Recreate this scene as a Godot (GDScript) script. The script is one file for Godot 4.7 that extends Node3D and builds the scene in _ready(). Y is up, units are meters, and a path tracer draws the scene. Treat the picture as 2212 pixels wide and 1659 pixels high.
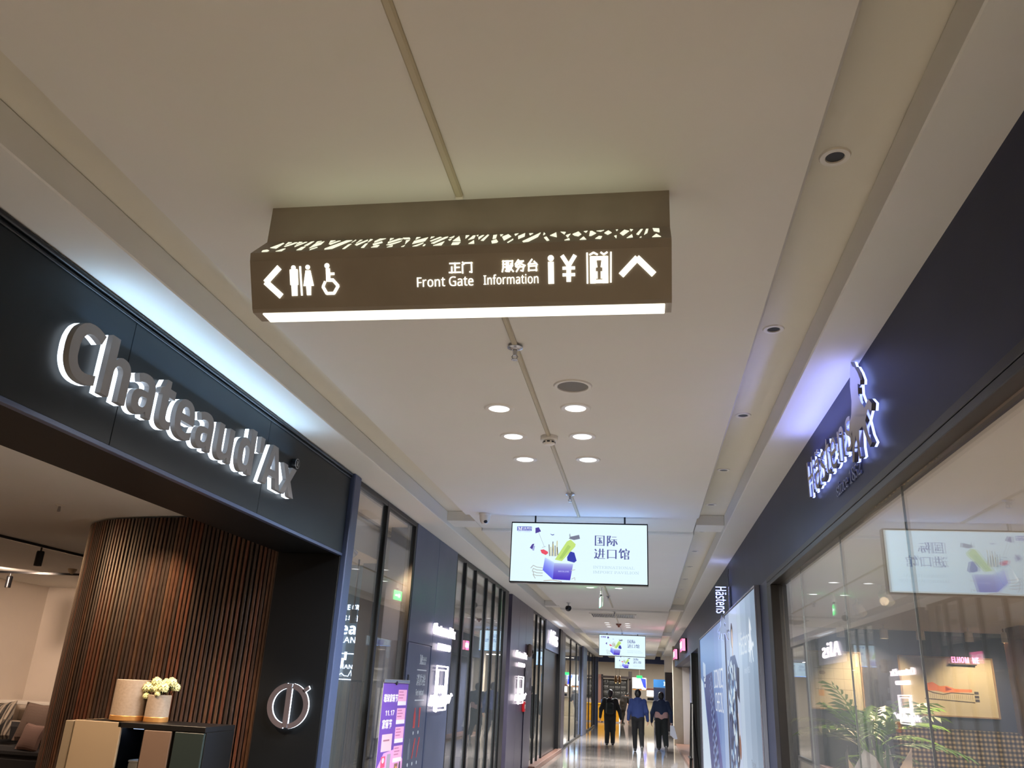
extends Node3D
# A shopping-mall corridor under a directional sign. Metres, y up, the corridor runs towards -z.

const XL := -2.44      # face of the left shopfronts
const XR := 1.10       # face of the right shopfronts
const YS := 3.31       # soffits and main ceiling panels
const YC := 3.46       # side channels of the ceiling

var taken := {}
var M := {}
var rng := RandomNumberGenerator.new()
var meshes := {}

func _ready():
	# camera
	var cam := Camera3D.new(); cam.name = "camera"
	cam.fov = 50.69; cam.near = 0.05; cam.far = 200.0
	cam.basis = Basis(Vector3.UP, 0.16914) * Basis(Vector3.RIGHT, 0.35610) * Basis(Vector3.BACK, 0.050495)
	cam.position = Vector3(0, 1.68, 0)
	add_child(cam); cam.current = true
	# sky seen only through openings (none in view), exposure
	var we := WorldEnvironment.new(); we.name = "environment"
	var e := Environment.new()
	e.background_mode = Environment.BG_COLOR; e.background_color = Color(0.02, 0.02, 0.025)
	e.tonemap_mode = Environment.TONE_MAPPER_LINEAR; e.tonemap_exposure = 1.0
	e.sdfgi_enabled = true; e.ssao_enabled = true; e.ssil_enabled = true
	we.environment = e; add_child(we)
	rng.seed = 7
	materials()
	shell()
	ceiling_parts()
	left_front()
	right_front()
	rooms()
	far_hall()
	ceiling_fittings()
	direction_sign()
	screens()
	left_shop_things()
	right_shop_things()
	people()
	far_things()

# ---------------------------------------------------------------- helpers
func numbered(called: String) -> String:
	var n: int = taken.get(called, 0)
	taken[called] = n + 1
	return called if n == 0 else "%s_%03d" % [called, n]

func tag(o: Node, label := "", category := "", group := "", kind := ""):
	if label: o.set_meta("label", label)
	if category: o.set_meta("category", category)
	if group: o.set_meta("group", group)
	if kind: o.set_meta("kind", kind)
	return o

func thing(called: String, label: String, category: String, at := Vector3.ZERO, turn := 0.0, group := "") -> Node3D:
	var o := Node3D.new(); o.name = numbered(called); add_child(o)
	o.position = at; o.rotation.y = turn
	tag(o, label, category, group)
	return o

func mesh_of(st: SurfaceTool) -> ArrayMesh:
	return st.commit()

func part(called: String, m: Mesh, mat: Material, parent: Node3D, at := Vector3.ZERO, rot := Vector3.ZERO) -> MeshInstance3D:
	var o := MeshInstance3D.new()
	o.mesh = m
	o.material_override = mat
	o.position = at; o.rotation = rot
	if parent == self:
		o.name = numbered(called); add_child(o)
	else:
		o.name = called; parent.add_child(o, true)
	return o

func struct(called: String, label: String, m: Mesh, mat: Material, at := Vector3.ZERO, rot := Vector3.ZERO) -> MeshInstance3D:
	var o := part(called, m, mat, self, at, rot)
	tag(o, label, structure_word(called), "", "structure")
	return o

func structure_word(called: String) -> String:
	return called.split("_")[0]

func sroot(called: String, label: String, at := Vector3.ZERO) -> Node3D:
	var o := thing(called, label, structure_word(called), at)
	o.set_meta("kind", "structure")
	return o

func new_st() -> SurfaceTool:
	var st := SurfaceTool.new(); st.begin(Mesh.PRIMITIVE_TRIANGLES); return st

func tri(st: SurfaceTool, a: Vector3, b: Vector3, c: Vector3, n: Vector3):
	if (b - a).cross(c - a).dot(n) > 0.0:
		var t := b; b = c; c = t
	for v in [a, b, c]:
		st.set_normal(n); st.add_vertex(v)

func quad(st: SurfaceTool, a: Vector3, b: Vector3, c: Vector3, d: Vector3, n: Vector3):
	tri(st, a, b, c, n); tri(st, a, c, d, n)

# a box from lo to hi with chamfered edges
func add_box(st: SurfaceTool, lo: Vector3, hi: Vector3, ch := 0.0):
	var l := Vector3(minf(lo.x, hi.x), minf(lo.y, hi.y), minf(lo.z, hi.z))
	var h := Vector3(maxf(lo.x, hi.x), maxf(lo.y, hi.y), maxf(lo.z, hi.z))
	var s := h - l
	ch = minf(ch, minf(s.x, minf(s.y, s.z)) * 0.45)
	var mid := (l + h) * 0.5
	var hs := s * 0.5
	for ax in 3:
		var u := (ax + 1) % 3
		var v := (ax + 2) % 3
		for sg in [-1.0, 1.0]:
			var n := Vector3.ZERO; n[ax] = sg
			var p := []
			for q in [[-1, -1], [1, -1], [1, 1], [-1, 1]]:
				var w := mid
				w[ax] += sg * hs[ax]; w[u] += q[0] * (hs[u] - ch); w[v] += q[1] * (hs[v] - ch)
				p.append(w)
			quad(st, p[0], p[1], p[2], p[3], n)
	if ch <= 0.0: return
	for ax in 3:
		var u := (ax + 1) % 3
		var v := (ax + 2) % 3
		for su in [-1.0, 1.0]:
			for sv in [-1.0, 1.0]:
				var n := Vector3.ZERO; n[u] = su; n[v] = sv; n = n.normalized()
				var a := mid; a[u] += su * hs[u]; a[v] += sv * (hs[v] - ch); a[ax] -= hs[ax] - ch
				var b := mid; b[u] += su * (hs[u] - ch); b[v] += sv * hs[v]; b[ax] -= hs[ax] - ch
				var c := b; c[ax] += 2.0 * (hs[ax] - ch)
				var d := a; d[ax] += 2.0 * (hs[ax] - ch)
				quad(st, a, b, c, d, n)
	for sx in [-1.0, 1.0]:
		for sy in [-1.0, 1.0]:
			for sz in [-1.0, 1.0]:
				var g := Vector3(sx, sy, sz)
				tri(st, mid + g * Vector3(hs.x, hs.y - ch, hs.z - ch), mid + g * Vector3(hs.x - ch, hs.y, hs.z - ch), mid + g * Vector3(hs.x - ch, hs.y - ch, hs.z), g.normalized())

func box(lo: Vector3, hi: Vector3, ch := 0.003) -> ArrayMesh:
	var st := new_st(); add_box(st, lo, hi, ch); return st.commit()

# a polygon in the plane of axes u and v at origin o, extruded along w by depth
func add_prism(st: SurfaceTool, pts: PackedVector2Array, o: Vector3, u: Vector3, v: Vector3, w: Vector3, depth: float):
	var ids := Geometry2D.triangulate_polygon(pts)
	var n := pts.size()
	var wn := w.normalized()
	for k in range(0, ids.size(), 3):
		var a := pts[ids[k]]; var b := pts[ids[k + 1]]; var c := pts[ids[k + 2]]
		tri(st, o + u * a.x + v * a.y + wn * depth, o + u * b.x + v * b.y + wn * depth, o + u * c.x + v * c.y + wn * depth, wn)
		tri(st, o + u * a.x + v * a.y, o + u * b.x + v * b.y, o + u * c.x + v * c.y, -wn)
	var cw := Geometry2D.is_polygon_clockwise(pts)
	for k in n:
		var a := pts[k]; var b := pts[(k + 1) % n]
		var d := (b - a).orthogonal().normalized()
		if cw: d = -d
		# outward side of an anticlockwise polygon is to the right of its edges
		var nn := (u * d.x + v * d.y).normalized()
		var mid2 := (a + b) * 0.5 + d * 0.0005
		if Geometry2D.is_point_in_polygon(mid2, pts): nn = -nn
		var pa := o + u * a.x + v * a.y; var pb := o + u * b.x + v * b.y
		quad(st, pa, pb, pb + wn * depth, pa + wn * depth, nn)

func prism(pts: PackedVector2Array, o: Vector3, u: Vector3, v: Vector3, w: Vector3, depth: float) -> ArrayMesh:
	var st := new_st(); add_prism(st, pts, o, u, v, w, depth); return st.commit()

# profile: (radius, height) points, turned round the y axis
func add_lathe(st: SurfaceTool, prof: Array, sides := 24, at := Vector3.ZERO):
	for k in prof.size() - 1:
		var p: Vector2 = prof[k]; var q: Vector2 = prof[k + 1]
		var d := q - p
		var nr := Vector2(d.y, -d.x).normalized()
		for i in sides:
			var a0 := TAU * i / sides; var a1 := TAU * (i + 1) / sides
			var e0 := Vector3(cos(a0), 0, sin(a0)); var e1 := Vector3(cos(a1), 0, sin(a1))
			var v00 := at + e0 * p.x + Vector3.UP * p.y; var v10 := at + e1 * p.x + Vector3.UP * p.y
			var v01 := at + e0 * q.x + Vector3.UP * q.y; var v11 := at + e1 * q.x + Vector3.UP * q.y
			var n0 := (e0 * nr.x + Vector3.UP * nr.y); var n1 := (e1 * nr.x + Vector3.UP * nr.y)
			smooth_tri(st, v00, v10, v11, n0, n1, n1)
			smooth_tri(st, v00, v11, v01, n0, n1, n0)

func smooth_tri(st: SurfaceTool, a: Vector3, b: Vector3, c: Vector3, na: Vector3, nb: Vector3, nc: Vector3):
	var g := (b - a).cross(c - a)
	if g.length_squared() < 1e-16: return
	if g.dot(na + nb + nc) > 0.0:
		st.set_normal(na); st.add_vertex(a); st.set_normal(nc); st.add_vertex(c); st.set_normal(nb); st.add_vertex(b)
	else:
		st.set_normal(na); st.add_vertex(a); st.set_normal(nb); st.add_vertex(b); st.set_normal(nc); st.add_vertex(c)

func lathe(prof: Array, sides := 24, at := Vector3.ZERO) -> ArrayMesh:
	var st := new_st(); add_lathe(st, prof, sides, at); return st.commit()

func add_tube(st: SurfaceTool, path: Array, r, sides := 10, caps := true):
	var rings := []
	var n := path.size()
	var prev := Vector3.ZERO
	for k in n:
		var p: Vector3 = path[k]
		var a: Vector3 = path[maxi(k - 1, 0)]; var b: Vector3 = path[mini(k + 1, n - 1)]
		var t := (b - a).normalized()
		var u := prev - t * prev.dot(t)
		if u.length() < 0.1:
			u = Vector3.UP.cross(t)
			if u.length() < 0.1: u = Vector3.RIGHT.cross(t)
		u = u.normalized(); prev = u
		var w := t.cross(u)
		var rr: float = r[k] if r is Array else r
		var ring := []
		for i in sides:
			var an := TAU * i / sides
			var d := u * cos(an) + w * sin(an)
			ring.append([p + d * rr, d])
		rings.append(ring)
	for k in n - 1:
		for i in sides:
			var j := (i + 1) % sides
			var A = rings[k][i]; var B = rings[k][j]; var C = rings[k + 1][j]; var D = rings[k + 1][i]
			smooth_tri(st, A[0], B[0], C[0], A[1], B[1], C[1])
			smooth_tri(st, A[0], C[0], D[0], A[1], C[1], D[1])
	if caps:
		for q in [0, n - 1]:
			var nn: Vector3 = (path[0] - path[1]).normalized() if q == 0 else (path[n - 1] - path[n - 2]).normalized()
			for i in range(1, sides - 1):
				tri(st, rings[q][0][0], rings[q][i][0], rings[q][i + 1][0], nn)

func tube(path: Array, r, sides := 10) -> ArrayMesh:
	var st := new_st(); add_tube(st, path, r, sides); return st.commit()

# a rectangle with texture coordinates: centre, half axes (u to the right, v upwards)
func picture_mesh(w: float, h: float) -> ArrayMesh:
	var arr := []; arr.resize(Mesh.ARRAY_MAX)
	arr[Mesh.ARRAY_VERTEX] = PackedVector3Array([Vector3(-w / 2, -h / 2, 0), Vector3(-w / 2, h / 2, 0), Vector3(w / 2, h / 2, 0), Vector3(w / 2, -h / 2, 0)])
	arr[Mesh.ARRAY_NORMAL] = PackedVector3Array([Vector3.BACK, Vector3.BACK, Vector3.BACK, Vector3.BACK])
	arr[Mesh.ARRAY_TEX_UV] = PackedVector2Array([Vector2(0, 1), Vector2(0, 0), Vector2(1, 0), Vector2(1, 1)])
	arr[Mesh.ARRAY_INDEX] = PackedInt32Array([0, 1, 2, 0, 2, 3])
	var m := ArrayMesh.new(); m.add_surface_from_arrays(Mesh.PRIMITIVE_TRIANGLES, arr); return m

# ---------------------------------------------------------------- lettering
func font_of(kind: String) -> SystemFont:
	if not meshes.has("font_" + kind):
		var f := SystemFont.new()
		f.font_names = PackedStringArray(["Droid Serif" if kind.begins_with("serif") else "Droid Sans"])
		f.font_weight = 700 if kind.ends_with("bold") else 400
		meshes["font_" + kind] = f
	return meshes["font_" + kind]

func text_mesh(s: String, cap: float, depth: float, kind := "bold") -> TextMesh:
	var t := TextMesh.new()
	t.font = font_of(kind); t.font_size = 64; t.text = s
	t.pixel_size = cap / (64.0 * 0.714); t.depth = depth; t.curve_step = 0.5
	t.horizontal_alignment = HORIZONTAL_ALIGNMENT_LEFT
	t.vertical_alignment = VERTICAL_ALIGNMENT_BOTTOM
	return t

func base_of(kind: String, cap: float) -> float:
	var key := "base_" + kind
	if not meshes.has(key):
		var t := text_mesh("H", 1.0, 0.1, kind)
		meshes[key] = t.get_aabb().position.y
	return meshes[key] * cap

func text_width(s: String, cap: float, kind := "bold") -> float:
	return font_of(kind).get_string_size(s, HORIZONTAL_ALIGNMENT_LEFT, -1, 64).x * cap / (64.0 * 0.714)

# one mesh of a whole word, its baseline start at `at`
func word(called: String, s: String, cap: float, depth: float, mat: Material, parent: Node3D, at: Vector3, kind := "bold", xs := 1.0, rot := Vector3.ZERO) -> MeshInstance3D:
	var o := part(called, text_mesh(s, cap, depth, kind), mat, parent, Vector3.ZERO, rot)
	o.scale = Vector3(xs, 1, 1)
	o.position = at + Basis.from_euler(rot) * Vector3(0, -base_of(kind, cap), 0)
	return o

# every letter its own part; with an acrylic layer behind it that glows
func letters(s: String, cap: float, depth: float, mat: Material, parent: Node3D, at: Vector3, width: float, kind := "bold", glow: Material = null, gdepth := 0.02, gback := 0.0):
	var nat := text_width(s, cap, kind)
	var xs := width / nat
	for k in s.length():
		var ch := s[k]
		if ch == " ": continue
		var x := text_width(s.substr(0, k), cap, kind) * xs
		var o := word("letter", ch, cap, depth, mat, parent, at + Vector3(x, 0, gback + gdepth + depth / 2 if glow else depth / 2), kind, xs)
		if glow:
			var g := part("glowing_back", text_mesh(ch, cap, gdepth, kind), glow, o, Vector3(0, 0, -(depth + gdepth) / 2))

# strokes of Chinese characters on a 100 x 100 grid, y downwards
const HAN := {
	"正": "10,14 90,14;52,14 52,88;52,48 86,48;24,44 24,88;4,88 96,88",
	"门": "14,8 24,22;12,28 12,94;34,14 88,14;88,14 88,90;88,90 74,88",
	"服": "12,10 12,60 4,94;12,10 40,10;40,10 40,92 32,90;12,34 40,34;12,58 40,58;54,10 88,10 88,32 76,34;54,10 54,94;54,48 88,48 60,94;62,56 94,94",
	"务": "36,4 12,36;30,14 76,14 14,52;32,22 90,50;20,60 80,60 72,94 58,90;50,50 20,96",
	"台": "46,4 18,40 82,36;66,20 88,44;20,56 20,94;20,56 82,56 82,94;20,90 82,90",
	"国": "12,8 12,94;12,8 88,8 88,94;12,92 88,92;28,26 72,26;50,26 50,74;32,48 68,48;26,74 74,74;60,58 68,66",
	"际": "12,8 12,96;12,8 36,8 26,36 38,58 18,66;50,16 90,16;44,40 96,40;70,40 70,92 60,88;54,56 42,82;84,54 96,80",
	"进": "10,12 20,24;4,44 22,44 18,78 6,90;18,78 40,92 98,92;36,28 94,28;32,54 96,54;52,8 52,54 42,80;78,8 78,82",
	"口": "14,16 14,90;14,16 86,16 86,90;14,82 86,82",
	"馆": "24,4 8,34;20,20 40,20 34,32;24,30 24,84 40,72;66,4 70,14;48,18 48,32;48,20 94,20 90,34;56,38 56,94;56,38 86,38 86,58 56,58;56,70 88,70 88,92 56,92",
	"消": "10,12 20,22;6,38 16,46;8,92 22,62;60,6 60,38;40,12 48,30;84,10 74,30;40,42 40,96;40,42 82,42 82,94 72,92;40,58 82,58;40,74 82,74",
	"防": "12,8 12,96;12,8 36,8 26,36 38,58 18,66;66,4 70,16;44,24 96,24;62,24 58,60 42,94;60,46 88,46 82,90 68,88",
	"栓": "4,30 42,30;24,6 24,96;24,34 6,66;26,40 40,56;70,6 46,38;70,6 96,38;56,42 86,42;52,64 90,64;44,92 96,92;70,42 70,92",
	"年": "30,4 14,36;24,20 84,20;28,46 80,46;28,46 28,70;6,70 96,70;56,20 56,98",
	"的": "26,4 18,22;8,24 8,92;8,24 44,24 44,92;8,56 44,56;8,88 44,88;66,4 54,36;62,22 92,22 86,92 74,90;64,44 74,62",
	"红": "26,4 10,28 34,28 12,56 40,54;8,84 42,74;50,14 92,14;70,14 70,86;46,86 96,86",
	"星": "28,6 28,40;28,6 72,6 72,40;28,22 72,22;28,40 72,40;30,46 18,62;26,54 84,54;24,72 80,72;10,94 92,94;52,46 52,94",
	"美": "32,4 40,16;68,4 60,16;16,18 86,18;22,34 78,34;12,50 88,50;50,18 50,66 12,94;8,66 92,66;52,66 90,94",
	"凯": "24,4 24,24;8,10 8,24 42,24 42,10;10,38 40,38 40,54 10,54 10,88 42,80;58,12 58,60 48,94;58,12 82,12 82,88 96,88 96,76",
	"龙": "10,30 92,26;46,4 44,30 14,94;60,30 60,86 92,86 94,72;82,44 40,84;62,6 76,16",
	"超": "8,16 46,16;27,4 27,40;4,40 50,40;27,40 27,84;27,60 46,60;14,54 10,80 40,92 98,92;54,10 92,10 86,42;72,10 54,46;58,56 58,80 90,80;58,56 90,56 90,80",
	"级": "24,4 8,30 32,30 10,58 40,54;8,86 42,74;50,12 86,12 78,40 94,40 50,96;60,12 58,54 44,94;62,44 96,94",
	"家": "50,2 50,12;10,28 10,14 92,14 88,28;22,34 80,34;54,34 20,56;44,44 56,92 42,90;48,54 12,76;52,66 12,94;84,46 60,58 94,92",
	"装": "20,6 20,46;6,14 12,24;4,44 20,34;36,14 94,14;66,4 66,40;42,40 90,40;48,46 52,54;6,58 94,58;48,58 8,84;34,68 34,94 52,86;52,60 90,94;80,66 64,76",
	"节": "8,16 94,16;32,4 32,30;68,4 68,30;16,46 82,46 82,78 72,78;46,46 46,98",
}

func han_strokes(ch: String) -> Array:
	var out := []
	for line in String(HAN[ch]).split(";"):
		var pl := []
		for p in line.split(" "):
			var c := p.split(",")
			pl.append(Vector2(float(c[0]), float(c[1])) / 100.0)
		out.append(pl)
	return out

# a character built of raised bars, lower left corner at `at`, size s
func add_han(st: SurfaceTool, ch: String, at: Vector3, s: float, thick: float, depth: float):
	for pl in han_strokes(ch):
		for k in pl.size() - 1:
			var a: Vector2 = pl[k] * s; var b: Vector2 = pl[k + 1] * s
			a.y = s - a.y; b.y = s - b.y
			var d := (b - a).normalized() * thick * 0.5
			var w := d.orthogonal()
			add_prism(st, PackedVector2Array([a - d - w, b + d - w, b + d + w, a - d + w]), at, Vector3.RIGHT, Vector3.UP, Vector3.BACK, depth)

# ---------------------------------------------------------------- drawing of prints and screens
class Canvas:
	var im: Image
	var s := 1.0
	var o := Vector2.ZERO
	var host
	func _init(w: int, h: int, back: Color, scale := 1.0, origin := Vector2.ZERO):
		im = Image.create(w, h, false, Image.FORMAT_RGB8); im.fill(back); s = scale; o = origin
	func poly(pts, col: Color):
		var p := PackedVector2Array()
		for q in pts: p.append((q - o) * s)
		var y0 := im.get_height(); var y1 := 0
		for q in p: y0 = mini(y0, int(floor(q.y))); y1 = maxi(y1, int(ceil(q.y)))
		var n := p.size()
		for y in range(maxi(y0, 0), mini(y1 + 1, im.get_height())):
			var xs := []
			var yc := y + 0.5
			for k in n:
				var a := p[k]; var b := p[(k + 1) % n]
				if (a.y <= yc) != (b.y <= yc): xs.append(a.x + (yc - a.y) / (b.y - a.y) * (b.x - a.x))
			xs.sort()
			for k in range(0, xs.size() - 1, 2):
				var x0 := maxi(int(round(xs[k])), 0); var x1 := mini(int(round(xs[k + 1])), im.get_width())
				if x1 > x0: im.fill_rect(Rect2i(x0, y, x1 - x0, 1), col)
	func rect(x: float, y: float, w: float, h: float, col: Color):
		poly([Vector2(x, y), Vector2(x + w, y), Vector2(x + w, y + h), Vector2(x, y + h)], col)
	func line(a: Vector2, b: Vector2, w: float, col: Color):
		var d := (b - a).normalized() * w * 0.5
		var g := d.orthogonal()
		poly([a - d * 0.5 - g, b + d * 0.5 - g, b + d * 0.5 + g, a - d * 0.5 + g], col)
	func path(pts: Array, w: float, col: Color):
		for k in pts.size() - 1: line(pts[k], pts[k + 1], w, col)
	func oval(c: Vector2, rx: float, ry: float, col: Color, turn := 0.0):
		var p := []
		for k in 28: p.append(c + Vector2(cos(TAU * k / 28) * rx, sin(TAU * k / 28) * ry).rotated(turn))
		poly(p, col)
	func text(t: String, x: float, y: float, cap: float, col: Color, kind := "bold", width := 0.0):
		var m: TextMesh = host.text_mesh(t, cap, 0.01, kind)
		var xs: float = width / host.text_width(t, cap, kind) if width > 0.0 else 1.0
		var b: float = host.base_of(kind, cap)
		var arr := m.get_mesh_arrays()
		var vs: PackedVector3Array = arr[Mesh.ARRAY_VERTEX]
		var ns: PackedVector3Array = arr[Mesh.ARRAY_NORMAL]
		var ix: PackedInt32Array = arr[Mesh.ARRAY_INDEX]
		for k in range(0, ix.size(), 3):
			if ns[ix[k]].z < 0.5: continue
			var q := []
			for j in 3: q.append(Vector2(x + vs[ix[k + j]].x * xs, y - (vs[ix[k + j]].y - b)))
			poly(q, col)
	func han(t: String, x: float, y: float, size: float, thick: float, col: Color, thin := 0.0):
		for k in t.length():
			for pl in host.han_strokes(t[k]):
				for j in pl.size() - 1:
					var a: Vector2 = Vector2(x + size * 1.08 * k, y) + pl[j] * size; var bb: Vector2 = Vector2(x + size * 1.08 * k, y) + pl[j + 1] * size
					var w := thick
					if thin > 0.0 and absf(a.y - bb.y) < absf(a.x - bb.x) * 0.35: w = thin
					line(a, bb, w, col)
	func done() -> ImageTexture:
		im.resize(im.get_width() / 2, im.get_height() / 2, Image.INTERPOLATE_BILINEAR)
		return ImageTexture.create_from_image(im)

func canvas(w: int, h: int, back: Color, scale := 1.0, origin := Vector2.ZERO) -> Canvas:
	var c := Canvas.new(w, h, back, scale, origin); c.host = self; return c

# ---------------------------------------------------------------- materials
func flat(c: Color, rough := 0.6, metal := 0.0, spec := 0.5) -> StandardMaterial3D:
	var m := StandardMaterial3D.new()
	m.albedo_color = c; m.roughness = rough; m.metallic = metal; m.metallic_specular = spec
	return m

func glow(c: Color, energy: float) -> StandardMaterial3D:
	var m := flat(c, 0.5)
	m.emission_enabled = true; m.emission = c; m.emission_energy_multiplier = energy
	return m

func noise_tex(freq: float, lo: Color, hi: Color, size := 256, sd := 1, kind := FastNoiseLite.TYPE_SIMPLEX_SMOOTH, stretch := 1) -> NoiseTexture2D:
	var n := FastNoiseLite.new(); n.seed = sd; n.frequency = freq; n.noise_type = kind
	n.fractal_octaves = 4
	var t := NoiseTexture2D.new(); t.width = size; t.height = size; t.seamless = true; t.noise = n
	var g := Gradient.new(); g.set_color(0, lo); g.set_color(1, hi)
	t.color_ramp = g
	return t

func grainy(c: Color, rough: float, freq := 0.02, amount := 0.06, scale := 0.7, sd := 1, spec := 0.5) -> StandardMaterial3D:
	var m := flat(Color.WHITE, rough, 0.0, spec)
	m.albedo_texture = noise_tex(freq, c.darkened(amount), c.lightened(amount * 0.6), 256, sd)
	m.uv1_triplanar = true; m.uv1_world_triplanar = true
	m.uv1_scale = Vector3.ONE * scale
	return m

func pane_glass(tint: Color) -> StandardMaterial3D:
	var m := flat(tint, 0.0)
	m.transparency = BaseMaterial3D.TRANSPARENCY_ALPHA
	return m

func materials():
	M.ceiling = grainy(Color(0.87, 0.86, 0.835), 0.85, 0.01, 0.012, 0.3, 3, 0.3)
	M.channel = grainy(Color(0.85, 0.83, 0.77), 0.85, 0.01, 0.012, 0.3, 4, 0.3)
	M.conduit = flat(Color(0.72, 0.68, 0.58), 0.55)
	M.fascia_left = grainy(Color(0.080, 0.103, 0.120), 0.38, 0.012, 0.05, 0.5, 5, 0.38)
	M.jamb = flat(Color(0.045, 0.056, 0.068), 0.5, 0.0, 0.35)
	M.black = flat(Color(0.035, 0.038, 0.045), 0.35)
	M.post = flat(Color(0.27, 0.32, 0.45), 0.3, 0.2)
	M.pilaster = grainy(Color(0.31, 0.345, 0.45), 0.36, 0.012, 0.05, 0.5, 6)
	M.pilaster_far = grainy(Color(0.30, 0.28, 0.35), 0.32, 0.012, 0.05, 0.5, 8)
	M.fascia_right = grainy(Color(0.115, 0.14, 0.26), 0.42, 0.012, 0.05, 0.5, 7, 0.38)
	M.pier = flat(Color(0.24, 0.27, 0.37), 0.4)
	M.frame_dark = flat(Color(0.075, 0.07, 0.075), 0.4)
	M.glass = pane_glass(Color(0.93, 0.97, 0.98, 0.03))
	M.tile = []
	for k in 4:
		M.tile.append(grainy(Color(0.50, 0.465, 0.435).darkened(0.05 * k), 0.07, 0.02, 0.10, 0.45, 20 + k))
	M.floor_base = flat(Color(0.42, 0.38, 0.34), 0.5)
	M.hall_floor = grainy(Color(0.54, 0.51, 0.48), 0.06, 0.02, 0.10, 0.3, 30)
	M.steel = flat(Color(0.72, 0.72, 0.74), 0.25, 0.9)
	M.white_plastic = flat(Color(0.86, 0.84, 0.80), 0.4)
	M.dark_plastic = flat(Color(0.05, 0.05, 0.06), 0.3)
	M.sign_metal = grainy(Color(0.58, 0.545, 0.50), 0.42, 0.02, 0.05, 0.8, 11)
	M.sign_glow = glow(Color(1.0, 0.99, 0.93), 1.5)
	M.sign_cut = glow(Color(0.97, 0.98, 0.88), 0.95)
	M.lamp = glow(Color(1.0, 0.97, 0.92), 2.2)
	M.letter_grey = flat(Color(0.60, 0.60, 0.61), 0.45)
	M.letter_glow = glow(Color(0.90, 0.95, 1.0), 2.6)
	M.blue_glow = glow(Color(0.62, 0.68, 1.0), 3.0)
	M.chrome = flat(Color(0.80, 0.80, 0.84), 0.12, 1.0)
	M.neon = glow(Color(1.0, 0.95, 0.97), 2.6)
	M.shop_wall = grainy(Color(0.84, 0.80, 0.75), 0.8, 0.01, 0.02, 0.4, 12)
	M.shop_floor = grainy(Color(0.44, 0.38, 0.33), 0.3, 0.02, 0.1, 0.4, 13)
	M.blue_wall = grainy(Color(0.30, 0.44, 0.55), 0.7, 0.01, 0.03, 0.4, 14)
	M.navy_wall = grainy(Color(0.13, 0.16, 0.25), 0.6, 0.01, 0.04, 0.4, 15)
	M.green_sign = glow(Color(0.10, 0.85, 0.42), 1.0)
	M.skin = flat(Color(0.78, 0.60, 0.50), 0.55)
	M.hair = flat(Color(0.03, 0.027, 0.03), 0.45)

# ---------------------------------------------------------------- lamps
func spot(parent: Node3D, at: Vector3, dir: Vector3, c: Color, energy: float, angle := 60.0, size := 0.05):
	var l := SpotLight3D.new(); l.name = "lamp_light"; l.light_color = c; l.light_energy = energy
	l.spot_angle = angle; l.spot_range = 30.0; l.spot_attenuation = 2.0; l.light_size = size; l.shadow_enabled = true
	l.spot_angle_attenuation = 0.7
	parent.add_child(l, true)
	l.position = at
	var up := Vector3.UP if absf(dir.normalized().y) < 0.95 else Vector3.BACK
	l.basis = Basis.looking_at(dir, up)

func area(parent: Node3D, at: Vector3, dir: Vector3, w: float, h: float, c: Color, energy: float):
	var l := AreaLight3D.new(); l.name = "panel_light"; l.light_color = c; l.light_energy = energy
	l.area_size = Vector2(w, h); l.area_normalize_energy = true; l.area_range = 30.0; l.area_attenuation = 2.0; l.shadow_enabled = true
	parent.add_child(l, true)
	l.position = at
	var up := Vector3.UP if absf(dir.normalized().y) < 0.95 else Vector3.BACK
	l.basis = Basis.looking_at(dir, up)

# ---------------------------------------------------------------- floors and main walls
func shell():
	var f := sroot("floor", "polished beige stone floor tiles of the corridor, mirroring the lights and people")
	part("floor_bed", box(Vector3(-2.75, -0.2, 6.4), Vector3(1.4, -0.012, -45.0), 0.0), M.floor_base, f)
	part("near_slab", box(Vector3(XL + 0.01, -0.012, 6.2), Vector3(XR - 0.01, 0.0, -14.0), 0.0), M.hall_floor, f)
	for iz in 22:
		for ix in 5:
			var x0 := XL + 0.01 + ix * 0.705; var z0 := -14.0 - iz * 0.705
			part("tile", box(Vector3(x0 + 0.0015, -0.012, z0 - 0.0015), Vector3(x0 + 0.7035, rng.randf() * 0.0004, z0 - 0.7035), 0.001), M.tile[rng.randi() % 4], f)
	part("far_slab", box(Vector3(XL + 0.01, -0.012, -14.0 - 22 * 0.705), Vector3(XR, 0.0, -45.0), 0.0), M.hall_floor, f)
	struct("wall_back", "plain pale end wall of the corridor behind the viewer", box(Vector3(-3.0, 0, 6.2), Vector3(1.3, 3.46, 6.4), 0.0), M.shop_wall)

func ceiling_parts():
	var c := sroot("ceiling", "white plaster ceiling with long dropped panels between side channels")
	part("channel_bed", box(Vector3(-2.75, YC, 6.4), Vector3(1.4, YC + 0.14, -45.2), 0.0), M.channel, c)
	var zs := [6.2, -8.13, -9.05, -17.55, -18.45, -26.0, -26.9, -35.5, -36.4, -45.0]
	for k in range(0, zs.size(), 2):
		part("ceiling_panel", box(Vector3(-1.812, YS, zs[k]), Vector3(0.553, YC, zs[k + 1]), 0.012), M.ceiling, c)
	for k in range(1, zs.size() - 1, 2):
		part("slot_bed", box(Vector3(-1.80, 3.345, zs[k]), Vector3(0.54, YC, zs[k + 1]), 0.0), M.ceiling, c)
		for x in [[-2.132, -1.812], [0.553, 0.843]]:
			part("channel_rib", box(Vector3(x[0], 3.352, zs[k] - 0.55), Vector3(x[1], YC, zs[k + 1]), 0.004), M.ceiling, c)
	struct("trim_1", "white plaster soffit running along the top of the left shopfronts", box(Vector3(XL - 0.3, YS, 6.2), Vector3(-2.132, YC, -45.0), 0.006), M.ceiling)
	struct("trim_2", "white plaster soffit running along the top of the dark blue right wall", box(Vector3(0.843, YS, 6.2), Vector3(XR + 0.2, YC, -45.0), 0.006), M.ceiling)

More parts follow.
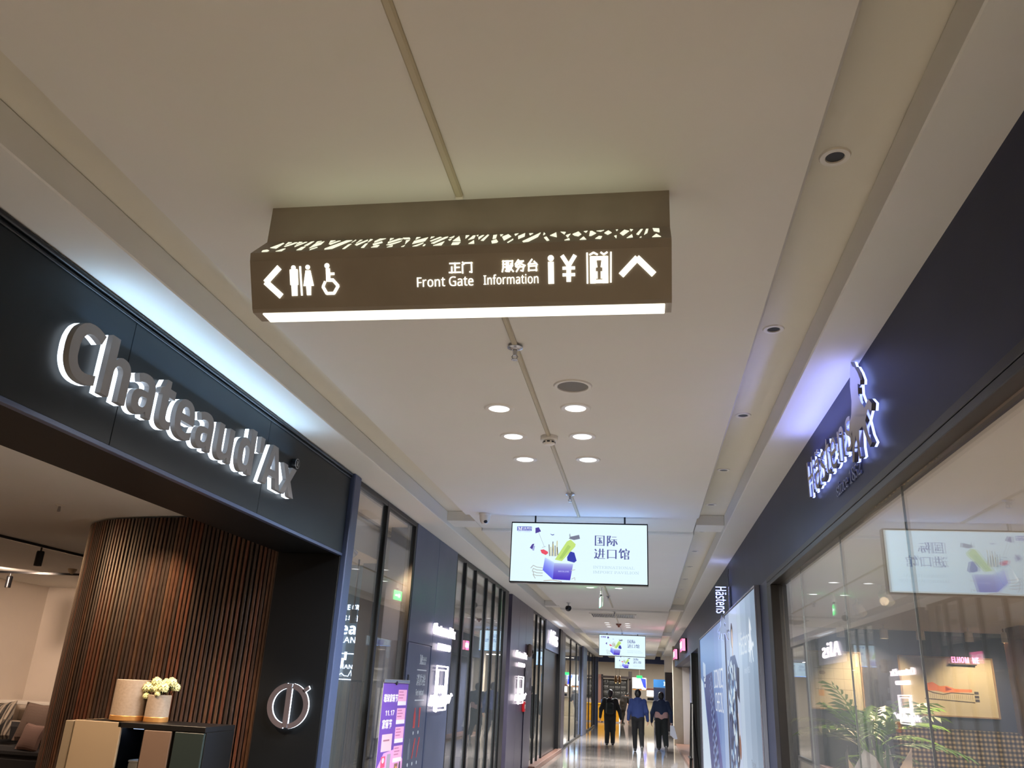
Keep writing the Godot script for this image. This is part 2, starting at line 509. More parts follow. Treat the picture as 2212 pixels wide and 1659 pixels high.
func left_window(n: int, label: String, z0: float, z1: float, mullions: Array, posts := [0.05, 0.05], slim := 0.035):
	var w := sroot("window_%d" % n, label, Vector3(XL, 0, z0))
	var edges := [z0] + mullions + [z1]
	for k in edges.size() - 1:
		part("pane", box(Vector3(-0.035, 0.06, edges[k] - z0 - 0.004), Vector3(-0.025, YS - 0.045, edges[k + 1] - z0 + 0.004), 0.0), M.glass, w)
	for z in mullions:
		part("mullion", box(Vector3(-0.06, 0.0, z - z0 - slim), Vector3(0.0, YS - 0.002, z - z0 + slim), 0.006), M.black, w)
	part("head_rail", box(Vector3(-0.07, YS - 0.05, 0), Vector3(-0.002, YS - 0.002, z1 - z0), 0.004), M.frame_dark, w)
	part("bottom_rail", box(Vector3(-0.07, 0.0, 0), Vector3(-0.002, 0.07, z1 - z0), 0.004), M.frame_dark, w)
	part("post", box(Vector3(-0.10, 0, -0.002), Vector3(0.0, YS - 0.002, -posts[0]), 0.006), M.black, w)
	part("post", box(Vector3(-0.10, 0, z1 - z0 + 0.002), Vector3(0.0, YS - 0.002, z1 - z0 + posts[1]), 0.006), M.black, w)
	return w

func left_front():
	# the dark fascia above the shop entrance
	var w := sroot("wall_left", "charcoal fascia panels above the open shop entrance, carrying the large lit lettering")
	part("bulkhead", box(Vector3(-2.99, 2.63, 2.2), Vector3(XL - 0.018, YC, -6.42), 0.0), M.jamb, w)
	var zs := [2.2, -0.2, -1.75, -3.29, -4.84, -6.42]
	for k in zs.size() - 1:
		part("panel", box(Vector3(XL - 0.018, 2.635, zs[k] - 0.0015), Vector3(XL, YS - 0.001, zs[k + 1] + 0.0015), 0.002), M.fascia_left, w)
	part("lower_trim", box(Vector3(XL - 0.03, 2.612, 2.2), Vector3(XL + 0.006, 2.634, -6.42), 0.002), M.post, w)
	part("top_bead", tube([Vector3(XL + 0.006, YS - 0.016, 2.2), Vector3(XL + 0.006, YS - 0.016, -6.42)], 0.014, 8), M.black, w)
	part("top_bead", tube([Vector3(XL + 0.002, YS - 0.045, 2.2), Vector3(XL + 0.002, YS - 0.045, -6.42)], 0.008, 8), M.black, w)
	part("jamb", box(Vector3(-2.99, 0, -6.42), Vector3(XL - 0.01, 2.63, -6.58), 0.003), M.jamb, w)
	part("reveal", box(Vector3(XL - 0.5, 2.61, -6.422), Vector3(XL - 0.012, YC, -6.58), 0.0), M.black, w)
	part("near_wall", box(Vector3(-2.99, 0, 6.2), Vector3(XL, YC, 2.2), 0.0), M.fascia_left, w)
	var p := struct("trim_3", "slim blue-grey metal post between the shop entrance and the first left window", box(Vector3(XL - 0.03, 0, -6.44), Vector3(XL + 0.035, YS - 0.001, -6.60), 0.008), M.post)
	left_window(1, "tall shop window with one black mullion beside the charcoal entrance fascia", -6.60, -8.62, [-7.55])
	# first pilaster
	var q := sroot("wall_left", "blue-grey metal pilaster with the first white neon sign and the fire hydrant door")
	part("core", box(Vector3(XL - 0.3, 0, -8.64), Vector3(XL - 0.012, YC, -10.69), 0.0), M.pilaster, q)
	part("panel", box(Vector3(XL - 0.012, 2.07, -8.64), Vector3(XL, YS - 0.001, -9.668), 0.002), M.pilaster, q)
	part("panel", box(Vector3(XL - 0.012, 0.0, -9.676), Vector3(XL, YS - 0.001, -10.69), 0.002), M.pilaster, q)
	part("corner_bead", box(Vector3(XL - 0.006, 0.0, -9.62), Vector3(XL + 0.008, 2.06, -9.668), 0.003), M.post, q)
	hydrant_door(-8.66, -9.61)
	left_window(2, "wide shop window with five black mullions between the two neon pilasters", -10.69, -15.14, [-11.32, -12.06, -12.96, -13.68, -14.35], [0.05, 0.40])
	var q2 := sroot("wall_left", "dark mauve metal pilaster of three panels with the second neon sign")
	part("core", box(Vector3(XL - 0.3, 0, -15.56), Vector3(XL - 0.012, YC, -18.7), 0.0), M.pilaster_far, q2)
	for z in [[-15.56, -16.6], [-16.61, -17.6], [-17.61, -18.7]]:
		part("panel", box(Vector3(XL - 0.012, 0, z[0]), Vector3(XL, YS - 0.001, z[1]), 0.002), M.pilaster_far, q2)
	left_window(3, "narrow glazed bay with two black mullions before the dark shop entrance", -18.7, -21.1, [-19.45, -20.25])
	# the dark closed shopfront
	var d := sroot("wall_left", "dark blue fascia over the closed black shopfront further along the left side")
	part("fascia_panel", box(Vector3(XL - 0.05, 2.60, -21.2), Vector3(XL + 0.01, YS - 0.001, -24.55), 0.003), M.pilaster, d)
	part("core", box(Vector3(XL - 0.35, 2.6, -21.2), Vector3(XL - 0.05, YC, -24.6), 0.0), M.black, d)
	part("closed_front", box(Vector3(XL - 0.14, 0.0, -21.2), Vector3(XL - 0.04, 2.6, -24.6), 0.004), M.dark_plastic, d)
	part("plinth", box(Vector3(XL - 0.03, 0.0, -18.8), Vector3(XL + 0.13, 0.10, -24.9), 0.006), flat(Color(0.42, 0.30, 0.25), 0.35), d)
	var e := sroot("wall_left", "pair of slim dark and mauve posts past the closed black shopfront")
	part("dark_post", box(Vector3(XL - 0.3, 0, -24.62), Vector3(XL + 0.05, YS - 0.001, -25.3), 0.006), M.black, e)
	part("mauve_post", box(Vector3(XL - 0.3, 0, -25.32), Vector3(XL + 0.02, YS - 0.001, -26.6), 0.006), M.pilaster_far, e)
	left_window(4, "glazed front of the bright shop before the blue-grey pillar", -26.6, -34.0, [-29.0, -31.5], [0.05, 0.05], 0.025)
	struct("wall_left", "blue-grey pillar with dark edges among the far left glazing", box(Vector3(XL - 0.3, 0, -34.06), Vector3(XL + 0.06, YS - 0.001, -36.4), 0.01), M.pilaster)
	left_window(5, "far glazed front between the blue-grey pillar and the free column", -36.45, -43.6, [-39.0, -41.4], [0.05, 0.05], 0.025)

func hydrant_door(z0: float, z1: float):
	var w := z0 - z1
	var t := thing("hydrant_cabinet", "blue-grey fire hydrant cabinet door with white print and red tool drawings", "cabinet", Vector3(XL, 0.08, z0), PI / 2)
	part("door", box(Vector3(0, 0, -0.010), Vector3(w, 1.98, 0.004), 0.003), M.pilaster, t)
	part("handle", box(Vector3(0.06, 1.44, 0.004), Vector3(0.10, 1.66, 0.010), 0.002), M.black, t)
	var white := flat(Color(0.80, 0.83, 0.87), 0.5)
	var red := flat(Color(0.75, 0.22, 0.22), 0.5)
	var st := new_st()
	for k in 3: add_han(st, ["消", "防", "栓"][k], Vector3(0.43 + k * 0.125, 1.555, 0.004), 0.12, 0.011, 0.002)
	part("lettering", st.commit(), white, t)
	word("lettering", "Fire hydrant", 0.062, 0.002, white, t, Vector3(0.43, 1.455, 0.005), "plain", 0.72)
	word("lettering", "M", 0.10, 0.002, white, t, Vector3(0.50, 1.775, 0.005), "serif bold", 0.8)
	st = new_st()
	for k in 4: add_han(st, ["红", "星", "美", "凯"][k], Vector3(0.60 + k * 0.05, 1.815, 0.004), 0.045, 0.006, 0.002)
	part("lettering", st.commit(), white, t)
	word("lettering", "MACALLINE", 0.030, 0.002, white, t, Vector3(0.60, 1.775, 0.005), "plain", 0.78)
	for y in [1.71, 1.40]:
		part("rule", box(Vector3(0.42, y, 0.004), Vector3(0.82, y + 0.012, 0.006), 0.0), white, t)
	# five tool drawings: extinguisher, reel, hose, axe and nozzle
	for k in 5:
		var x := 0.47 + (k % 2) * 0.20 if k < 2 else 0.34 + (k - 2) * 0.18
		var y := 1.13 if k < 2 else 0.83
		st = new_st()
		var p := [Vector2(-0.035, 0.0), Vector2(0.035, 0.0), Vector2(0.04, 0.13), Vector2(0.012, 0.17), Vector2(0.02, 0.20), Vector2(-0.02, 0.20), Vector2(-0.012, 0.17), Vector2(-0.04, 0.13)]
		if k == 1: p = [Vector2(-0.02, 0), Vector2(0.02, 0), Vector2(0.02, 0.1), Vector2(0.035, 0.20), Vector2(-0.035, 0.20), Vector2(-0.02, 0.1)]
		if k >= 3: p = [Vector2(-0.05, 0), Vector2(-0.025, 0), Vector2(0.03, 0.12), Vector2(0.06, 0.19), Vector2(0.03, 0.2), Vector2(0.0, 0.14)]
		add_prism(st, PackedVector2Array(p), Vector3(x, y, 0.004), Vector3.RIGHT, Vector3.UP, Vector3.BACK, 0.002)
		part("tool_drawing", st.commit(), flat(Color(0.45, 0.48, 0.55), 0.5) if k == 2 else red, t)
		part("tool_drawing_base", lathe([Vector2(0, 0.002), Vector2(0.018, 0.002), Vector2(0.018, 0.0)], 12), white, t, Vector3(x - 0.01, y - 0.05, 0.005), Vector3(PI / 2, 0, 0))
	for k in 4:
		part("small_print", box(Vector3(0.30, 0.70 - k * 0.035, 0.004), Vector3([0.55, 0.74, 0.80, 0.70][k], 0.712 - k * 0.035, 0.006), 0.0), flat(Color(0.60, 0.64, 0.70), 0.5), t)

func right_front():
	var w := sroot("wall_right", "dark navy fascia above the large shop window on the right side")
	part("fascia", box(Vector3(XR, 2.69, 4.0), Vector3(XR + 0.2, YC, -8.2), 0.0), M.fascia_right, w)
	part("pier", box(Vector3(XR, 0.0, -7.68), Vector3(XR + 0.2, 2.69, -8.2), 0.0), M.pier, w)
	part("near_wall", box(Vector3(XR, 0, 6.2), Vector3(XR + 0.2, YC, 4.0), 0.0), M.fascia_right, w)
	var v := sroot("window_6", "large black-framed shop window on the right with butt-jointed panes", Vector3(XR, 0, 0))
	part("head", box(Vector3(-0.012, 2.612, 4.0), Vector3(0.05, 2.648, -7.68), 0.003), M.frame_dark, v)
	part("head", box(Vector3(-0.012, 2.652, 4.0), Vector3(0.05, 2.690, -7.68), 0.003), M.frame_dark, v)
	part("head_core", box(Vector3(0.0, 2.615, 4.0), Vector3(0.09, 2.69, -7.68), 0.0), M.frame_dark, v)
	part("stile", box(Vector3(-0.012, 0.0, -7.45), Vector3(0.09, 2.612, -7.68), 0.005), M.frame_dark, v)
	part("sill", box(Vector3(-0.012, 0.0, 4.0), Vector3(0.09, 0.12, -7.45), 0.005), M.frame_dark, v)
	var js := [4.0, 0.5, -1.6, -3.83, -5.09, -6.42, -7.45]
	for k in js.size() - 1:
		part("pane", box(Vector3(0.055, 0.12, js[k] - 0.002), Vector3(0.067, 2.612, js[k + 1] + 0.002), 0.0), M.glass, v)
	for k in range(1, js.size() - 1):
		part("joint", box(Vector3(0.056, 0.12, js[k] - 0.002), Vector3(0.066, 2.612, js[k] + 0.002), 0.0), flat(Color(0.45, 0.47, 0.46), 0.4), v)
	var p := sroot("wall_right", "navy wall behind the two lit bed posters")
	part("wall_panel", box(Vector3(XR, 0.0, -8.2), Vector3(XR + 0.2, YC, -18.0), 0.0), M.fascia_right, p)
	var d := sroot("wall_right", "navy lintel over the dark shop opening beyond the posters")
	part("lintel", box(Vector3(XR, 2.60, -18.0), Vector3(XR + 0.2, YC, -31.5), 0.0), M.fascia_right, d)
	part("recess", box(Vector3(XR + 0.5, 0.0, -20.9), Vector3(XR + 0.6, 2.6, -31.5), 0.0), M.pier, d)
	part("recess_top", box(Vector3(XR + 0.2, 2.60, -20.9), Vector3(XR + 0.6, 2.7, -31.5), 0.0), M.black, d)
	part("dark_jamb", box(Vector3(XR - 0.01, 0.0, -20.4), Vector3(XR + 0.5, 2.6, -20.9), 0.004), M.frame_dark, d)
	part("step", box(Vector3(XR - 0.02, 0.0, -20.9), Vector3(XR + 0.5, 0.06, -31.5), 0.004), flat(Color(0.40, 0.28, 0.22), 0.35), d)
	var g := sroot("window_7", "glass door leaf beside the dark opening past the posters", Vector3(XR, 0, -18.0))
	part("pane", box(Vector3(0.08, 0.05, -0.05), Vector3(0.09, 2.6, -2.4), 0.0), M.glass, g)
	part("bottom_rail", box(Vector3(0.06, 0.0, -0.02), Vector3(0.11, 0.05, -2.4), 0.003), M.steel, g)
	part("stile", box(Vector3(0.06, 0.0, 0.0), Vector3(0.12, 2.6, -0.06), 0.003), M.frame_dark, g)
	struct("wall_right", "beige stone pillar that ends the right wall beyond the dark opening", box(Vector3(XR - 0.08, 0, -31.5), Vector3(XR + 0.25, YS - 0.001, -32.1), 0.01), grainy(Color(0.60, 0.55, 0.47), 0.4, 0.02, 0.05, 0.5, 40))

# ---------------------------------------------------------------- the rooms behind the shopfronts
func rooms():
	# left shop
	struct("floor", "dim wooden floor of the left furniture shop", box(Vector3(-10.8, -0.2, 4.2), Vector3(-2.75, -0.001, -13.7), 0.0), M.shop_floor)
	var c := sroot("ceiling", "low white ceiling inside the left furniture shop")
	part("slab", box(Vector3(-10.8, 2.95, 4.2), Vector3(-2.99, 3.15, -13.7), 0.0), M.ceiling, c)
	part("window_bay_slab", box(Vector3(-2.99, 3.26, -6.58), Vector3(XL - 0.1, 3.40, -10.5), 0.0), M.ceiling, c)
	part("window_bay_edge", box(Vector3(-3.05, 2.95, -6.58), Vector3(-2.99, 3.40, -10.5), 0.0), M.ceiling, c)
	struct("wall_left", "pale plaster side wall of the left furniture shop", box(Vector3(-10.75, 0, 4.0), Vector3(-10.55, 2.95, -13.5), 0.0), M.shop_wall)
	struct("wall_left", "pale plaster back wall of the left furniture shop behind the sofa", box(Vector3(-10.75, 0, -13.5), Vector3(-4.6, 2.95, -13.7), 0.0), M.shop_wall)
	struct("wall_left", "pale plaster near wall of the left furniture shop behind the viewer", box(Vector3(-10.75, 0, 4.0), Vector3(-2.99, 2.95, 4.2), 0.0), M.shop_wall)
	struct("wall_left", "blue partition with glowing words behind the first left window", box(Vector3(-4.6, 0, -9.5), Vector3(-3.25, 3.40, -9.65), 0.0), M.blue_wall)
	struct("wall_left", "short blue return wall closing the first left window", box(Vector3(-4.6, 0, -9.65), Vector3(-4.45, 3.40, -13.7), 0.0), M.blue_wall)
	struct("wall_left", "grey partition beside the glowing words in the first left window", box(Vector3(-3.25, 0, -9.3), Vector3(XL - 0.3, 3.40, -9.45), 0.0), flat(Color(0.36, 0.35, 0.34), 0.8))
	# room behind windows 2 and 3
	struct("floor", "dark floor of the shop behind the second left window", box(Vector3(-7.2, -0.2, -10.69), Vector3(-2.75, -0.001, -21.3), 0.0), M.shop_floor)
	struct("ceiling", "pale ceiling of the shop behind the second left window", box(Vector3(-7.2, 3.26, -9.65), Vector3(XL - 0.1, 3.40, -26.6), 0.0), M.ceiling)
	var b := sroot("wall_left", "dark blue walls of the shop behind the second left window")
	part("back", box(Vector3(-7.2, 0, -10.0), Vector3(-7.0, 3.26, -21.3), 0.0), M.navy_wall, b)
	part("side", box(Vector3(-7.2, 0, -21.2), Vector3(XL - 0.35, 3.26, -21.3), 0.0), M.navy_wall, b)
	part("near_side", box(Vector3(-7.2, 0, -10.45), Vector3(XL - 0.3, 3.26, -10.6), 0.0), M.navy_wall, b)
	# bright shop behind windows 4 and 5
	struct("floor", "polished floor of the bright shop behind the far left glazing", box(Vector3(-9.2, -0.2, -26.4), Vector3(-2.75, -0.001, -45.0), 0.0), M.hall_floor)
	struct("ceiling", "white ceiling of the bright shop behind the far left glazing", box(Vector3(-9.2, 3.30, -26.4), Vector3(XL - 0.1, 3.42, -45.0), 0.0), M.ceiling)
	var r := sroot("wall_left", "pale walls of the bright shop behind the far left glazing")
	part("back", box(Vector3(-9.2, 0, -26.4), Vector3(-9.0, 3.3, -45.0), 0.0), M.shop_wall, r)
	part("side", box(Vector3(-9.2, 0, -26.4), Vector3(XL - 0.3, 3.3, -26.55), 0.0), M.shop_wall, r)
	# right shop
	struct("floor", "brown floor of the right bed shop", box(Vector3(XR + 0.2, -0.2, 4.2), Vector3(7.0, -0.001, -14.2), 0.0), M.shop_floor)
	struct("ceiling", "white ceiling of the right bed shop", box(Vector3(XR + 0.2, 2.78, 4.2), Vector3(7.0, 2.95, -14.2), 0.0), M.ceiling)
	var s := sroot("wall_right", "navy and grey walls inside the right bed shop")
	part("back", box(Vector3(XR + 0.2, 0, -14.0), Vector3(7.0, 2.78, -14.2), 0.0), M.navy_wall, s)
	part("side", box(Vector3(6.8, 0, 4.0), Vector3(7.0, 2.78, -14.0), 0.0), M.shop_wall, s)
	part("front", box(Vector3(XR + 0.2, 0, 4.0), Vector3(7.0, 2.78, 4.2), 0.0), M.shop_wall, s)
	struct("wall_right", "brown wood-clad pier at the edge of the right bed shop window", box(Vector3(5.05, 0, -12.4), Vector3(5.7, 2.78, -13.0), 0.01), grainy(Color(0.46, 0.31, 0.22), 0.5, 0.02, 0.08, 0.8, 41))
	# side hall to the right of the far corridor
	struct("floor", "polished floor of the side hall beyond the beige pillar", box(Vector3(XR, -0.2, -32.1), Vector3(9.2, -0.001, -45.0), 0.0), M.hall_floor)
	struct("ceiling", "white ceiling of the side hall beyond the beige pillar", box(Vector3(XR + 0.2, 3.31, -31.4), Vector3(9.2, 3.45, -45.0), 0.0), M.ceiling)
	var h := sroot("wall_right", "pale walls of the side hall beyond the beige pillar")
	part("end", box(Vector3(9.0, 0, -31.4), Vector3(9.2, 3.31, -45.0), 0.0), M.shop_wall, h)
	part("side", box(Vector3(XR + 0.25, 0, -31.5), Vector3(9.2, 3.31, -31.7), 0.0), M.shop_wall, h)

func far_hall():
	struct("floor", "bright polished floor of the far hall", box(Vector3(-14.2, -0.2, -45.0), Vector3(12.2, 0.0, -62.0), 0.0), M.hall_floor)
	struct("ceiling", "white ceiling of the far hall", box(Vector3(-14.2, 3.62, -45.0), Vector3(12.2, 3.8, -62.0), 0.0), M.ceiling)
	var w := sroot("wall_back", "pale walls around the far hall")
	part("end", box(Vector3(-14.2, 0, -61.0), Vector3(12.2, 3.62, -61.2), 0.0), M.shop_wall, w)
	part("side", box(Vector3(-14.2, 0, -45.0), Vector3(-14.0, 3.62, -61.0), 0.0), M.shop_wall, w)
	part("side", box(Vector3(12.0, 0, -45.0), Vector3(12.2, 3.62, -61.0), 0.0), M.shop_wall, w)
	part("header", box(Vector3(-14.2, 3.3, -44.95), Vector3(-3.35, 3.62, -45.15), 0.0), M.shop_wall, w)
	part("header", box(Vector3(1.2, 3.3, -44.95), Vector3(12.2, 3.62, -45.15), 0.0), M.shop_wall, w)
	struct("trim_4", "dark blue beam across the end of the corridor behind the third screen", box(Vector3(-3.35, 3.09, -45.02), Vector3(1.2, 3.62, -45.22), 0.006), flat(Color(0.16, 0.20, 0.36), 0.35))
	struct("wall_left", "slim free-standing grey column under the dark blue beam", lathe([Vector2(0.0, 3.3), Vector2(0.10, 3.3), Vector2(0.10, 0.0)], 20), M.pier, Vector3(-2.42, 0, -44.3))
	for k in 6:  # ceiling lights added to make the far hall bright
		var t := thing("added_panel_light", ["added square ceiling light over the far hall, left front one", "added square ceiling light over the far hall, middle front one", "added square ceiling light over the far hall, right front one", "added square ceiling light over the far hall, left rear one", "added square ceiling light over the far hall, middle rear one", "added square ceiling light over the far hall, right rear one"][k], "ceiling light", Vector3(-5.0 + (k % 3) * 5.0, 3.62, -49.0 - (k / 3) * 7.0), 0.0, "added square lights of the far hall")
		part("frame", box(Vector3(-0.62, -0.02, -0.62), Vector3(0.62, 0.0, 0.62), 0.004), M.white_plastic, t)
		part("diffuser", box(Vector3(-0.58, -0.024, -0.58), Vector3(0.58, -0.018, 0.58), 0.002), M.lamp, t)
		area(t, Vector3(0, -0.04, 0), Vector3.DOWN, 1.16, 1.16, Color(1.0, 0.97, 0.92), 22.0)
	for k in 2:  # two more lamps, added to light the shop behind the far glazing
		var t2 := thing("added_panel_light", ["added square ceiling light inside the bright far left shop, nearer one", "added square ceiling light inside the bright far left shop, further one"][k], "ceiling light", Vector3(-5.2, 3.30, -31.0 - k * 8.0), 0.0, "added square lights of the far left shop")
		part("frame", box(Vector3(-0.62, -0.02, -0.62), Vector3(0.62, 0.0, 0.62), 0.004), M.white_plastic, t2)
		part("diffuser", box(Vector3(-0.58, -0.024, -0.58), Vector3(0.58, -0.018, 0.58), 0.002), M.lamp, t2)
		area(t2, Vector3(0, -0.04, 0), Vector3.DOWN, 1.16, 1.16, Color(0.95, 0.97, 1.0), 20.0)
	var t3 := thing("added_panel_light", "added square ceiling light in the side hall beyond the beige pillar", "ceiling light", Vector3(4.5, 3.31, -38.0))  # lamp added to light the unseen side hall
	part("frame", box(Vector3(-0.62, -0.02, -0.62), Vector3(0.62, 0.0, 0.62), 0.004), M.white_plastic, t3)
	part("diffuser", box(Vector3(-0.58, -0.024, -0.58), Vector3(0.58, -0.018, 0.58), 0.002), M.lamp, t3)
	area(t3, Vector3(0, -0.04, 0), Vector3.DOWN, 1.16, 1.16, Color(1.0, 0.96, 0.9), 14.0)

# ---------------------------------------------------------------- things on the ceiling
func downlight(label: String, at: Vector3, c: Color, energy: float, group: String, lit := true):
	var t := thing("downlight", label, "downlight", at, 0.0, group)
	part("ring", lathe([Vector2(0.062, 0.0), Vector2(0.066, -0.006), Vector2(0.088, -0.007), Vector2(0.096, -0.001), Vector2(0.096, 0.001)], 28), M.white_plastic, t)
	part("diffuser", lathe([Vector2(0.0, -0.004), Vector2(0.064, -0.004), Vector2(0.064, 0.0)], 28), glow(c, 2.0) if lit else M.dark_plastic, t)
	if lit: spot(t, Vector3(0, -0.02, 0), Vector3.DOWN, c, energy, 78.0, 0.06)

func channel_spot(label: String, at: Vector3):
	var t := thing("recessed_spot", label, "spotlight", at, 0.0, "unlit recessed spots in the right ceiling channel")
	part("ring", lathe([Vector2(0.030, 0.004), Vector2(0.033, -0.006), Vector2(0.050, -0.006), Vector2(0.054, 0.0), Vector2(0.054, 0.002)], 24), M.white_plastic, t)
	part("lens", lathe([Vector2(0.0, -0.001), Vector2(0.031, -0.001), Vector2(0.031, 0.003)], 24), M.dark_plastic, t)

func sprinkler(label: String, at: Vector3, hanging := true):
	var t := thing("sprinkler", label, "sprinkler", at, 0.0, "sprinkler heads along the ceiling conduit")
	part("escutcheon", lathe([Vector2(0.0, -0.016), Vector2(0.018, -0.016), Vector2(0.026, -0.010), Vector2(0.040, -0.004), Vector2(0.040, 0.0)], 20), M.steel, t)
	part("stem", lathe([Vector2(0.0, -0.045), Vector2(0.010, -0.045), Vector2(0.012, -0.016)], 12), M.steel, t)
	for s in [-1.0, 1.0]:
		part("frame_arm", tube([Vector3(s * 0.006, -0.040, 0), Vector3(s * 0.016, -0.052, 0), Vector3(s * 0.004, -0.066, 0)], 0.003, 6), M.steel, t)
	part("deflector", lathe([Vector2(0.0, -0.070), Vector2(0.017, -0.069), Vector2(0.017, -0.066), Vector2(0.0, -0.065)], 16), M.steel, t)

func ceiling_fittings():
	# the conduit along the middle of the ceiling
	var cx := -0.635
	var runs := [[6.0, -2.40], [-2.52, -8.11], [-9.07, -17.53], [-18.47, -25.98], [-26.92, -35.4]]
	for k in runs.size():
		var t := thing("ceiling_conduit", ["beige conduit on the ceiling from above the viewer to the brown sign", "beige conduit on the ceiling from the brown sign to the first slot", "conduit on the second ceiling panel behind the first screen", "conduit on the third ceiling panel by the air vent", "conduit on the fourth ceiling panel above the walkers"][k], "conduit", Vector3(cx, YS, runs[k][0]))
		part("cover", prism(PackedVector2Array([Vector2(-0.014, 0), Vector2(-0.014, -0.008), Vector2(-0.008, -0.014), Vector2(0.008, -0.014), Vector2(0.014, -0.008), Vector2(0.014, 0)]), Vector3.ZERO, Vector3.RIGHT, Vector3.UP, Vector3.FORWARD, runs[k][0] - runs[k][1]), M.conduit, t)
		if k == 0:
			part("end_cap", box(Vector3(-0.016, -0.017, -(runs[0][0] - runs[0][1]) + 0.001), Vector3(0.016, 0, -(runs[0][0] - runs[0][1]) - 0.012), 0.003), M.white_plastic, t)
	for q in [["sprinkler head under the conduit just past the brown sign", -3.76], ["sprinkler head under the conduit just before the first screen", -7.08], ["sprinkler head on the second panel beside the green exit sign", -15.3], ["sprinkler head before the first long vent on the third panel", -18.55], ["sprinkler head just before the second screen", -25.2]]:
		sprinkler(q[0], Vector3(cx, YS - 0.012, q[1]))
	var d := thing("smoke_detector", "white smoke detector on the conduit between the six downlights", "smoke detector", Vector3(cx, YS, -5.36))
	part("base", lathe([Vector2(0.0, -0.030), Vector2(0.056, -0.030), Vector2(0.060, -0.024), Vector2(0.060, 0.0)], 28), M.white_plastic, d)
	part("chamber", lathe([Vector2(0.0, -0.062), Vector2(0.028, -0.060), Vector2(0.040, -0.052), Vector2(0.042, -0.040), Vector2(0.038, -0.030)], 28), M.white_plastic, d)
	for k in 8:
		var a := TAU * k / 8
		part("slot", box(Vector3(-0.010, -0.048, 0.0), Vector3(0.010, -0.038, 0.004), 0.001), M.dark_plastic, d, Vector3(sin(a) * 0.0395, 0, cos(a) * 0.0395), Vector3(0, a, 0))
	var al := thing("fire_alarm", "reddish round alarm on the conduit between the third panel downlights", "alarm", Vector3(cx, YS, -21.9))
	part("base", lathe([Vector2(0.0, -0.05), Vector2(0.05, -0.045), Vector2(0.07, -0.02), Vector2(0.07, 0.0)], 20), flat(Color(0.48, 0.27, 0.20), 0.4), al)
	part("cap", lathe([Vector2(0.0, -0.09), Vector2(0.022, -0.085), Vector2(0.03, -0.05)], 16), flat(Color(0.55, 0.30, 0.22), 0.4), al)
	var sp := thing("ceiling_speaker", "round ceiling speaker with grey grille in front of the right downlights", "speaker", Vector3(-0.39, YS, -4.36))
	part("ring", lathe([Vector2(0.086, 0.004), Vector2(0.090, -0.008), Vector2(0.106, -0.008), Vector2(0.112, 0.0), Vector2(0.112, 0.002)], 32), M.white_plastic, sp)
	part("grille", lathe([Vector2(0.0, -0.003), Vector2(0.088, -0.002), Vector2(0.088, 0.002)], 32), grainy(Color(0.50, 0.48, 0.46), 0.7, 0.25, 0.35, 20.0, 51), sp)
	var warm := Color(0.96, 0.965, 0.97)
	var near := Color(0.98, 0.89, 0.73)
	var rows := ["first", "second", "third"]
	for k in 3:
		for s in 2:
			downlight("%s round downlight of the %s row between the brown sign and the first screen" % [rows[k], ["left", "right"][s]], Vector3([-0.885, -0.405][s], YS, -4.75 - k * 0.60), warm, 7.0, "six downlights before the first screen")
			downlight("%s round downlight of the %s row above the vent beyond the exit sign" % [rows[k], ["left", "right"][s]], Vector3([-0.93, -0.41][s], YS, -21.68 - k * 0.66), warm, 15.0, "six downlights on the third ceiling panel")
			downlight("%s round downlight of the %s row behind the viewer" % [rows[k], ["left", "right"][s]], Vector3([-0.885, -0.405][s], YS, 2.9 + k * 0.60), near, 7.8, "six downlights behind the viewer")
			downlight("%s round downlight of the %s row before the third screen" % [rows[k], ["left", "right"][s]], Vector3([-0.93, -0.41][s], YS, -31.0 - k * 0.66), warm, 15.0, "six downlights before the third screen")
	for s in 2:
		downlight("%s of two downlights just behind the first screen" % ["left", "right"][s], Vector3([-0.89, -0.41][s], YS, -14.12), warm, 14.0, "downlights beside the exit sign")
		downlight("%s of two downlights hidden behind the first screen" % ["left", "right"][s], Vector3([-0.89, -0.41][s], YS, -12.6), warm, 12.0, "downlights beside the exit sign")
	var zz := [-2.5, -3.95, -5.35, -6.8, -8.15]
	for k in 11:
		var z: float = zz[k] if k < 5 else -9.6 - (k - 5) * 1.42
		channel_spot("%s unlit recessed spot of the right ceiling channel, counted from the viewer" % ["first", "second", "third", "fourth", "fifth", "sixth", "seventh", "eighth", "ninth", "tenth", "eleventh"][k], Vector3(0.672, YC, z))
	# cameras
	var cm := thing("security_camera", "pale dome camera on the ceiling left of the first screen", "camera", Vector3(-1.585, YS, -8.05))
	part("base", lathe([Vector2(0.0, -0.02), Vector2(0.058, -0.02), Vector2(0.062, -0.012), Vector2(0.062, 0.0)], 24), M.white_plastic, cm)
	part("body", lathe([Vector2(0.0, -0.115), Vector2(0.026, -0.108), Vector2(0.045, -0.085), Vector2(0.053, -0.05), Vector2(0.055, -0.02)], 24), M.white_plastic, cm)
	part("eye", lathe([Vector2(0.0, 0.0), Vector2(0.014, 0.002), Vector2(0.02, -0.01)], 16), M.dark_plastic, cm, Vector3(0.02, -0.085, 0.045), Vector3(1.2, 0.3, 0))
	var c2 := thing("security_camera", "black dome camera hanging by the second ceiling slot", "camera", Vector3(-1.50, YS, -16.9))
	part("mount", lathe([Vector2(0.0, -0.05), Vector2(0.018, -0.05), Vector2(0.018, -0.01), Vector2(0.04, -0.008), Vector2(0.04, 0.0)], 16), M.white_plastic, c2)
	part("dome", lathe([Vector2(0.0, -0.17), Vector2(0.035, -0.16), Vector2(0.058, -0.13), Vector2(0.064, -0.10), Vector2(0.05, -0.065), Vector2(0.0, -0.05)], 20), M.dark_plastic, c2)
	# the long vent on the third panel
	var v := thing("air_vent", "long white slatted air vent across the third ceiling panel", "vent", Vector3(-0.69, YS, -19.45))
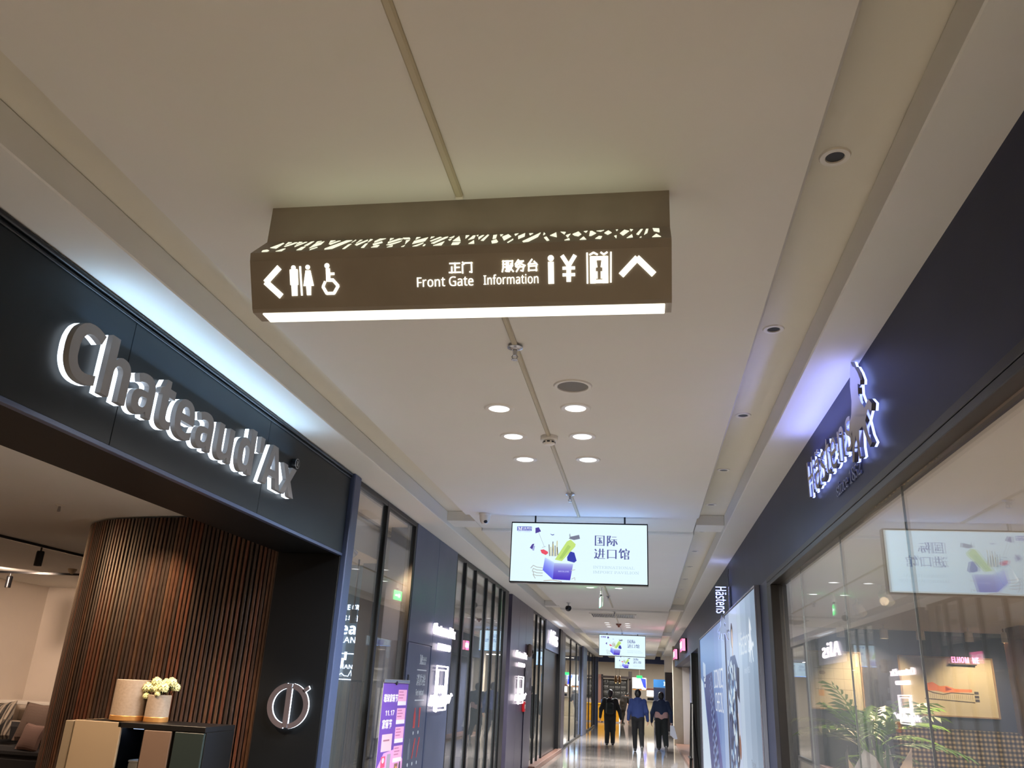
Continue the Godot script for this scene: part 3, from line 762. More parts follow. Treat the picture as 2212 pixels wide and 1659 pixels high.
	part("frame", frame_mesh(1.06, 0.98, 0.05, 0.018), M.white_plastic, v, Vector3(0, 0, 0), Vector3(PI / 2, 0, 0))
	part("shaft", box(Vector3(-0.50, -0.004, -0.46), Vector3(0.50, -0.001, 0.46), 0.0), M.dark_plastic, v)
	var slat := box(Vector3(-0.006, -0.034, -0.45), Vector3(0.006, -0.006, 0.45), 0.002)
	for k in 26:
		part("slat", slat, M.white_plastic, v, Vector3(-0.49 + k * 0.0392, 0, 0), Vector3(0, 0, 0.55))
	# the green exit sign on its rod
	var ex := thing("exit_sign", "green lit exit sign hanging edge-on from a white rod behind the first screen", "exit sign", Vector3(-0.70, YS, -14.03))
	part("rod", lathe([Vector2(0.0, -0.13), Vector2(0.014, -0.13), Vector2(0.014, -0.012), Vector2(0.035, -0.01), Vector2(0.035, 0.0)], 14), M.white_plastic, ex)
	part("clamp", box(Vector3(-0.016, -0.17, -0.03), Vector3(0.016, -0.125, 0.03), 0.004), M.dark_plastic, ex)
	part("case", box(Vector3(-0.012, -0.335, -0.17), Vector3(0.012, -0.165, 0.17), 0.004), M.white_plastic, ex, Vector3.ZERO, Vector3(0, 0.14, 0))
	for s in [-1.0, 1.0]:
		part("lit_face", box(Vector3(s * 0.0125, -0.328, -0.162), Vector3(s * 0.0145, -0.172, 0.162), 0.0), M.green_sign, ex, Vector3.ZERO, Vector3(0, 0.14, 0))
		part("arrow", prism(PackedVector2Array([Vector2(-0.10, 0.0), Vector2(-0.05, 0.045), Vector2(-0.05, 0.015), Vector2(0.09, 0.015), Vector2(0.09, -0.015), Vector2(-0.05, -0.015), Vector2(-0.05, -0.045)]), Vector3(s * 0.0146, -0.25, 0.0), Vector3.BACK, Vector3.UP, Vector3.RIGHT * s, 0.001), M.neon, ex, Vector3.ZERO, Vector3(0, 0.14, 0))

# a flat rectangular frame in the xy plane, facing +z
func frame_mesh(w: float, h: float, t: float, d: float) -> ArrayMesh:
	var st := new_st()
	add_box(st, Vector3(-w / 2, h / 2 - t, 0), Vector3(w / 2, h / 2, d), 0.003)
	add_box(st, Vector3(-w / 2, -h / 2, 0), Vector3(w / 2, -h / 2 + t, d), 0.003)
	add_box(st, Vector3(-w / 2, -h / 2 + t, 0), Vector3(-w / 2 + t, h / 2 - t, d), 0.003)
	add_box(st, Vector3(w / 2 - t, -h / 2 + t, 0), Vector3(w / 2, h / 2 - t, d), 0.003)
	return st.commit()

# ---------------------------------------------------------------- the brown directional sign
func direction_sign():
	var x0 := -1.355; var x1 := 0.100
	var w := x1 - x0
	var t := thing("direction_sign", "brown metal directional sign hung from the ceiling with lit arrows, pictograms and Front Gate", "sign", Vector3(x0, YS, -2.46))
	var neck := [[0.024, 0.0], [0.024, -0.145], [-0.024, -0.145], [-0.024, 0.0]]
	var body := [[0.024, -0.145], [0.124, -0.248], [0.118, -0.277], [0.046, -0.428], [0.036, -0.438], [-0.036, -0.438], [-0.046, -0.428], [-0.118, -0.277], [-0.124, -0.248], [-0.024, -0.145]]
	for q in [["neck", neck], ["body", body]]:
		var pts := PackedVector2Array()
		for p in q[1]: pts.append(Vector2(p[0], p[1]))
		part(q[0], prism(pts, Vector3.ZERO, Vector3.BACK, Vector3.UP, Vector3.RIGHT, w), M.sign_metal, t)
	part("light_strip", box(Vector3(0.035, -0.4445, -0.032), Vector3(w - 0.022, -0.437, 0.034), 0.002), M.sign_glow, t)
	area(t, Vector3(w / 2, -0.455, 0), Vector3.DOWN, w - 0.1, 0.055, Color(1.0, 0.98, 0.90), 0.25)
	# shoulder cut-outs, in units of 1/1910 of the width and of the slope from its upper to its lower edge
	var cuts := "145,.85,150,1,178,1,182,.9,165,.8;165,.6,198,.1,207,.15,203,.7;222,.05,243,.08,226,.35;230,.5,262,.1,275,.1,262,.35,238,.55;222,1,245,.75,256,.75,252,1;280,.05,300,.1,283,.35;286,.5,315,.1,325,.1,292,.6;325,.95,332,.65,350,.6,350,.95;335,.5,345,.1,358,.05,352,.5;378,.1,398,.05,380,.3;380,.4,415,.1,418,.45,380,.8;392,.9,415,.7,420,.75,395,1;445,.05,470,.05,452,.3;455,.4,490,.1,500,.1,470,.5;465,.9,530,.1,560,.1,505,.95,470,1;560,1,565,.55,578,.5,572,1;570,.35,575,.05,580,.1;598,.45,600,.1,612,.1;600,.6,640,.1,645,.2,615,.7;650,.05,665,.1,655,.4;650,.55,660,.5,665,.95,650,.95;685,.3,700,.05,730,.05,690,.45;690,.6,725,.35,735,.5,700,.75;700,.95,715,.75,732,.75,730,.95;752,.05,770,.05,760,.3;760,.45,800,.1,822,.15,765,.6;765,.75,825,.35,820,.5,785,.8;780,1,800,.8,805,.95;815,.05,850,.05,860,.2,830,.2;845,.35,862,.3,858,.75;850,1,862,.85,862,1;885,.05,905,.05,890,.3;890,.45,945,.1,945,.5,893,.75;905,1,945,.65,945,.75,925,1;955,.85,963,.85,963,1,955,1;958,.05,975,.05,962,.25;970,.5,1005,.1,1015,.15,978,.55;985,.75,1030,.15,1045,.1,1045,.2,1000,.8;1005,1,1045,.6,1045,1;1055,.25,1075,.05,1075,.25;1058,.45,1072,.35,1070,.55;1085,.6,1100,.1,1125,.65;1090,.75,1128,.75,1125,1,1092,1"
	var cuts2 := "1130,.05,1148,.05,1140,.4;1158,.55,1168,.1,1180,.1,1182,.4;1172,.95,1188,.6,1200,.95;1185,.1,1193,.05,1193,.2;1200,.3,1212,.1,1222,.1,1208,.55;1222,.65,1238,.05,1246,.1,1236,.7;1268,.15,1285,.1,1290,.5,1276,.55;1275,.75,1295,.6,1310,.85,1305,.95,1285,1;1300,.1,1315,.1,1308,.3;1316,.35,1340,.1,1360,.35,1335,.75;1355,.95,1375,.6,1378,.7,1360,1;1370,.1,1388,.05,1378,.3;1393,.35,1420,.05,1425,.4,1400,.65;1425,.9,1495,.05,1490,.5,1455,.95,1432,1;1440,.1,1460,.1,1448,.3;1510,.05,1520,.2,1512,.35;1520,.6,1530,.5,1550,.9,1540,.95;1545,.4,1570,.1,1580,.6;1590,.05,1615,.1,1612,.35;1620,.45,1640,.3,1632,.7;1620,.95,1640,.75,1645,.95;1650,.35,1675,.1,1692,.4,1680,.6,1660,.5;1690,.95,1705,.65,1720,.95;1700,.1,1718,.05,1712,.25;1730,.1,1740,.1,1760,.35,1740,.6,1730,.6;1760,.1,1795,.05,1780,.2;1760,.9,1775,.65,1790,.7,1785,.95;1798,.35,1815,.1,1832,.35,1815,.55;1850,.05,1860,.05,1855,.2;1845,.7,1856,.65,1856,.95;1870,.45,1890,.1,1912,.25,1885,.7;1902,.95,1925,.6,1930,.9;1915,.05,1930,.1,1920,.3;1945,.6,1965,.1,1975,.1,1955,.7;1980,.7,1990,.1,2000,.1,1995,.5;1960,.95,1968,.85,1968,.95;2020,.05,2050,.1,2050,.5,2025,.35;2015,.95,2035,.65,2055,.95"
	var sv := Vector3(0, -0.103, 0.100)     # down the slope
	var sn := Vector3(0, 0.100, 0.103).normalized()
	for side in 2:
		for c in (cuts + ";" + cuts2).split(";"):
			var nums := c.split(",")
			var pts := PackedVector2Array()
			for k in range(0, nums.size(), 2):
				pts.append(Vector2((float(nums[k]) - 100.0) / 2000.0 * w, 0.06 + 0.86 * float(nums[k + 1])))
			if side == 0:
				part("cutout_pane", prism(pts, Vector3(0, -0.145, 0.024) - sn * 0.001, Vector3.RIGHT, sv, sn, 0.0025), M.sign_cut, t)
		area(t, Vector3(w / 2, -0.18, 0.075 if side == 0 else -0.075), Vector3(0, 1, 1.0 if side == 0 else -1.0), w - 0.1, 0.10, Color(0.97, 1.0, 0.86), 0.04)
	# the lettered face leans back towards its foot
	var fv := Vector3(0, -0.277 + 0.428, 0.118 - 0.046)   # up the face
	var fh := fv.length(); fv = fv.normalized()
	var fn := Vector3(0, -fv.z, fv.y)
	var face := Node3D.new(); face.name = "front_face"; t.add_child(face, true)
	face.transform = Transform3D(Basis(Vector3.RIGHT, fv, fn), Vector3(0, -0.428, 0.046))
	var px := w / 2000.0   # one unit of the face: the sign is 2000 units wide
	var bars := func(called: String, list: Array):
		var st := new_st()
		for b in list:
			var a := Vector2(b[0] - 92, b[1]) * px; var z := Vector2(b[2] - 92, b[3]) * px
			var d: Vector2 = (z - a).normalized() * b[4] * px * 0.5
			var g := d.orthogonal()
			add_prism(st, PackedVector2Array([a - g - d * 0.2, z - g + d * 0.2, z + g + d * 0.2, a + g - d * 0.2]), Vector3.ZERO, Vector3.RIGHT, Vector3.UP, Vector3.BACK, 0.003)
		part(called, st.commit(), M.sign_glow, face)
	# heights run up the face in the same units; the face is about 230 units high
	bars.call("left_arrow", [[170, 128, 240, 195, 28], [170, 128, 244, 60, 28]])
	bars.call("up_arrow", [[1870, 112, 1940, 185, 28], [1940, 185, 2012, 112, 28]])
	bars.call("man_pictogram", [[314, 182, 314, 122, 36], [300, 182, 300, 112, 12], [328, 182, 328, 112, 12], [306, 122, 307, 60, 14], [322, 122, 321, 60, 14]])
	bars.call("divider", [[347, 198, 350, 60, 8]])
	part("woman_pictogram", prism(PackedVector2Array([Vector2(386 - 92 - 12, 178) * px, Vector2(386 - 92 - 26, 104) * px, Vector2(386 - 92 - 12, 104) * px, Vector2(386 - 92 - 10, 60) * px, Vector2(386 - 92 + 10, 60) * px, Vector2(386 - 92 + 12, 104) * px, Vector2(386 - 92 + 26, 104) * px, Vector2(386 - 92 + 12, 178) * px]), Vector3.ZERO, Vector3.RIGHT, Vector3.UP, Vector3.BACK, 0.003), M.sign_glow, face)
	for q in [[313, 193, 11], [385, 193, 11], [482, 197, 12], [1552, 197, 14]]:
		part("dot", lathe([Vector2(0, 0.003), Vector2(q[2] * px, 0.003), Vector2(q[2] * px, 0.0)], 18), M.sign_glow, face, Vector3((q[0] - 92) * px, q[1] * px, 0), Vector3(PI / 2, 0, 0))
	bars.call("wheelchair_pictogram", [[486, 182, 486, 128, 20], [486, 158, 516, 158, 12], [478, 130, 510, 128, 16], [508, 130, 534, 100, 14], [534, 100, 512, 66, 14], [512, 66, 476, 66, 14], [476, 66, 458, 98, 14], [458, 98, 470, 122, 12]])
	bars.call("information_letter", [[1552, 178, 1552, 84, 26]])
	bars.call("yen_symbol", [[1604, 206, 1633, 160, 18], [1662, 206, 1633, 160, 18], [1633, 160, 1632, 90, 20], [1606, 150, 1660, 150, 14], [1606, 120, 1660, 120, 14]])
	bars.call("lift_pictogram", [[1717, 216, 1717, 78, 7], [1824, 216, 1822, 80, 7], [1728, 206, 1746, 216, 8], [1746, 216, 1764, 206, 8], [1778, 216, 1792, 206, 8], [1792, 206, 1808, 216, 8],
		[1742, 196, 1742, 80, 26], [1798, 196, 1798, 80, 26], [1735, 190, 1805, 190, 18], [1735, 86, 1805, 86, 16], [1758, 130, 1758, 100, 10], [1782, 130, 1782, 100, 10], [1752, 178, 1756, 150, 14], [1788, 178, 1784, 150, 14]])
	word("lettering", "Front Gate", 44 * px, 0.003, M.sign_glow, face, Vector3((916 - 92) * px, 84 * px, 0.0015), "plain", 278.0 * px / text_width("Front Gate", 44 * px, "plain"))
	word("lettering", "Information", 42 * px, 0.003, M.sign_glow, face, Vector3((1236 - 92) * px, 86 * px, 0.0015), "plain", 262.0 * px / text_width("Information", 42 * px, "plain"))
	for q in [["正门", 1076, 58], ["服务台", 1325, 57]]:
		var st := new_st()
		for k in q[0].length(): add_han(st, q[0][k], Vector3((q[1] - 92 + k * q[2]) * px, 140 * px, 0), 56 * px, 6.5 * px, 0.003)
		part("lettering", st.commit(), M.sign_glow, face)

# ---------------------------------------------------------------- hanging advertising screens
func screen_picture() -> ImageTexture:
	# 1360 x 590 millimetres of screen, drawn at double size
	var c := canvas(1904, 826, Color(0.88, 0.97, 1.0), 1.4)
	c.rect(50, 35, 150, 44, Color(0.36, 0.40, 0.76))
	c.text("M", 56, 76, 36, Color.WHITE, "serif bold")
	c.han("红星", 104, 42, 18, 2.4, Color.WHITE); c.han("美凯龙", 146, 42, 16, 2.2, Color.WHITE)
	c.text("MACALLINE", 104, 75, 9.5, Color.WHITE, "bold", 90)
	c.text("2021 CHINA", 56, 92, 7, Color(0.6, 0.66, 0.86), "plain", 130)
	# what flies out of the box: lamp, shell chair, sunglasses, bench, bundles
	var violet := Color(0.30, 0.24, 0.58)
	c.poly([Vector2(238, 48), Vector2(272, 40), Vector2(296, 82), Vector2(240, 104)], violet)
	c.line(Vector2(272, 92), Vector2(336, 240), 2.5, Color(0.55, 0.58, 0.62)); c.line(Vector2(314, 246), Vector2(350, 236), 3.5, Color(0.60, 0.62, 0.66))
	c.poly([Vector2(392, 104), Vector2(414, 112), Vector2(432, 106), Vector2(430, 118), Vector2(412, 122), Vector2(398, 114)], Color(0.45, 0.50, 0.72))
	c.poly([Vector2(212, 214), Vector2(232, 210), Vector2(222, 244), Vector2(212, 268), Vector2(188, 252)], violet); c.poly([Vector2(222, 236), Vector2(240, 230), Vector2(232, 282), Vector2(212, 276)], Color(0.62, 0.66, 0.86))
	c.poly([Vector2(296, 272), Vector2(330, 266), Vector2(372, 288), Vector2(376, 304), Vector2(352, 322), Vector2(310, 304)], Color(0.90, 0.32, 0.40))
	c.poly([Vector2(584, 110), Vector2(592, 96), Vector2(602, 138), Vector2(588, 140)], Color(0.62, 0.68, 0.72)); c.poly([Vector2(602, 130), Vector2(684, 110), Vector2(694, 150), Vector2(634, 164), Vector2(580, 150)], Color(0.46, 0.48, 0.56))
	for k in 7:
		var x := 386 + k * 14
		c.line(Vector2(x + 6, 330), Vector2(x - 4 + (k % 3) * 6, [216, 240, 186, 210, 226, 176, 240][k]), 7, Color(0.33, 0.29, 0.24) if k % 2 == 0 else Color(0.78, 0.70, 0.40))
	c.poly([Vector2(568, 340), Vector2(598, 280), Vector2(640, 292), Vector2(664, 372), Vector2(640, 392), Vector2(572, 374)], Color(0.20, 0.24, 0.66))
	c.poly([Vector2(446, 366), Vector2(562, 180), Vector2(600, 160), Vector2(652, 206), Vector2(646, 232), Vector2(516, 380)], Color(0.76, 0.88, 0.48))
	c.poly([Vector2(486, 356), Vector2(574, 214), Vector2(604, 232), Vector2(520, 356)], Color(0.66, 0.80, 0.42))
	for k in 24:
		var f := k / 24.0
		c.poly([Vector2(346 - f * 16, 344 + 130 * f), Vector2(440 - f * 8, 392 + 168 * f), Vector2(428, 562), Vector2(326, 474)], Color(0.80, 0.90, 1.0).lerp(Color(0.38, 0.40, 0.92), pow(f, 0.6)))
		c.poly([Vector2(440 - f * 8, 392 + 168 * f), Vector2(632 - f * 28, 398 + 166 * f), Vector2(602, 568), Vector2(430, 563)], Color(0.86, 0.96, 1.0).lerp(Color(0.27, 0.18, 0.74), pow(f, 0.5)))
	c.text("MACALLINE", 482, 490, 15, Color(0.72, 0.72, 0.95), "bold", 108)
	for k in 4:
		c.path([Vector2(326, 452 + k * 26), Vector2(268, 446 + k * 28), Vector2(230, 430 + k * 30), Vector2(206 + k * 16, 456 + k * 34)], 7, Color(0.70, 0.72, 0.70))
	c.path([Vector2(612, 470), Vector2(650, 462)], 6, Color(0.72, 0.74, 0.74)); c.path([Vector2(616, 556), Vector2(648, 540), Vector2(652, 566)], 6, Color(0.72, 0.74, 0.74))
	c.path([Vector2(340, 580), Vector2(430, 570), Vector2(520, 584)], 7, Color(0.70, 0.64, 0.58))
	c.han("国际", 836, 108, 112, 13, Color(0.33, 0.36, 0.60), 4.5)
	c.han("进口馆", 836, 240, 112, 13, Color(0.33, 0.36, 0.60), 4.5)
	c.text("INTERNATIONAL", 828, 444, 25, Color(0.74, 0.84, 0.88), "serif", 410)
	c.text("IMPORT PAVILION", 828, 492, 25, Color(0.72, 0.82, 0.86), "serif", 452)
	return c.done()

func screens():
	var m := flat(Color.BLACK, 0.25)
	m.emission_enabled = true
	m.emission_texture = screen_picture()
	m.emission_energy_multiplier = 1.05
	var z := [-8.20, -25.6, -39.6]
	for k in 3:
		var t := thing("hanging_screen", ["nearest hanging screen advertising the import hall", "second hanging screen, partly above a further one", "farthest and smallest hanging screen, just under the second"][k], "screen", Vector3(-0.64, 2.660, z[k]), 0.0, "advertising screens hung along the corridor")
		part("case", box(Vector3(-0.69, -0.008, -0.09), Vector3(0.69, 0.602, 0.0), 0.004), M.dark_plastic, t)
		var p := part("display", picture_mesh(1.36, 0.582), m, t, Vector3(0, 0.297, 0.002))
		part("display", picture_mesh(1.36, 0.582), m, t, Vector3(0, 0.297, -0.092), Vector3(0, PI, 0))
		for x in [-0.45, 0.46]:
			part("hanging_rod", lathe([Vector2(0.0, 0.68), Vector2(0.009, 0.68), Vector2(0.009, 0.60)], 10), M.dark_plastic, t, Vector3(x, 0.0, -0.045))
		area(t, Vector3(0, 0.297, 0.02), Vector3.BACK, 1.34, 0.56, Color(0.55, 0.80, 1.0), 0.13)
		# the display's spill on the ceiling before and behind it
		area(t, Vector3(0, 0.004, 0.045), Vector3(0, 1, 0.08), 1.36, 0.06, Color(0.28, 0.58, 1.0), 0.50)
		area(t, Vector3(0, 0.004, -0.135), Vector3(0, 1, -0.08), 1.36, 0.06, Color(0.30, 0.60, 1.0), 0.25)
		area(t, Vector3(0, 0.297, -0.11), Vector3.FORWARD, 1.34, 0.56, Color(0.55, 0.80, 1.0), 0.13)

# ---------------------------------------------------------------- left shopfront and its shop
func left_shop_things():
	# the large letters
	var t := thing("shop_sign", "large grey back-lit letters reading Chateau d'Ax on the charcoal fascia", "sign", Vector3(XL, 2.815, -2.80), PI / 2)
	letters("Chateau", 0.262, 0.028, M.letter_grey, t, Vector3(0, 0, 0.0), 1.52, "bold", M.letter_glow, 0.026, 0.006)
	letters("d'Ax", 0.262, 0.028, M.letter_grey, t, Vector3(1.545, 0, 0.0), 0.87, "bold", M.letter_glow, 0.026, 0.006)
	part("trademark_disc", lathe([Vector2(0.0, 0.03), Vector2(0.036, 0.03), Vector2(0.036, 0.0)], 24), M.dark_plastic, t, Vector3(2.46, 0.262, 0.004), Vector3(PI / 2, 0, 0))
	part("trademark_ring", lathe([Vector2(0.030, 0.033), Vector2(0.036, 0.033), Vector2(0.036, 0.030)], 24), M.letter_grey, t, Vector3(2.46, 0.262, 0.004), Vector3(PI / 2, 0, 0))
	word("trademark_letter", "R", 0.036, 0.004, M.letter_grey, t, Vector3(2.448, 0.245, 0.035), "bold")
	area(t, Vector3(1.25, 0.285, 0.06), Vector3(0, 1, 0.1), 2.3, 0.05, Color(0.66, 0.84, 1.0), 0.55)
	# the round emblem on the jamb
	var g := thing("emblem_sign", "round back-lit emblem of a split ring and bar on the dark entrance jamb", "sign", Vector3(-2.715, 1.455, -6.415))
	for s in [-1.0, 1.0]:
		var pts := PackedVector2Array()
		for k in 21:
			var a: float = PI / 2 + s * (0.16 + (PI - 0.30) * k / 20.0)
			pts.append(Vector2(cos(a), sin(a)) * 0.165)
		for k in 21:
			var a: float = PI / 2 + s * (0.16 + (PI - 0.30) * (20 - k) / 20.0)
			pts.append(Vector2(cos(a), sin(a)) * 0.128)
		emblem_piece("half_ring", pts, g)
	emblem_piece("bar", PackedVector2Array([Vector2(-0.022, -0.155), Vector2(0.016, -0.155), Vector2(0.016, 0.16), Vector2(-0.022, 0.16)]), g)
	emblem_piece("tick", PackedVector2Array([Vector2(0.105, 0.118), Vector2(0.122, 0.100), Vector2(0.160, 0.128), Vector2(0.148, 0.150)]), g)
	# curved slatted wall
	var path := [Vector2(-3.0, -6.50), Vector2(-3.6, -6.55), Vector2(-4.1, -6.61), Vector2(-4.5, -6.68), Vector2(-4.8, -6.77), Vector2(-5.0, -6.88), Vector2(-5.18, -7.03), Vector2(-5.31, -7.22), Vector2(-5.39, -7.48), Vector2(-5.42, -7.85)]
	var w := thing("slatted_wall", "curved room divider of dark vertical walnut slats behind the cabinet", "room divider")
	var cv := Curve2D.new()
	for k in path.size():
		var d: Vector2 = (path[mini(k + 1, path.size() - 1)] - path[maxi(k - 1, 0)]) / 6.0
		cv.add_point(path[k], -d, d)
	var back := PackedVector2Array()
	var n := int(cv.get_baked_length() / 0.040)
	for k in 41: back.append(cv.sample_baked(cv.get_baked_length() * k / 40.0, true))
	for k in 41:
		var p := cv.sample_baked(cv.get_baked_length() * (40 - k) / 40.0, true)
		var q := cv.sample_baked(minf(cv.get_baked_length() * (40 - k) / 40.0 + 0.02, cv.get_baked_length()), true)
		var p0 := cv.sample_baked(maxf(cv.get_baked_length() * (40 - k) / 40.0 - 0.02, 0.0), true)
		var nn := (q - p0).normalized().orthogonal()
		if nn.y > 0.0 and k > 2: nn = -nn
		if nn.y > 0.0: nn = -nn
		back.append(p + nn * 0.06)
	part("backing", prism(back, Vector3(0, 0, 0), Vector3.RIGHT, Vector3.BACK, Vector3.UP, 2.94), flat(Color(0.045, 0.035, 0.032), 0.7), w)
	var woods := []
	for k in 6:
		var m := flat(Color.WHITE, 0.42)
		var c := Color(0.30, 0.19, 0.135).lerp([Color(0.40, 0.20, 0.12), Color(0.20, 0.15, 0.13), Color(0.26, 0.17, 0.14), Color(0.36, 0.24, 0.16), Color(0.22, 0.17, 0.16), Color(0.33, 0.19, 0.12)][k], 0.8)
		m.albedo_texture = noise_tex(0.035, c.darkened(0.35), c.lightened(0.08), 256, 60 + k)
		m.uv1_triplanar = true; m.uv1_world_triplanar = true; m.uv1_scale = Vector3(9, 0.9, 9)
		woods.append(m)
	var slat := box(Vector3(-0.0125, 0.0, 0.0), Vector3(0.0125, 2.93, 0.022), 0.003)
	for k in n:
		var s0 := cv.get_baked_length() * (k + 0.5) / n
		var p := cv.sample_baked(s0, true)
		var q := cv.sample_baked(minf(s0 + 0.01, cv.get_baked_length()), true) - cv.sample_baked(maxf(s0 - 0.01, 0.0), true)
		# the curve runs from the jamb to the left; its outer side looks at the viewer
		var o := part("slat", slat, woods[rng.randi() % 6], w, Vector3(p.x, 0.005, p.y), Vector3(0, atan2(-q.y, q.x) + PI, 0))
	# cabinet with doors of several colours
	var cb := thing("sideboard", "tall sideboard of cream, brown and dark green doors in front of the slatted wall", "cabinet", Vector3(-3.93, 0, -5.5))
	var dark := flat(Color(0.055, 0.05, 0.05), 0.35)
	part("carcass", box(Vector3(0.0, 0.06, -0.42), Vector3(0.06, 1.315, -0.002), 0.003), flat(Color(0.50, 0.44, 0.36), 0.5), cb)
	part("top", box(Vector3(0.40, 1.29, -0.42), Vector3(1.04, 1.325, 0.004), 0.003), dark, cb)
	part("side_panel", box(Vector3(0.06, 0.06, -0.42), Vector3(0.40, 1.318, -0.02), 0.003), dark, cb)
	part("side_panel", box(Vector3(0.58, 0.06, -0.42), Vector3(1.04, 1.29, -0.02), 0.003), dark, cb)
	part("niche_back", box(Vector3(0.40, 0.06, -0.42), Vector3(0.62, 1.29, -0.40), 0.0), flat(Color(0.045, 0.06, 0.09), 0.3), cb)
	part("door", box(Vector3(0.075, 0.06, -0.018), Vector3(0.425, 1.322, 0.004), 0.003), flat(Color(0.60, 0.52, 0.42), 0.45), cb)
	part("door", box(Vector3(0.60, 0.06, -0.018), Vector3(0.80, 1.285, 0.004), 0.003), flat(Color(0.45, 0.36, 0.30), 0.45), cb)
	part("door", box(Vector3(0.825, 0.06, -0.018), Vector3(1.035, 1.285, 0.004), 0.003), flat(Color(0.15, 0.19, 0.18), 0.4), cb)
	part("niche_lamp", box(Vector3(0.44, 1.278, -0.16), Vector3(0.58, 1.289, -0.12), 0.002), glow(Color(0.75, 0.85, 1.0), 1.2), cb)
	area(cb, Vector3(0.51, 1.275, -0.14), Vector3.DOWN, 0.13, 0.035, Color(0.7, 0.82, 1.0), 0.012)
	var bx := thing("small_white_box", "small white box in the dark niche of the sideboard", "box", Vector3(-3.425, 1.00, -5.66))
	part("body", box(Vector3(-0.05, 0, -0.05), Vector3(0.05, 0.07, 0.05), 0.006), M.white_plastic, bx)
	part("lid", box(Vector3(-0.052, 0.07, -0.052), Vector3(0.052, 0.085, 0.052), 0.004), M.white_plastic, bx)
	part("shelf", box(Vector3(-0.11, -0.02, -0.12), Vector3(0.07, 0.0, 0.12), 0.002), dark, bx)
	var bisque := grainy(Color(0.62, 0.54, 0.47), 0.55, 0.06, 0.10, 3.0, 70)
	var gold := flat(Color(0.80, 0.58, 0.34), 0.35, 0.6)
	for q in [["wide empty beige cylinder vase with golden foot on the sideboard", -3.612, 0.118, 0.265], ["smaller beige cylinder vase holding the pale flowers", -3.395, 0.080, 0.175]]:
		var v := thing("cylinder_vase", q[0], "vase", Vector3(q[1], 1.325, -5.72), 0.0, "cylinder vases on the sideboard")
		var r: float = q[2]; var h: float = q[3]
		part("body", lathe([Vector2(0.0, 0.04), Vector2(r - 0.008, 0.04), Vector2(r - 0.010, h), Vector2(r - 0.004, h + 0.003), Vector2(r, h), Vector2(r, 0.034)], 40), bisque, v)
		part("foot", lathe([Vector2(0.0, 0.034), Vector2(r, 0.034), Vector2(r + 0.002, 0.03), Vector2(r + 0.002, 0.002), Vector2(r - 0.004, 0.0)], 40), gold, v)
	var fl := thing("flower_bunch", "bunch of pale yellow round flowers in the smaller vase", "flowers", Vector3(-3.395, 1.50, -5.72))
	var petal := flat(Color(0.93, 0.90, 0.66), 0.6)
	var leaf := flat(Color(0.20, 0.27, 0.12), 0.6)
	for p in [[-0.085, 0.045, 0.03, 0.034], [-0.045, 0.085, 0.0, 0.032], [-0.075, -0.01, 0.05, 0.022], [0.0, 0.04, 0.06, 0.026], [0.04, 0.05, 0.05, 0.036], [0.07, 0.085, 0.0, 0.034], [0.09, 0.055, -0.03, 0.030], [0.02, 0.01, 0.07, 0.018], [0.0, 0.08, -0.05, 0.03]]:
		flower_head(fl, Vector3(p[0], p[1], p[2]), p[3], petal)
		part("stem", tube([Vector3(p[0] * 0.2, -0.10, p[2] * 0.2), Vector3(p[0] * 0.6, -0.01, p[2] * 0.6), Vector3(p[0], p[1] - 0.01, p[2])], 0.003, 6), leaf, fl)
	for k in 7:
		var a := k * 0.9
		var st := new_st()
		var tip := Vector3(cos(a) * 0.075, 0.02 + 0.01 * (k % 3), sin(a) * 0.075 + 0.02)
		var sd := Vector3(-sin(a), 0, cos(a)) * 0.014
		var mid := tip * 0.55 + Vector3(0, 0.012, 0)
		tri(st, Vector3(0, -0.02, 0), mid + sd, mid - sd, Vector3.UP); tri(st, mid + sd, tip, mid - sd, Vector3.UP)
		part("leaf", st.commit(), leaf, fl)
	# track lights
	track("nearer", Vector3(-6.88, 2.95, -4.0), Vector3(-6.85, 2.95, -10.4), [[-7.55, true], [-8.5, false], [-5.6, true]])
	track("further", Vector3(-10.2, 2.95, -11.2), Vector3(-7.6, 2.95, -11.3), [[0.28, false]])
	var bl := thing("sprinkler", "sprinkler head on the left shop ceiling near the entrance", "sprinkler", Vector3(-4.93, 2.95, -6.20))
	part("escutcheon", lathe([Vector2(0.0, -0.014), Vector2(0.02, -0.014), Vector2(0.04, -0.002), Vector2(0.04, 0.0)], 16), M.white_plastic, bl)
	part("stem", lathe([Vector2(0.0, -0.06), Vector2(0.014, -0.058), Vector2(0.010, -0.014)], 12), M.steel, bl)
	var sd2 := thing("smoke_detector", "small cream detector on the left shop ceiling by the slatted wall", "smoke detector", Vector3(-8.06, 2.95, -10.7))
	part("base", lathe([Vector2(0.0, -0.06), Vector2(0.04, -0.055), Vector2(0.06, -0.02), Vector2(0.06, 0.0)], 20), flat(Color(0.78, 0.70, 0.58), 0.5), sd2)
	part("cap", lathe([Vector2(0.0, -0.075), Vector2(0.02, -0.07), Vector2(0.03, -0.058)], 16), flat(Color(0.7, 0.62, 0.5), 0.5), sd2)
	sofa_corner()
	# unseen fill lamp, added to warm the left shop from outside the frame
	var pl := thing("added_panel_light", "added warm square ceiling light of the left shop, out of view near the entrance", "ceiling light", Vector3(-6.6, 2.95, -1.0))
	part("frame", box(Vector3(-0.32, -0.02, -0.32), Vector3(0.32, 0.0, 0.32), 0.004), M.white_plastic, pl)
	part("diffuser", box(Vector3(-0.29, -0.024, -0.29), Vector3(0.29, -0.018, 0.29), 0.002), glow(Color(1.0, 0.80, 0.60), 1.6), pl)
	area(pl, Vector3(0, -0.04, 0), Vector3.DOWN, 0.58, 0.58, Color(1.0, 0.85, 0.72), 7.0)
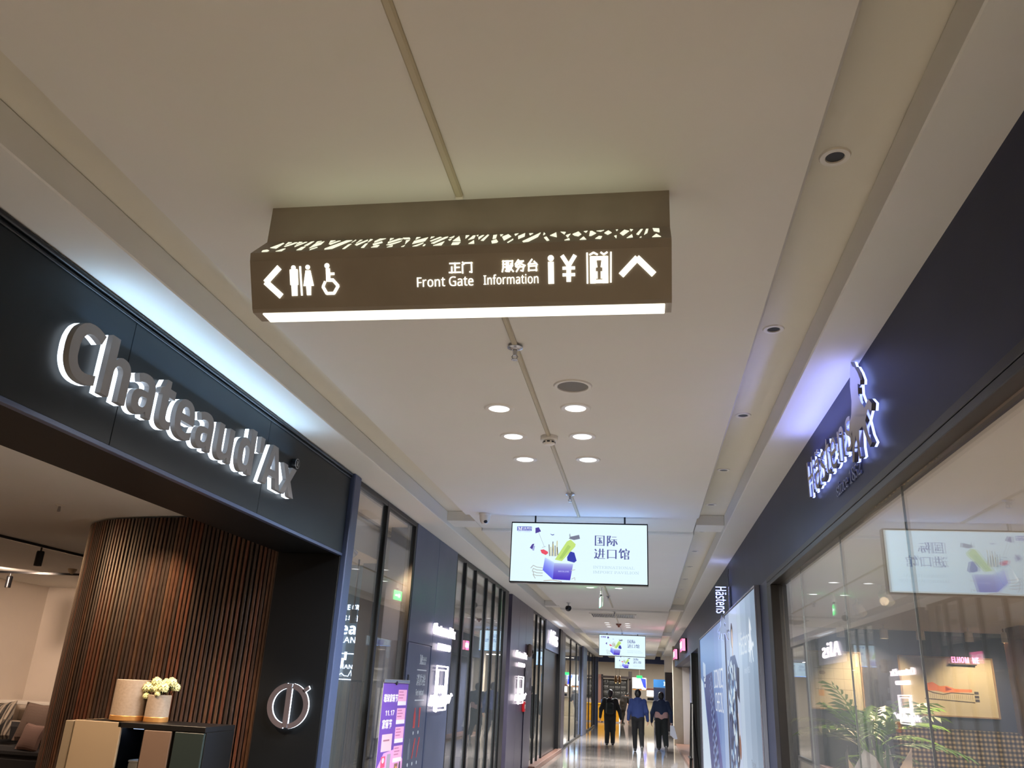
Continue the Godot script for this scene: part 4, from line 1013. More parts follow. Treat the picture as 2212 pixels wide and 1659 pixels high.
	for q in [[Vector3(-9.3, 2.95, -10.6), Vector3(0.05, -0.62, -1), "added warm wall washer above the dark sofa"], [Vector3(-8.9, 2.95, -9.0), Vector3(-1, -0.75, -0.5), "added warm wall washer aimed at the left shop side wall"], [Vector3(-7.4, 2.95, -11.0), Vector3(-0.3, -0.7, -1), "added warm wall washer hidden behind the slatted wall"]]:  # washers added to brighten the shop walls but not the slats
		var wl := thing("added_wall_washer", q[2], "spotlight", q[0], 0.0, "added wall washers of the left furniture shop")
		part("ring", lathe([Vector2(0.042, 0.0), Vector2(0.045, -0.006), Vector2(0.058, -0.006), Vector2(0.062, 0.001)], 24), M.white_plastic, wl)
		part("lens", lathe([Vector2(0.0, -0.004), Vector2(0.043, -0.004), Vector2(0.043, 0.0)], 24), M.steel, wl)
		spot(wl, Vector3(0, -0.03, 0), q[1], Color(1.0, 0.87, 0.77), 4.6, 55.0, 0.05)
	var dl := thing("downlight", "warm recessed downlight over the slatted wall, hidden behind the entrance bulkhead", "downlight", Vector3(-3.85, 2.95, -6.02))
	part("ring", lathe([Vector2(0.042, 0.0), Vector2(0.045, -0.006), Vector2(0.058, -0.006), Vector2(0.062, 0.001)], 24), M.white_plastic, dl)
	part("diffuser", lathe([Vector2(0.0, -0.004), Vector2(0.043, -0.004), Vector2(0.043, 0.0)], 24), glow(Color(1.0, 0.82, 0.62), 2.0), dl)
	spot(dl, Vector3(0, -0.02, 0), Vector3(-0.42, -1, -0.40), Color(1.0, 0.84, 0.66), 3.0, 40.0, 0.04)
	var d2 := thing("downlight", "warm recessed downlight over the sideboard, hidden behind the entrance bulkhead", "downlight", Vector3(-3.55, 2.95, -4.9))
	part("ring", lathe([Vector2(0.042, 0.0), Vector2(0.045, -0.006), Vector2(0.058, -0.006), Vector2(0.062, 0.001)], 24), M.white_plastic, d2)
	part("diffuser", lathe([Vector2(0.0, -0.004), Vector2(0.043, -0.004), Vector2(0.043, 0.0)], 24), glow(Color(1.0, 0.82, 0.62), 2.0), d2)
	spot(d2, Vector3(0, -0.02, 0), Vector3(0, -1, -0.35), Color(1.0, 0.88, 0.74), 8.0, 40.0, 0.04)
	window_display()
	neon_sign("first", -9.52, 1.0)
	neon_sign("second", -16.05, 1.35)
	# beige sounder and red call point on the second pilaster
	var bz := thing("alarm_sounder", "beige rounded sounder box on the second pilaster", "alarm", Vector3(XL, 2.40, -18.0), PI / 2)
	part("case", box(Vector3(-0.13, -0.13, 0.0), Vector3(0.13, 0.13, 0.09), 0.03), flat(Color(0.50, 0.43, 0.38), 0.5), bz)
	part("horn", lathe([Vector2(0.0, 0.0), Vector2(0.03, 0.004), Vector2(0.04, 0.012)], 16), M.dark_plastic, bz, Vector3(0.06, -0.02, 0.088), Vector3(PI / 2, 0, 0))
	var rc := thing("call_point", "small red fire call point low on the second pilaster", "alarm", Vector3(XL, 1.30, -17.52), PI / 2)
	part("case", box(Vector3(-0.10, -0.10, 0.0), Vector3(0.10, 0.10, 0.05), 0.012), flat(Color(0.80, 0.08, 0.12), 0.4), rc)
	part("window", box(Vector3(-0.05, -0.04, 0.05), Vector3(0.05, 0.04, 0.053), 0.002), M.white_plastic, rc)
	var hc := thing("hydrant_cabinet", "second fire cabinet door with faint white print beside the second neon sign", "cabinet", Vector3(XL + 0.012, 0.1, -17.62), PI / 2)
	part("door", box(Vector3(0, 0, 0.0), Vector3(1.05, 1.95, 0.006), 0.002), M.pilaster_far, hc)
	part("handle", box(Vector3(0.80, 1.50, 0.006), Vector3(0.86, 1.76, 0.012), 0.002), M.black, hc)
	var hw := flat(Color(0.70, 0.70, 0.76), 0.5)
	word("lettering", "M", 0.09, 0.002, hw, hc, Vector3(0.24, 1.80, 0.007), "serif bold")
	var st2 := new_st()
	for k in 3: add_han(st2, ["消", "防", "栓"][k], Vector3(0.20 + k * 0.12, 1.56, 0.006), 0.11, 0.011, 0.002)
	part("lettering", st2.commit(), hw, hc)
	# the white letters of the closed shopfront
	var al := thing("shop_sign", "white glowing letters Alis on the dark blue fascia of the closed shopfront", "sign", Vector3(XL + 0.012, 2.76, -21.65), PI / 2)
	letters("Alis", 0.33, 0.02, M.neon, al, Vector3(0, 0, 0.03), 2.15, "bold", null)
	area(al, Vector3(1.1, 0.5, 0.14), Vector3(0, 1, 0.2), 2.0, 0.04, Color(0.8, 0.9, 1.0), 0.06)
	# the promotional banner standing before the first pilaster
	var pb := thing("roll_up_banner", "purple and pink roll-up banner standing before the first pilaster", "banner", Vector3(-2.20, 0.0, -7.53), 1.50)
	part("base", box(Vector3(-0.34, 0, -0.08), Vector3(0.34, 0.07, 0.08), 0.012), M.steel, pb)
	part("pole", lathe([Vector2(0.0, 1.68), Vector2(0.012, 1.68), Vector2(0.012, 0.07)], 10), M.steel, pb, Vector3(0, 0, -0.02))
	part("top_rail", box(Vector3(-0.325, 1.655, -0.012), Vector3(0.325, 1.685, 0.012), 0.004), M.steel, pb)
	part("sheet", box(Vector3(-0.318, 0.06, -0.002), Vector3(0.318, 1.665, 0.0), 0.0), M.white_plastic, pb)
	var bm := flat(Color.WHITE, 0.5); bm.albedo_texture = banner_picture()
	part("print", picture_mesh(0.636, 1.60), bm, pb, Vector3(0, 0.862, 0.002))
	part("clip", lathe([Vector2(0.0, 0.012), Vector2(0.016, 0.010), Vector2(0.018, 0.0)], 14), M.dark_plastic, pb, Vector3(-0.02, 1.655, 0.006), Vector3(PI / 2, 0, 0))

func emblem_piece(called: String, pts: PackedVector2Array, parent: Node3D):
	var o := part(called, prism(pts, Vector3(0, 0, 0.024), Vector3.RIGHT, Vector3.UP, Vector3.BACK, 0.014), flat(Color(0.33, 0.29, 0.30), 0.45), parent)
	part("glowing_back", prism(pts, Vector3(0, 0, 0.004), Vector3.RIGHT, Vector3.UP, Vector3.BACK, 0.020), M.letter_glow, o)

func flower_head(parent: Node3D, at: Vector3, r: float, m: Material):
	var st := new_st()
	for i in 5:
		for k in 4 + i * 2:
			var th := 0.25 + i * 0.42
			var a := TAU * k / (4 + i * 2) + i * 0.5
			var d := Vector3(sin(th) * cos(a), cos(th), sin(th) * sin(a))
			var u := d.cross(Vector3.UP if absf(d.y) < 0.95 else Vector3.RIGHT).normalized()
			var v := d.cross(u)
			var c := at + d * r
			var q := r * 0.46
			tri(st, at + d * r * 0.5, c + u * q, c + v * q + d * q * 0.3, (d + u + v).normalized())
			tri(st, at + d * r * 0.5, c + v * q + d * q * 0.3, c - u * q, (d - u + v).normalized())
			tri(st, c + u * q, c - u * q - v * q * 0.4, c + v * q + d * q * 0.3, d)
	part("flower", st.commit(), m, parent)

func track(which: String, a: Vector3, b: Vector3, heads: Array):
	var t := thing("light_track", "%s black light track on the left shop ceiling" % which, "light track", a)
	var d := b - a
	var st := new_st()
	var m := prism(PackedVector2Array([Vector2(-0.018, -0.03), Vector2(0.018, -0.03), Vector2(0.018, 0.0), Vector2(-0.018, 0.0)]), Vector3.ZERO, Vector3.UP.cross(d.normalized()), Vector3.UP, d.normalized(), d.length())
	part("rail", m, M.dark_plastic, t)
	for k in heads.size():
		var f: float = (heads[k][0] - a.z) / (b.z - a.z) if heads[k][0] < 0.0 else heads[k][0]
		var p := a + d * f
		var lit: bool = heads[k][1]
		var h := thing("track_spot", "%s black spot lamp on the %s light track of the left shop" % [["lit tilted", "upright unlit", "out-of-view lit"][k] if which == "nearer" else "small hanging", which], "spotlight", p + Vector3(0, -0.03, 0), 0.0, "spot lamps of the left shop")
		part("stem", lathe([Vector2(0.0, -0.06), Vector2(0.010, -0.06), Vector2(0.010, 0.0)], 10), M.dark_plastic, h)
		var tilt := 0.75 if lit else 0.0
		var hd := part("head", lathe([Vector2(0.0, 0.02), Vector2(0.038, 0.018), Vector2(0.042, 0.0), Vector2(0.042, -0.15), Vector2(0.036, -0.15), Vector2(0.034, -0.12)], 20), M.dark_plastic, h, Vector3(0, -0.06, 0), Vector3(tilt, 0.0, tilt))
		part("lens", lathe([Vector2(0.0, -0.125), Vector2(0.035, -0.125), Vector2(0.035, -0.120)], 20), glow(Color(1.0, 0.86, 0.70), 5.0) if lit else M.steel, hd)
		if lit:
			var dir := Basis.from_euler(Vector3(tilt, 0, tilt)) * Vector3.DOWN
			spot(h, Vector3(0, -0.06, 0) + dir * 0.16, dir, Color(1.0, 0.80, 0.60), 5.0, 40.0, 0.03)

func sofa_corner():
	var dk := grainy(Color(0.11, 0.11, 0.12), 0.9, 0.1, 0.15, 4.0, 80)
	var s := thing("sofa", "dark grey sofa with cushions at the back of the left shop", "sofa", Vector3(-9.35, 0, -11.9))
	part("base", box(Vector3(-1.3, 0.10, -0.45), Vector3(1.3, 0.40, 0.45), 0.04), dk, s)
	part("seat", box(Vector3(-1.1, 0.38, -0.25), Vector3(1.1, 0.52, 0.46), 0.05), dk, s)
	part("backrest", box(Vector3(-1.3, 0.35, -0.46), Vector3(1.3, 0.80, -0.22), 0.06), dk, s)
	for x in [-1.2, 1.2]: part("arm", box(Vector3(x - 0.12, 0.35, -0.46), Vector3(x + 0.12, 0.64, 0.46), 0.05), dk, s)
	for x in [-1.15, 1.15]: part("leg", box(Vector3(x - 0.04, 0, 0.30), Vector3(x + 0.04, 0.10, 0.38), 0.005), M.dark_plastic, s)
	var brown := grainy(Color(0.36, 0.29, 0.25), 0.85, 0.08, 0.12, 4.0, 81)
	for q in [["plump brown cushion at the left of the dark sofa", -10.15, 0.60, brown, 0.1], ["striped cushion leaning on the dark sofa", -9.50, 0.60, null, 0.35], ["brown cushion at the right of the dark sofa", -8.85, 0.62, brown, -0.1], ["small pinkish cushion before the brown ones", -8.7, 0.52, flat(Color(0.45, 0.36, 0.33), 0.9), -0.2]]:
		var m: Material = q[3]
		if m == null:
			m = flat(Color.WHITE, 0.85)
			m.albedo_texture = stripe_picture(); m.uv1_triplanar = true; m.uv1_scale = Vector3(3.0, 3.0, 3.0)
		var c := thing("cushion", q[0], "cushion", Vector3(q[1], q[2] - 0.06, -11.72 + (0.22 if q[2] < 0.55 else 0.0)), 0.0, "cushions on the dark sofa")
		part("body", cushion_mesh(0.27 if q[2] > 0.55 else 0.18), m, c, Vector3(0, 0.28 if q[2] > 0.55 else 0.20, 0), Vector3(-0.22, 0, q[4] * 0.5))
		part("piping", tube_loop(0.245 if q[2] > 0.55 else 0.16), flat(Color(0.25, 0.2, 0.18), 0.9), c, Vector3(0, 0.28 if q[2] > 0.55 else 0.20, 0), Vector3(-0.22, 0, q[4] * 0.5))
	var co := thing("console_table", "white console table against the back wall above the dark sofa", "table", Vector3(-9.6, 0, -13.05))
	part("top", box(Vector3(-1.2, 1.02, -0.25), Vector3(1.1, 1.07, 0.25), 0.006), M.white_plastic, co)
	part("shelf", box(Vector3(-1.1, 0.72, -0.24), Vector3(1.0, 0.75, 0.22), 0.004), M.shop_wall, co)
	for x in [-1.1, 1.0]:
		for z in [-0.2, 0.2]: part("leg", box(Vector3(x - 0.03, 0, z - 0.03), Vector3(x + 0.03, 1.02, z + 0.03), 0.004), M.white_plastic, co)
	var lp := thing("table_ornament", "small dark ornament of stacked blocks on the white console table", "ornament", Vector3(-9.05, 1.07, -13.0))
	part("foot", box(Vector3(-0.07, 0, -0.05), Vector3(0.07, 0.10, 0.05), 0.008), flat(Color(0.16, 0.13, 0.10), 0.5), lp)
	part("body", box(Vector3(-0.03, 0.10, -0.04), Vector3(0.05, 0.22, 0.04), 0.01), M.dark_plastic, lp)
	part("arm", box(Vector3(-0.10, 0.17, -0.02), Vector3(0.02, 0.20, 0.02), 0.005), M.dark_plastic, lp)
	var dish := thing("small_bowl", "low dark bowl beside the ornament on the console table", "bowl", Vector3(-9.30, 1.07, -13.0))
	part("bowl", lathe([Vector2(0.0, 0.01), Vector2(0.05, 0.02), Vector2(0.075, 0.06), Vector2(0.08, 0.06), Vector2(0.05, 0.0), Vector2(0.0, 0.0)], 20), flat(Color(0.2, 0.17, 0.15), 0.4), dish)
	part("rim", lathe([Vector2(0.074, 0.058), Vector2(0.078, 0.064), Vector2(0.082, 0.058)], 20), M.letter_grey, dish)

func cushion_mesh(h: float) -> ArrayMesh:
	var st := new_st(); st.set_smooth_group(0)
	var n := 12
	var f := func(i: int, j: int, s: float) -> Vector3:
		var u := -1.0 + 2.0 * i / n; var v := -1.0 + 2.0 * j / n
		var puff := pow(maxf(0.0, (1.0 - u * u) * (1.0 - v * v)), 0.45)
		var pin := 1.0 - 0.08 * (1.0 - absf(u * v))
		return Vector3(u * h * pin, v * h * pin, s * puff * h * 0.36)
	for s in [-1.0, 1.0]:
		for i in n:
			for j in n:
				var a: Vector3 = f.call(i, j, s); var b: Vector3 = f.call(i + 1, j, s); var c: Vector3 = f.call(i + 1, j + 1, s); var d: Vector3 = f.call(i, j + 1, s)
				var nn: Vector3 = (b - a).cross(d - a).normalized() * s
				if nn.length() < 0.5: nn = Vector3(0, 0, s)
				quad(st, a, b, c, d, nn)
	return st.commit()

func tube_loop(h: float) -> ArrayMesh:
	return tube([Vector3(-h, -h, 0), Vector3(h, -h, 0), Vector3(h, h, 0), Vector3(-h, h, 0), Vector3(-h, -h, 0)], 0.006, 6)

func stripe_picture() -> ImageTexture:
	var c := canvas(256, 256, Color(0.62, 0.58, 0.52))
	for k in 5:
		c.poly([Vector2(-60 + k * 90, 0), Vector2(-20 + k * 90, 0), Vector2(-80 + k * 90, 256), Vector2(-120 + k * 90, 256)], Color(0.10, 0.10, 0.10))
		c.poly([Vector2(-5 + k * 90, 0), Vector2(8 + k * 90, 0), Vector2(-52 + k * 90, 256), Vector2(-65 + k * 90, 256)], Color(0.30, 0.27, 0.24))
	return c.done()

# what stands behind the first and second left windows
func window_display():
	var t := thing("wall_lettering", "glowing white words THE C, eau and LAN on the blue partition in the first window", "sign", Vector3(-4.1, 0, -9.5))
	word("lettering", "SINCE THE CRAFT", 0.060, 0.006, M.letter_glow, t, Vector3(0.32, 2.43, 0.004), "bold", 0.86)
	var st := new_st()
	for k in 2: add_han(st, ["年", "的"][k], Vector3(0.665 + k * 0.085, 2.30, 0.002), 0.072, 0.009, 0.006)
	part("lettering", st.commit(), M.letter_glow, t)
	word("lettering", "8", 0.065, 0.006, M.letter_glow, t, Vector3(0.60, 2.305, 0.004), "bold")
	word("lettering", "Chateau", 0.125, 0.008, M.letter_glow, t, Vector3(0.19, 2.155, 0.005), "bold", 1.0)
	word("lettering", "MILAN", 0.065, 0.006, M.letter_glow, t, Vector3(0.45, 2.06, 0.004), "plain", 1.25)
	word("lettering", "RO MANI", 0.045, 0.006, M.letter_glow, t, Vector3(0.48, 1.775, 0.004), "plain", 1.3)
	st = new_st()
	add_box(st, Vector3(0.50, 1.935, 0.001), Vector3(0.83, 1.945, 0.006), 0.0)
	add_box(st, Vector3(0.50, 1.655, 0.001), Vector3(0.83, 1.665, 0.006), 0.0)
	for q in [[0.60, 1.87], [0.67, 1.87], [0.57, 1.80], [0.64, 1.80], [0.60, 1.72]]:
		add_box(st, Vector3(q[0], q[1], 0.001), Vector3(q[0] + 0.028, q[1] + 0.09, 0.006), 0.0)
	part("rule", st.commit(), M.letter_glow, t)
	part("script", tube([Vector3(0.57, 1.70, 0.004), Vector3(0.60, 1.735, 0.004), Vector3(0.62, 1.70, 0.004), Vector3(0.66, 1.725, 0.004), Vector3(0.69, 1.70, 0.004), Vector3(0.74, 1.695, 0.004), Vector3(0.77, 1.76, 0.004), Vector3(0.78, 1.70, 0.004), Vector3(0.82, 1.715, 0.004)], 0.005, 6), M.letter_glow, t)
	area(t, Vector3(0.6, 2.1, 0.08), Vector3(0, 0, -1), 0.8, 0.8, Color(0.8, 0.92, 1.0), 0.05)
	# folded light curtain below the words, grey drapes beside
	for q in [["pale folded curtain below the glowing words", Vector3(-3.72, 0.0, -9.3), 0.42, 1.60, Color(0.78, 0.86, 0.88)], ["grey brown drape beside the glowing words", Vector3(-2.98, 0.0, -9.15), 0.42, 1.62, Color(0.40, 0.37, 0.34)]]:
		var d := thing("curtain", q[0], "curtain", q[1])
		var pts := PackedVector2Array()
		var w: float = q[2]
		for k in 33: pts.append(Vector2(-w / 2 + w * k / 32.0, 0.025 * sin(k * 1.55)))
		for k in 33: pts.append(Vector2(w / 2 - w * k / 32.0, 0.025 * sin((32 - k) * 1.55) - 0.006))
		part("cloth", prism(pts, Vector3(0, 0.02, 0), Vector3.RIGHT, Vector3.FORWARD, Vector3.UP, q[3]), flat(q[4], 0.9), d)
		part("rail", tube([Vector3(-w / 2, q[3] + 0.03, 0), Vector3(w / 2, q[3] + 0.03, 0)], 0.012, 8), M.dark_plastic, d)
	var ls := thing("table_lamp", "warm glowing table lamp low in the first left window", "lamp", Vector3(-3.45, 0.0, -8.35))
	part("stand", box(Vector3(-0.24, 0, -0.22), Vector3(0.24, 0.98, 0.22), 0.01), flat(Color(0.62, 0.53, 0.44), 0.5), ls)
	part("shade", lathe([Vector2(0.19, 0.0), Vector2(0.17, 0.10), Vector2(0.10, 0.18), Vector2(0.0, 0.20)], 24), glow(Color(1.0, 0.78, 0.52), 0.55), ls, Vector3(0, 1.10, 0))
	part("foot", lathe([Vector2(0.0, 0.12), Vector2(0.02, 0.12), Vector2(0.02, 0.02), Vector2(0.09, 0.015), Vector2(0.09, 0.0)], 20), M.steel, ls, Vector3(0, 0.98, 0))
	spot(ls, Vector3(0, 1.36, 0.0), Vector3.UP, Color(1.0, 0.78, 0.52), 0.5, 70.0, 0.08)
	track2()
	# golden arch display in the second window
	var g := thing("arch_display", "golden draped arch over a pale lit figure screen in the second left window", "display", Vector3(-3.55, 0, -12.6))
	var gold := flat(Color(0.74, 0.58, 0.28), 0.4, 0.45)
	for k in 9:
		var f := k / 8.0
		var pts := []
		for j in 15:
			var a := PI * j / 14.0
			pts.append(Vector3(0.05 * sin(j + k), 0.35 + sin(a) * (1.35 + 0.95 * f), 0.35 - cos(a) * (0.55 + 0.75 * f) - 0.2 * f))
		part("drape", tube(pts, 0.035 + 0.02 * f, 8), gold, g)
	part("plinth", box(Vector3(-0.5, 0, -1.0), Vector3(0.45, 0.34, 1.4), 0.02), flat(Color(0.30, 0.13, 0.09), 0.5), g)
	var glowp := glow(Color(0.72, 0.90, 1.0), 0.9)
	for k in 12:
		part("lit_panel", box(Vector3(-0.20, 0.40 + (k % 6) * 0.21, -0.40 + (k / 6) * 0.36 + (k % 2) * 0.05), Vector3(-0.17, 0.57 + (k % 6) * 0.21, -0.10 + (k / 6) * 0.36), 0.02), glowp, g)
	area(g, Vector3(-0.1, 1.0, 0.1), Vector3(1, 0.2, 0), 0.8, 1.2, Color(0.8, 0.9, 1.0), 0.25)
	area(g, Vector3(-0.1, 2.4, 0.1), Vector3(0, -1, 0), 0.5, 0.5, Color(1.0, 0.85, 0.55), 0.5)

func track2():
	var t := thing("light_track", "pale light track on the ceiling of the first window bay", "light track", Vector3(-2.85, 3.26, -6.9))
	part("rail", box(Vector3(-0.015, -0.03, -3.0), Vector3(0.015, 0.0, 0.0), 0.003), M.steel, t)
	for k in 2:
		var h := thing("track_spot", ["lit spot lamp high in the first left window bay", "dark spot lamp above the glowing words in the first window"][k], "spotlight", Vector3(-2.85 - k * 0.35, 3.23 - k * 0.5, -7.6 - k * 1.4), 0.0, "spot lamps of the first window bay")
		part("stem", lathe([Vector2(0.0, -0.35), Vector2(0.010, -0.35), Vector2(0.010, 0.0 + k * 0.5)], 10), M.dark_plastic, h)
		var hd := part("head", lathe([Vector2(0.0, 0.02), Vector2(0.036, 0.018), Vector2(0.04, 0.0), Vector2(0.04, -0.13), Vector2(0.034, -0.13), Vector2(0.032, -0.10)], 20), M.dark_plastic if k else M.steel, h, Vector3(0, -0.35, 0), Vector3(0.9 - 0.8 * k, 0, 0.5 - 0.5 * k))
		part("lens", lathe([Vector2(0.0, -0.108), Vector2(0.033, -0.108), Vector2(0.033, -0.102)], 20), M.steel if k else glow(Color(1.0, 0.85, 0.66), 5.0), hd)
		if k == 0:
			var dir := Basis.from_euler(Vector3(0.9, 0, 0.5)) * Vector3.DOWN
			spot(h, Vector3(0, -0.35, 0) + dir * 0.14, dir, Color(1.0, 0.84, 0.66), 2.5, 40.0, 0.03)

func neon_sign(which: String, z: float, k: float):
	var t := thing("neon_sign", "white neon shop sign with tall rectangle and script word on the %s pilaster" % ["nearer blue-grey", "further mauve"][0 if which == "first" else 1], "neon sign", Vector3(XL + 0.005, 0, z), PI / 2, "white neon signs on the left pilasters")
	var w := 1.15 * k
	word("lettering", "Chateau d'Ax", 0.118, 0.02, M.neon, t, Vector3(0.02, 2.205, 0.03), "bold", w / text_width("Chateau d'Ax", 0.118))
	word("lettering", "MILANO", 0.075, 0.02, M.neon, t, Vector3(0.30 * k, 2.04, 0.03), "bold", 0.66 * k / text_width("MILANO", 0.075))
	var lo := Vector3(0.33 * k, 1.37, 0.03); var hi := Vector3(0.90 * k, 1.86, 0.03)
	for q in [0.0, 0.085]:
		var a := lo + Vector3(q, q * 0.5, 0); var b := hi - Vector3(q, q * 0.5, 0)
		part("tube_rectangle", tube([Vector3(a.x, a.y, 0.03), Vector3(b.x, a.y, 0.03), Vector3(b.x, b.y, 0.03), Vector3(a.x, b.y, 0.03), Vector3(a.x, a.y, 0.03)], 0.011, 8), M.neon, t)
	for j in 4:
		var c := Vector3((0.45 + j * 0.11) * k, 1.60, 0.03)
		var ring := []
		for i in 13: ring.append(c + Vector3(cos(TAU * i / 12) * 0.035 * k, sin(TAU * i / 12) * 0.04, 0))
		part("tube_ring", tube(ring, 0.009, 6), M.neon, t)
	var word_path := [Vector2(0.0, 0.0), Vector2(0.06, 0.10), Vector2(0.10, 0.0), Vector2(0.15, 0.10), Vector2(0.20, 0.0), Vector2(0.27, 0.08), Vector2(0.31, -0.07), Vector2(0.30, 0.05), Vector2(0.37, 0.09), Vector2(0.38, 0.0), Vector2(0.44, 0.02), Vector2(0.50, 0.09), Vector2(0.47, 0.0), Vector2(0.56, 0.04), Vector2(0.61, 0.17), Vector2(0.60, 0.0), Vector2(0.68, 0.03), Vector2(0.73, 0.09), Vector2(0.71, 0.0), Vector2(0.80, 0.02), Vector2(0.84, 0.10), Vector2(0.88, 0.02), Vector2(0.98, 0.12), Vector2(1.02, 0.10)]
	var pp := []
	for v in word_path: pp.append(Vector3(0.02 + v.x * 1.12 * k, 1.43 + v.y, 0.045))
	part("script_tube", tube(pp, 0.013, 8), M.neon, t)
	for x in [0.35, 0.88]:
		for y in [1.45, 1.80]:
			part("standoff", tube([Vector3(x * k, y, 0.0), Vector3(x * k, y, 0.03)], 0.006, 6), M.steel, t)
	area(t, Vector3(0.6 * k, 1.8, 0.09), Vector3(0, 0, 1), 1.0 * k, 0.8, Color(1.0, 0.95, 0.98), 0.10)

func banner_picture() -> ImageTexture:
	var c := canvas(512, 1280, Color(0.82, 0.86, 0.90))
	c.rect(0, 0, 512, 560, Color(0.42, 0.28, 0.68))
	c.poly([Vector2(0, 560), Vector2(120, 460), Vector2(380, 440), Vector2(512, 520), Vector2(512, 720), Vector2(0, 760)], Color(0.86, 0.62, 0.84))
	c.han("超级家装节", 30, 80, 52, 8, Color.WHITE)
	c.text("11.17", 80, 220, 34, Color.WHITE, "bold", 180)
	c.han("家装节", 40, 245, 60, 9, Color.WHITE)
	for k in 4:
		c.rect(310, 50 + k * 125, 180, 78, Color(0.90, 0.66, 0.82)); c.rect(310, 128 + k * 125, 180, 28, Color(0.90, 0.88, 0.92))
		for j in 3: c.rect(325, 62 + k * 125 + j * 20, 90 + 20 * (j % 2), 7, Color(0.72, 0.42, 0.60))
	c.rect(60, 340, 200, 110, Color(0.88, 0.74, 0.80)); c.rect(90, 375, 120, 10, Color(0.6, 0.4, 0.5))
	c.rect(80, 480, 80, 70, Color(0.86, 0.30, 0.46)); c.oval(Vector2(120, 505), 24, 18, Color(0.95, 0.8, 0.86)); c.rect(190, 470, 70, 130, Color(0.62, 0.60, 0.68))
	c.rect(40, 640, 300, 9, Color(0.75, 0.42, 0.66)); c.rect(40, 670, 240, 9, Color(0.75, 0.42, 0.66))
	c.rect(350, 540, 70, 130, Color(0.55, 0.40, 0.34)); c.rect(372, 560, 40, 110, Color(0.85, 0.66, 0.40)); c.oval(Vector2(460, 570), 18, 40, Color(0.25, 0.22, 0.28))
	c.rect(40, 780, 130, 170, Color(0.80, 0.56, 0.44)); c.oval(Vector2(105, 860), 40, 50, Color(0.30, 0.20, 0.20)); c.rect(60, 920, 90, 26, Color(0.88, 0.60, 0.36))
	c.oval(Vector2(260, 900), 40, 90, Color(0.60, 0.66, 0.70)); c.oval(Vector2(262, 900), 26, 70, Color(0.82, 0.86, 0.90))
	c.poly([Vector2(350, 830), Vector2(420, 790), Vector2(424, 940), Vector2(352, 980)], Color(0.26, 0.32, 0.42)); c.oval(Vector2(462, 850), 36, 70, Color(0.24, 0.28, 0.38))
	for k in 5: c.rect(230 + (k % 3) * 80, 740 + (k / 3) * 14, 60, 6, Color(0.62, 0.66, 0.72))
	for k in 3:
		c.rect(60 + k * 150, 1040, 80, 6, Color(0.6, 0.64, 0.7)); c.rect(60 + k * 150, 1060, 50, 6, Color(0.6, 0.64, 0.7)); c.oval(Vector2(110 + k * 150, 1140), 44, 60, Color(0.48, 0.52, 0.58))
	return c.done()

# ---------------------------------------------------------------- right shopfront and its shop
const HORSE := [[0.36, 1.00], [0.40, 0.93], [0.47, 0.90], [0.56, 0.80], [0.62, 0.70], [0.60, 0.66], [0.52, 0.70], [0.50, 0.60], [0.56, 0.50], [0.66, 0.40], [0.80, 0.44], [0.90, 0.36], [0.86, 0.30], [0.76, 0.35], [0.64, 0.28], [0.70, 0.12], [0.78, 0.02], [0.70, 0.0], [0.62, 0.10], [0.52, 0.26], [0.40, 0.26], [0.36, 0.10], [0.38, 0.0], [0.30, 0.0], [0.29, 0.12], [0.26, 0.26], [0.18, 0.14], [0.12, 0.02], [0.05, 0.03], [0.10, 0.16], [0.15, 0.34], [0.06, 0.28], [0.02, 0.32], [0.08, 0.44], [0.18, 0.50], [0.24, 0.62], [0.24, 0.78], [0.30, 0.92]]

func horse(w: float, h: float) -> PackedVector2Array:
	var p := PackedVector2Array()
	for q in HORSE: p.append(Vector2(q[0] * w, q[1] * h))
	return p

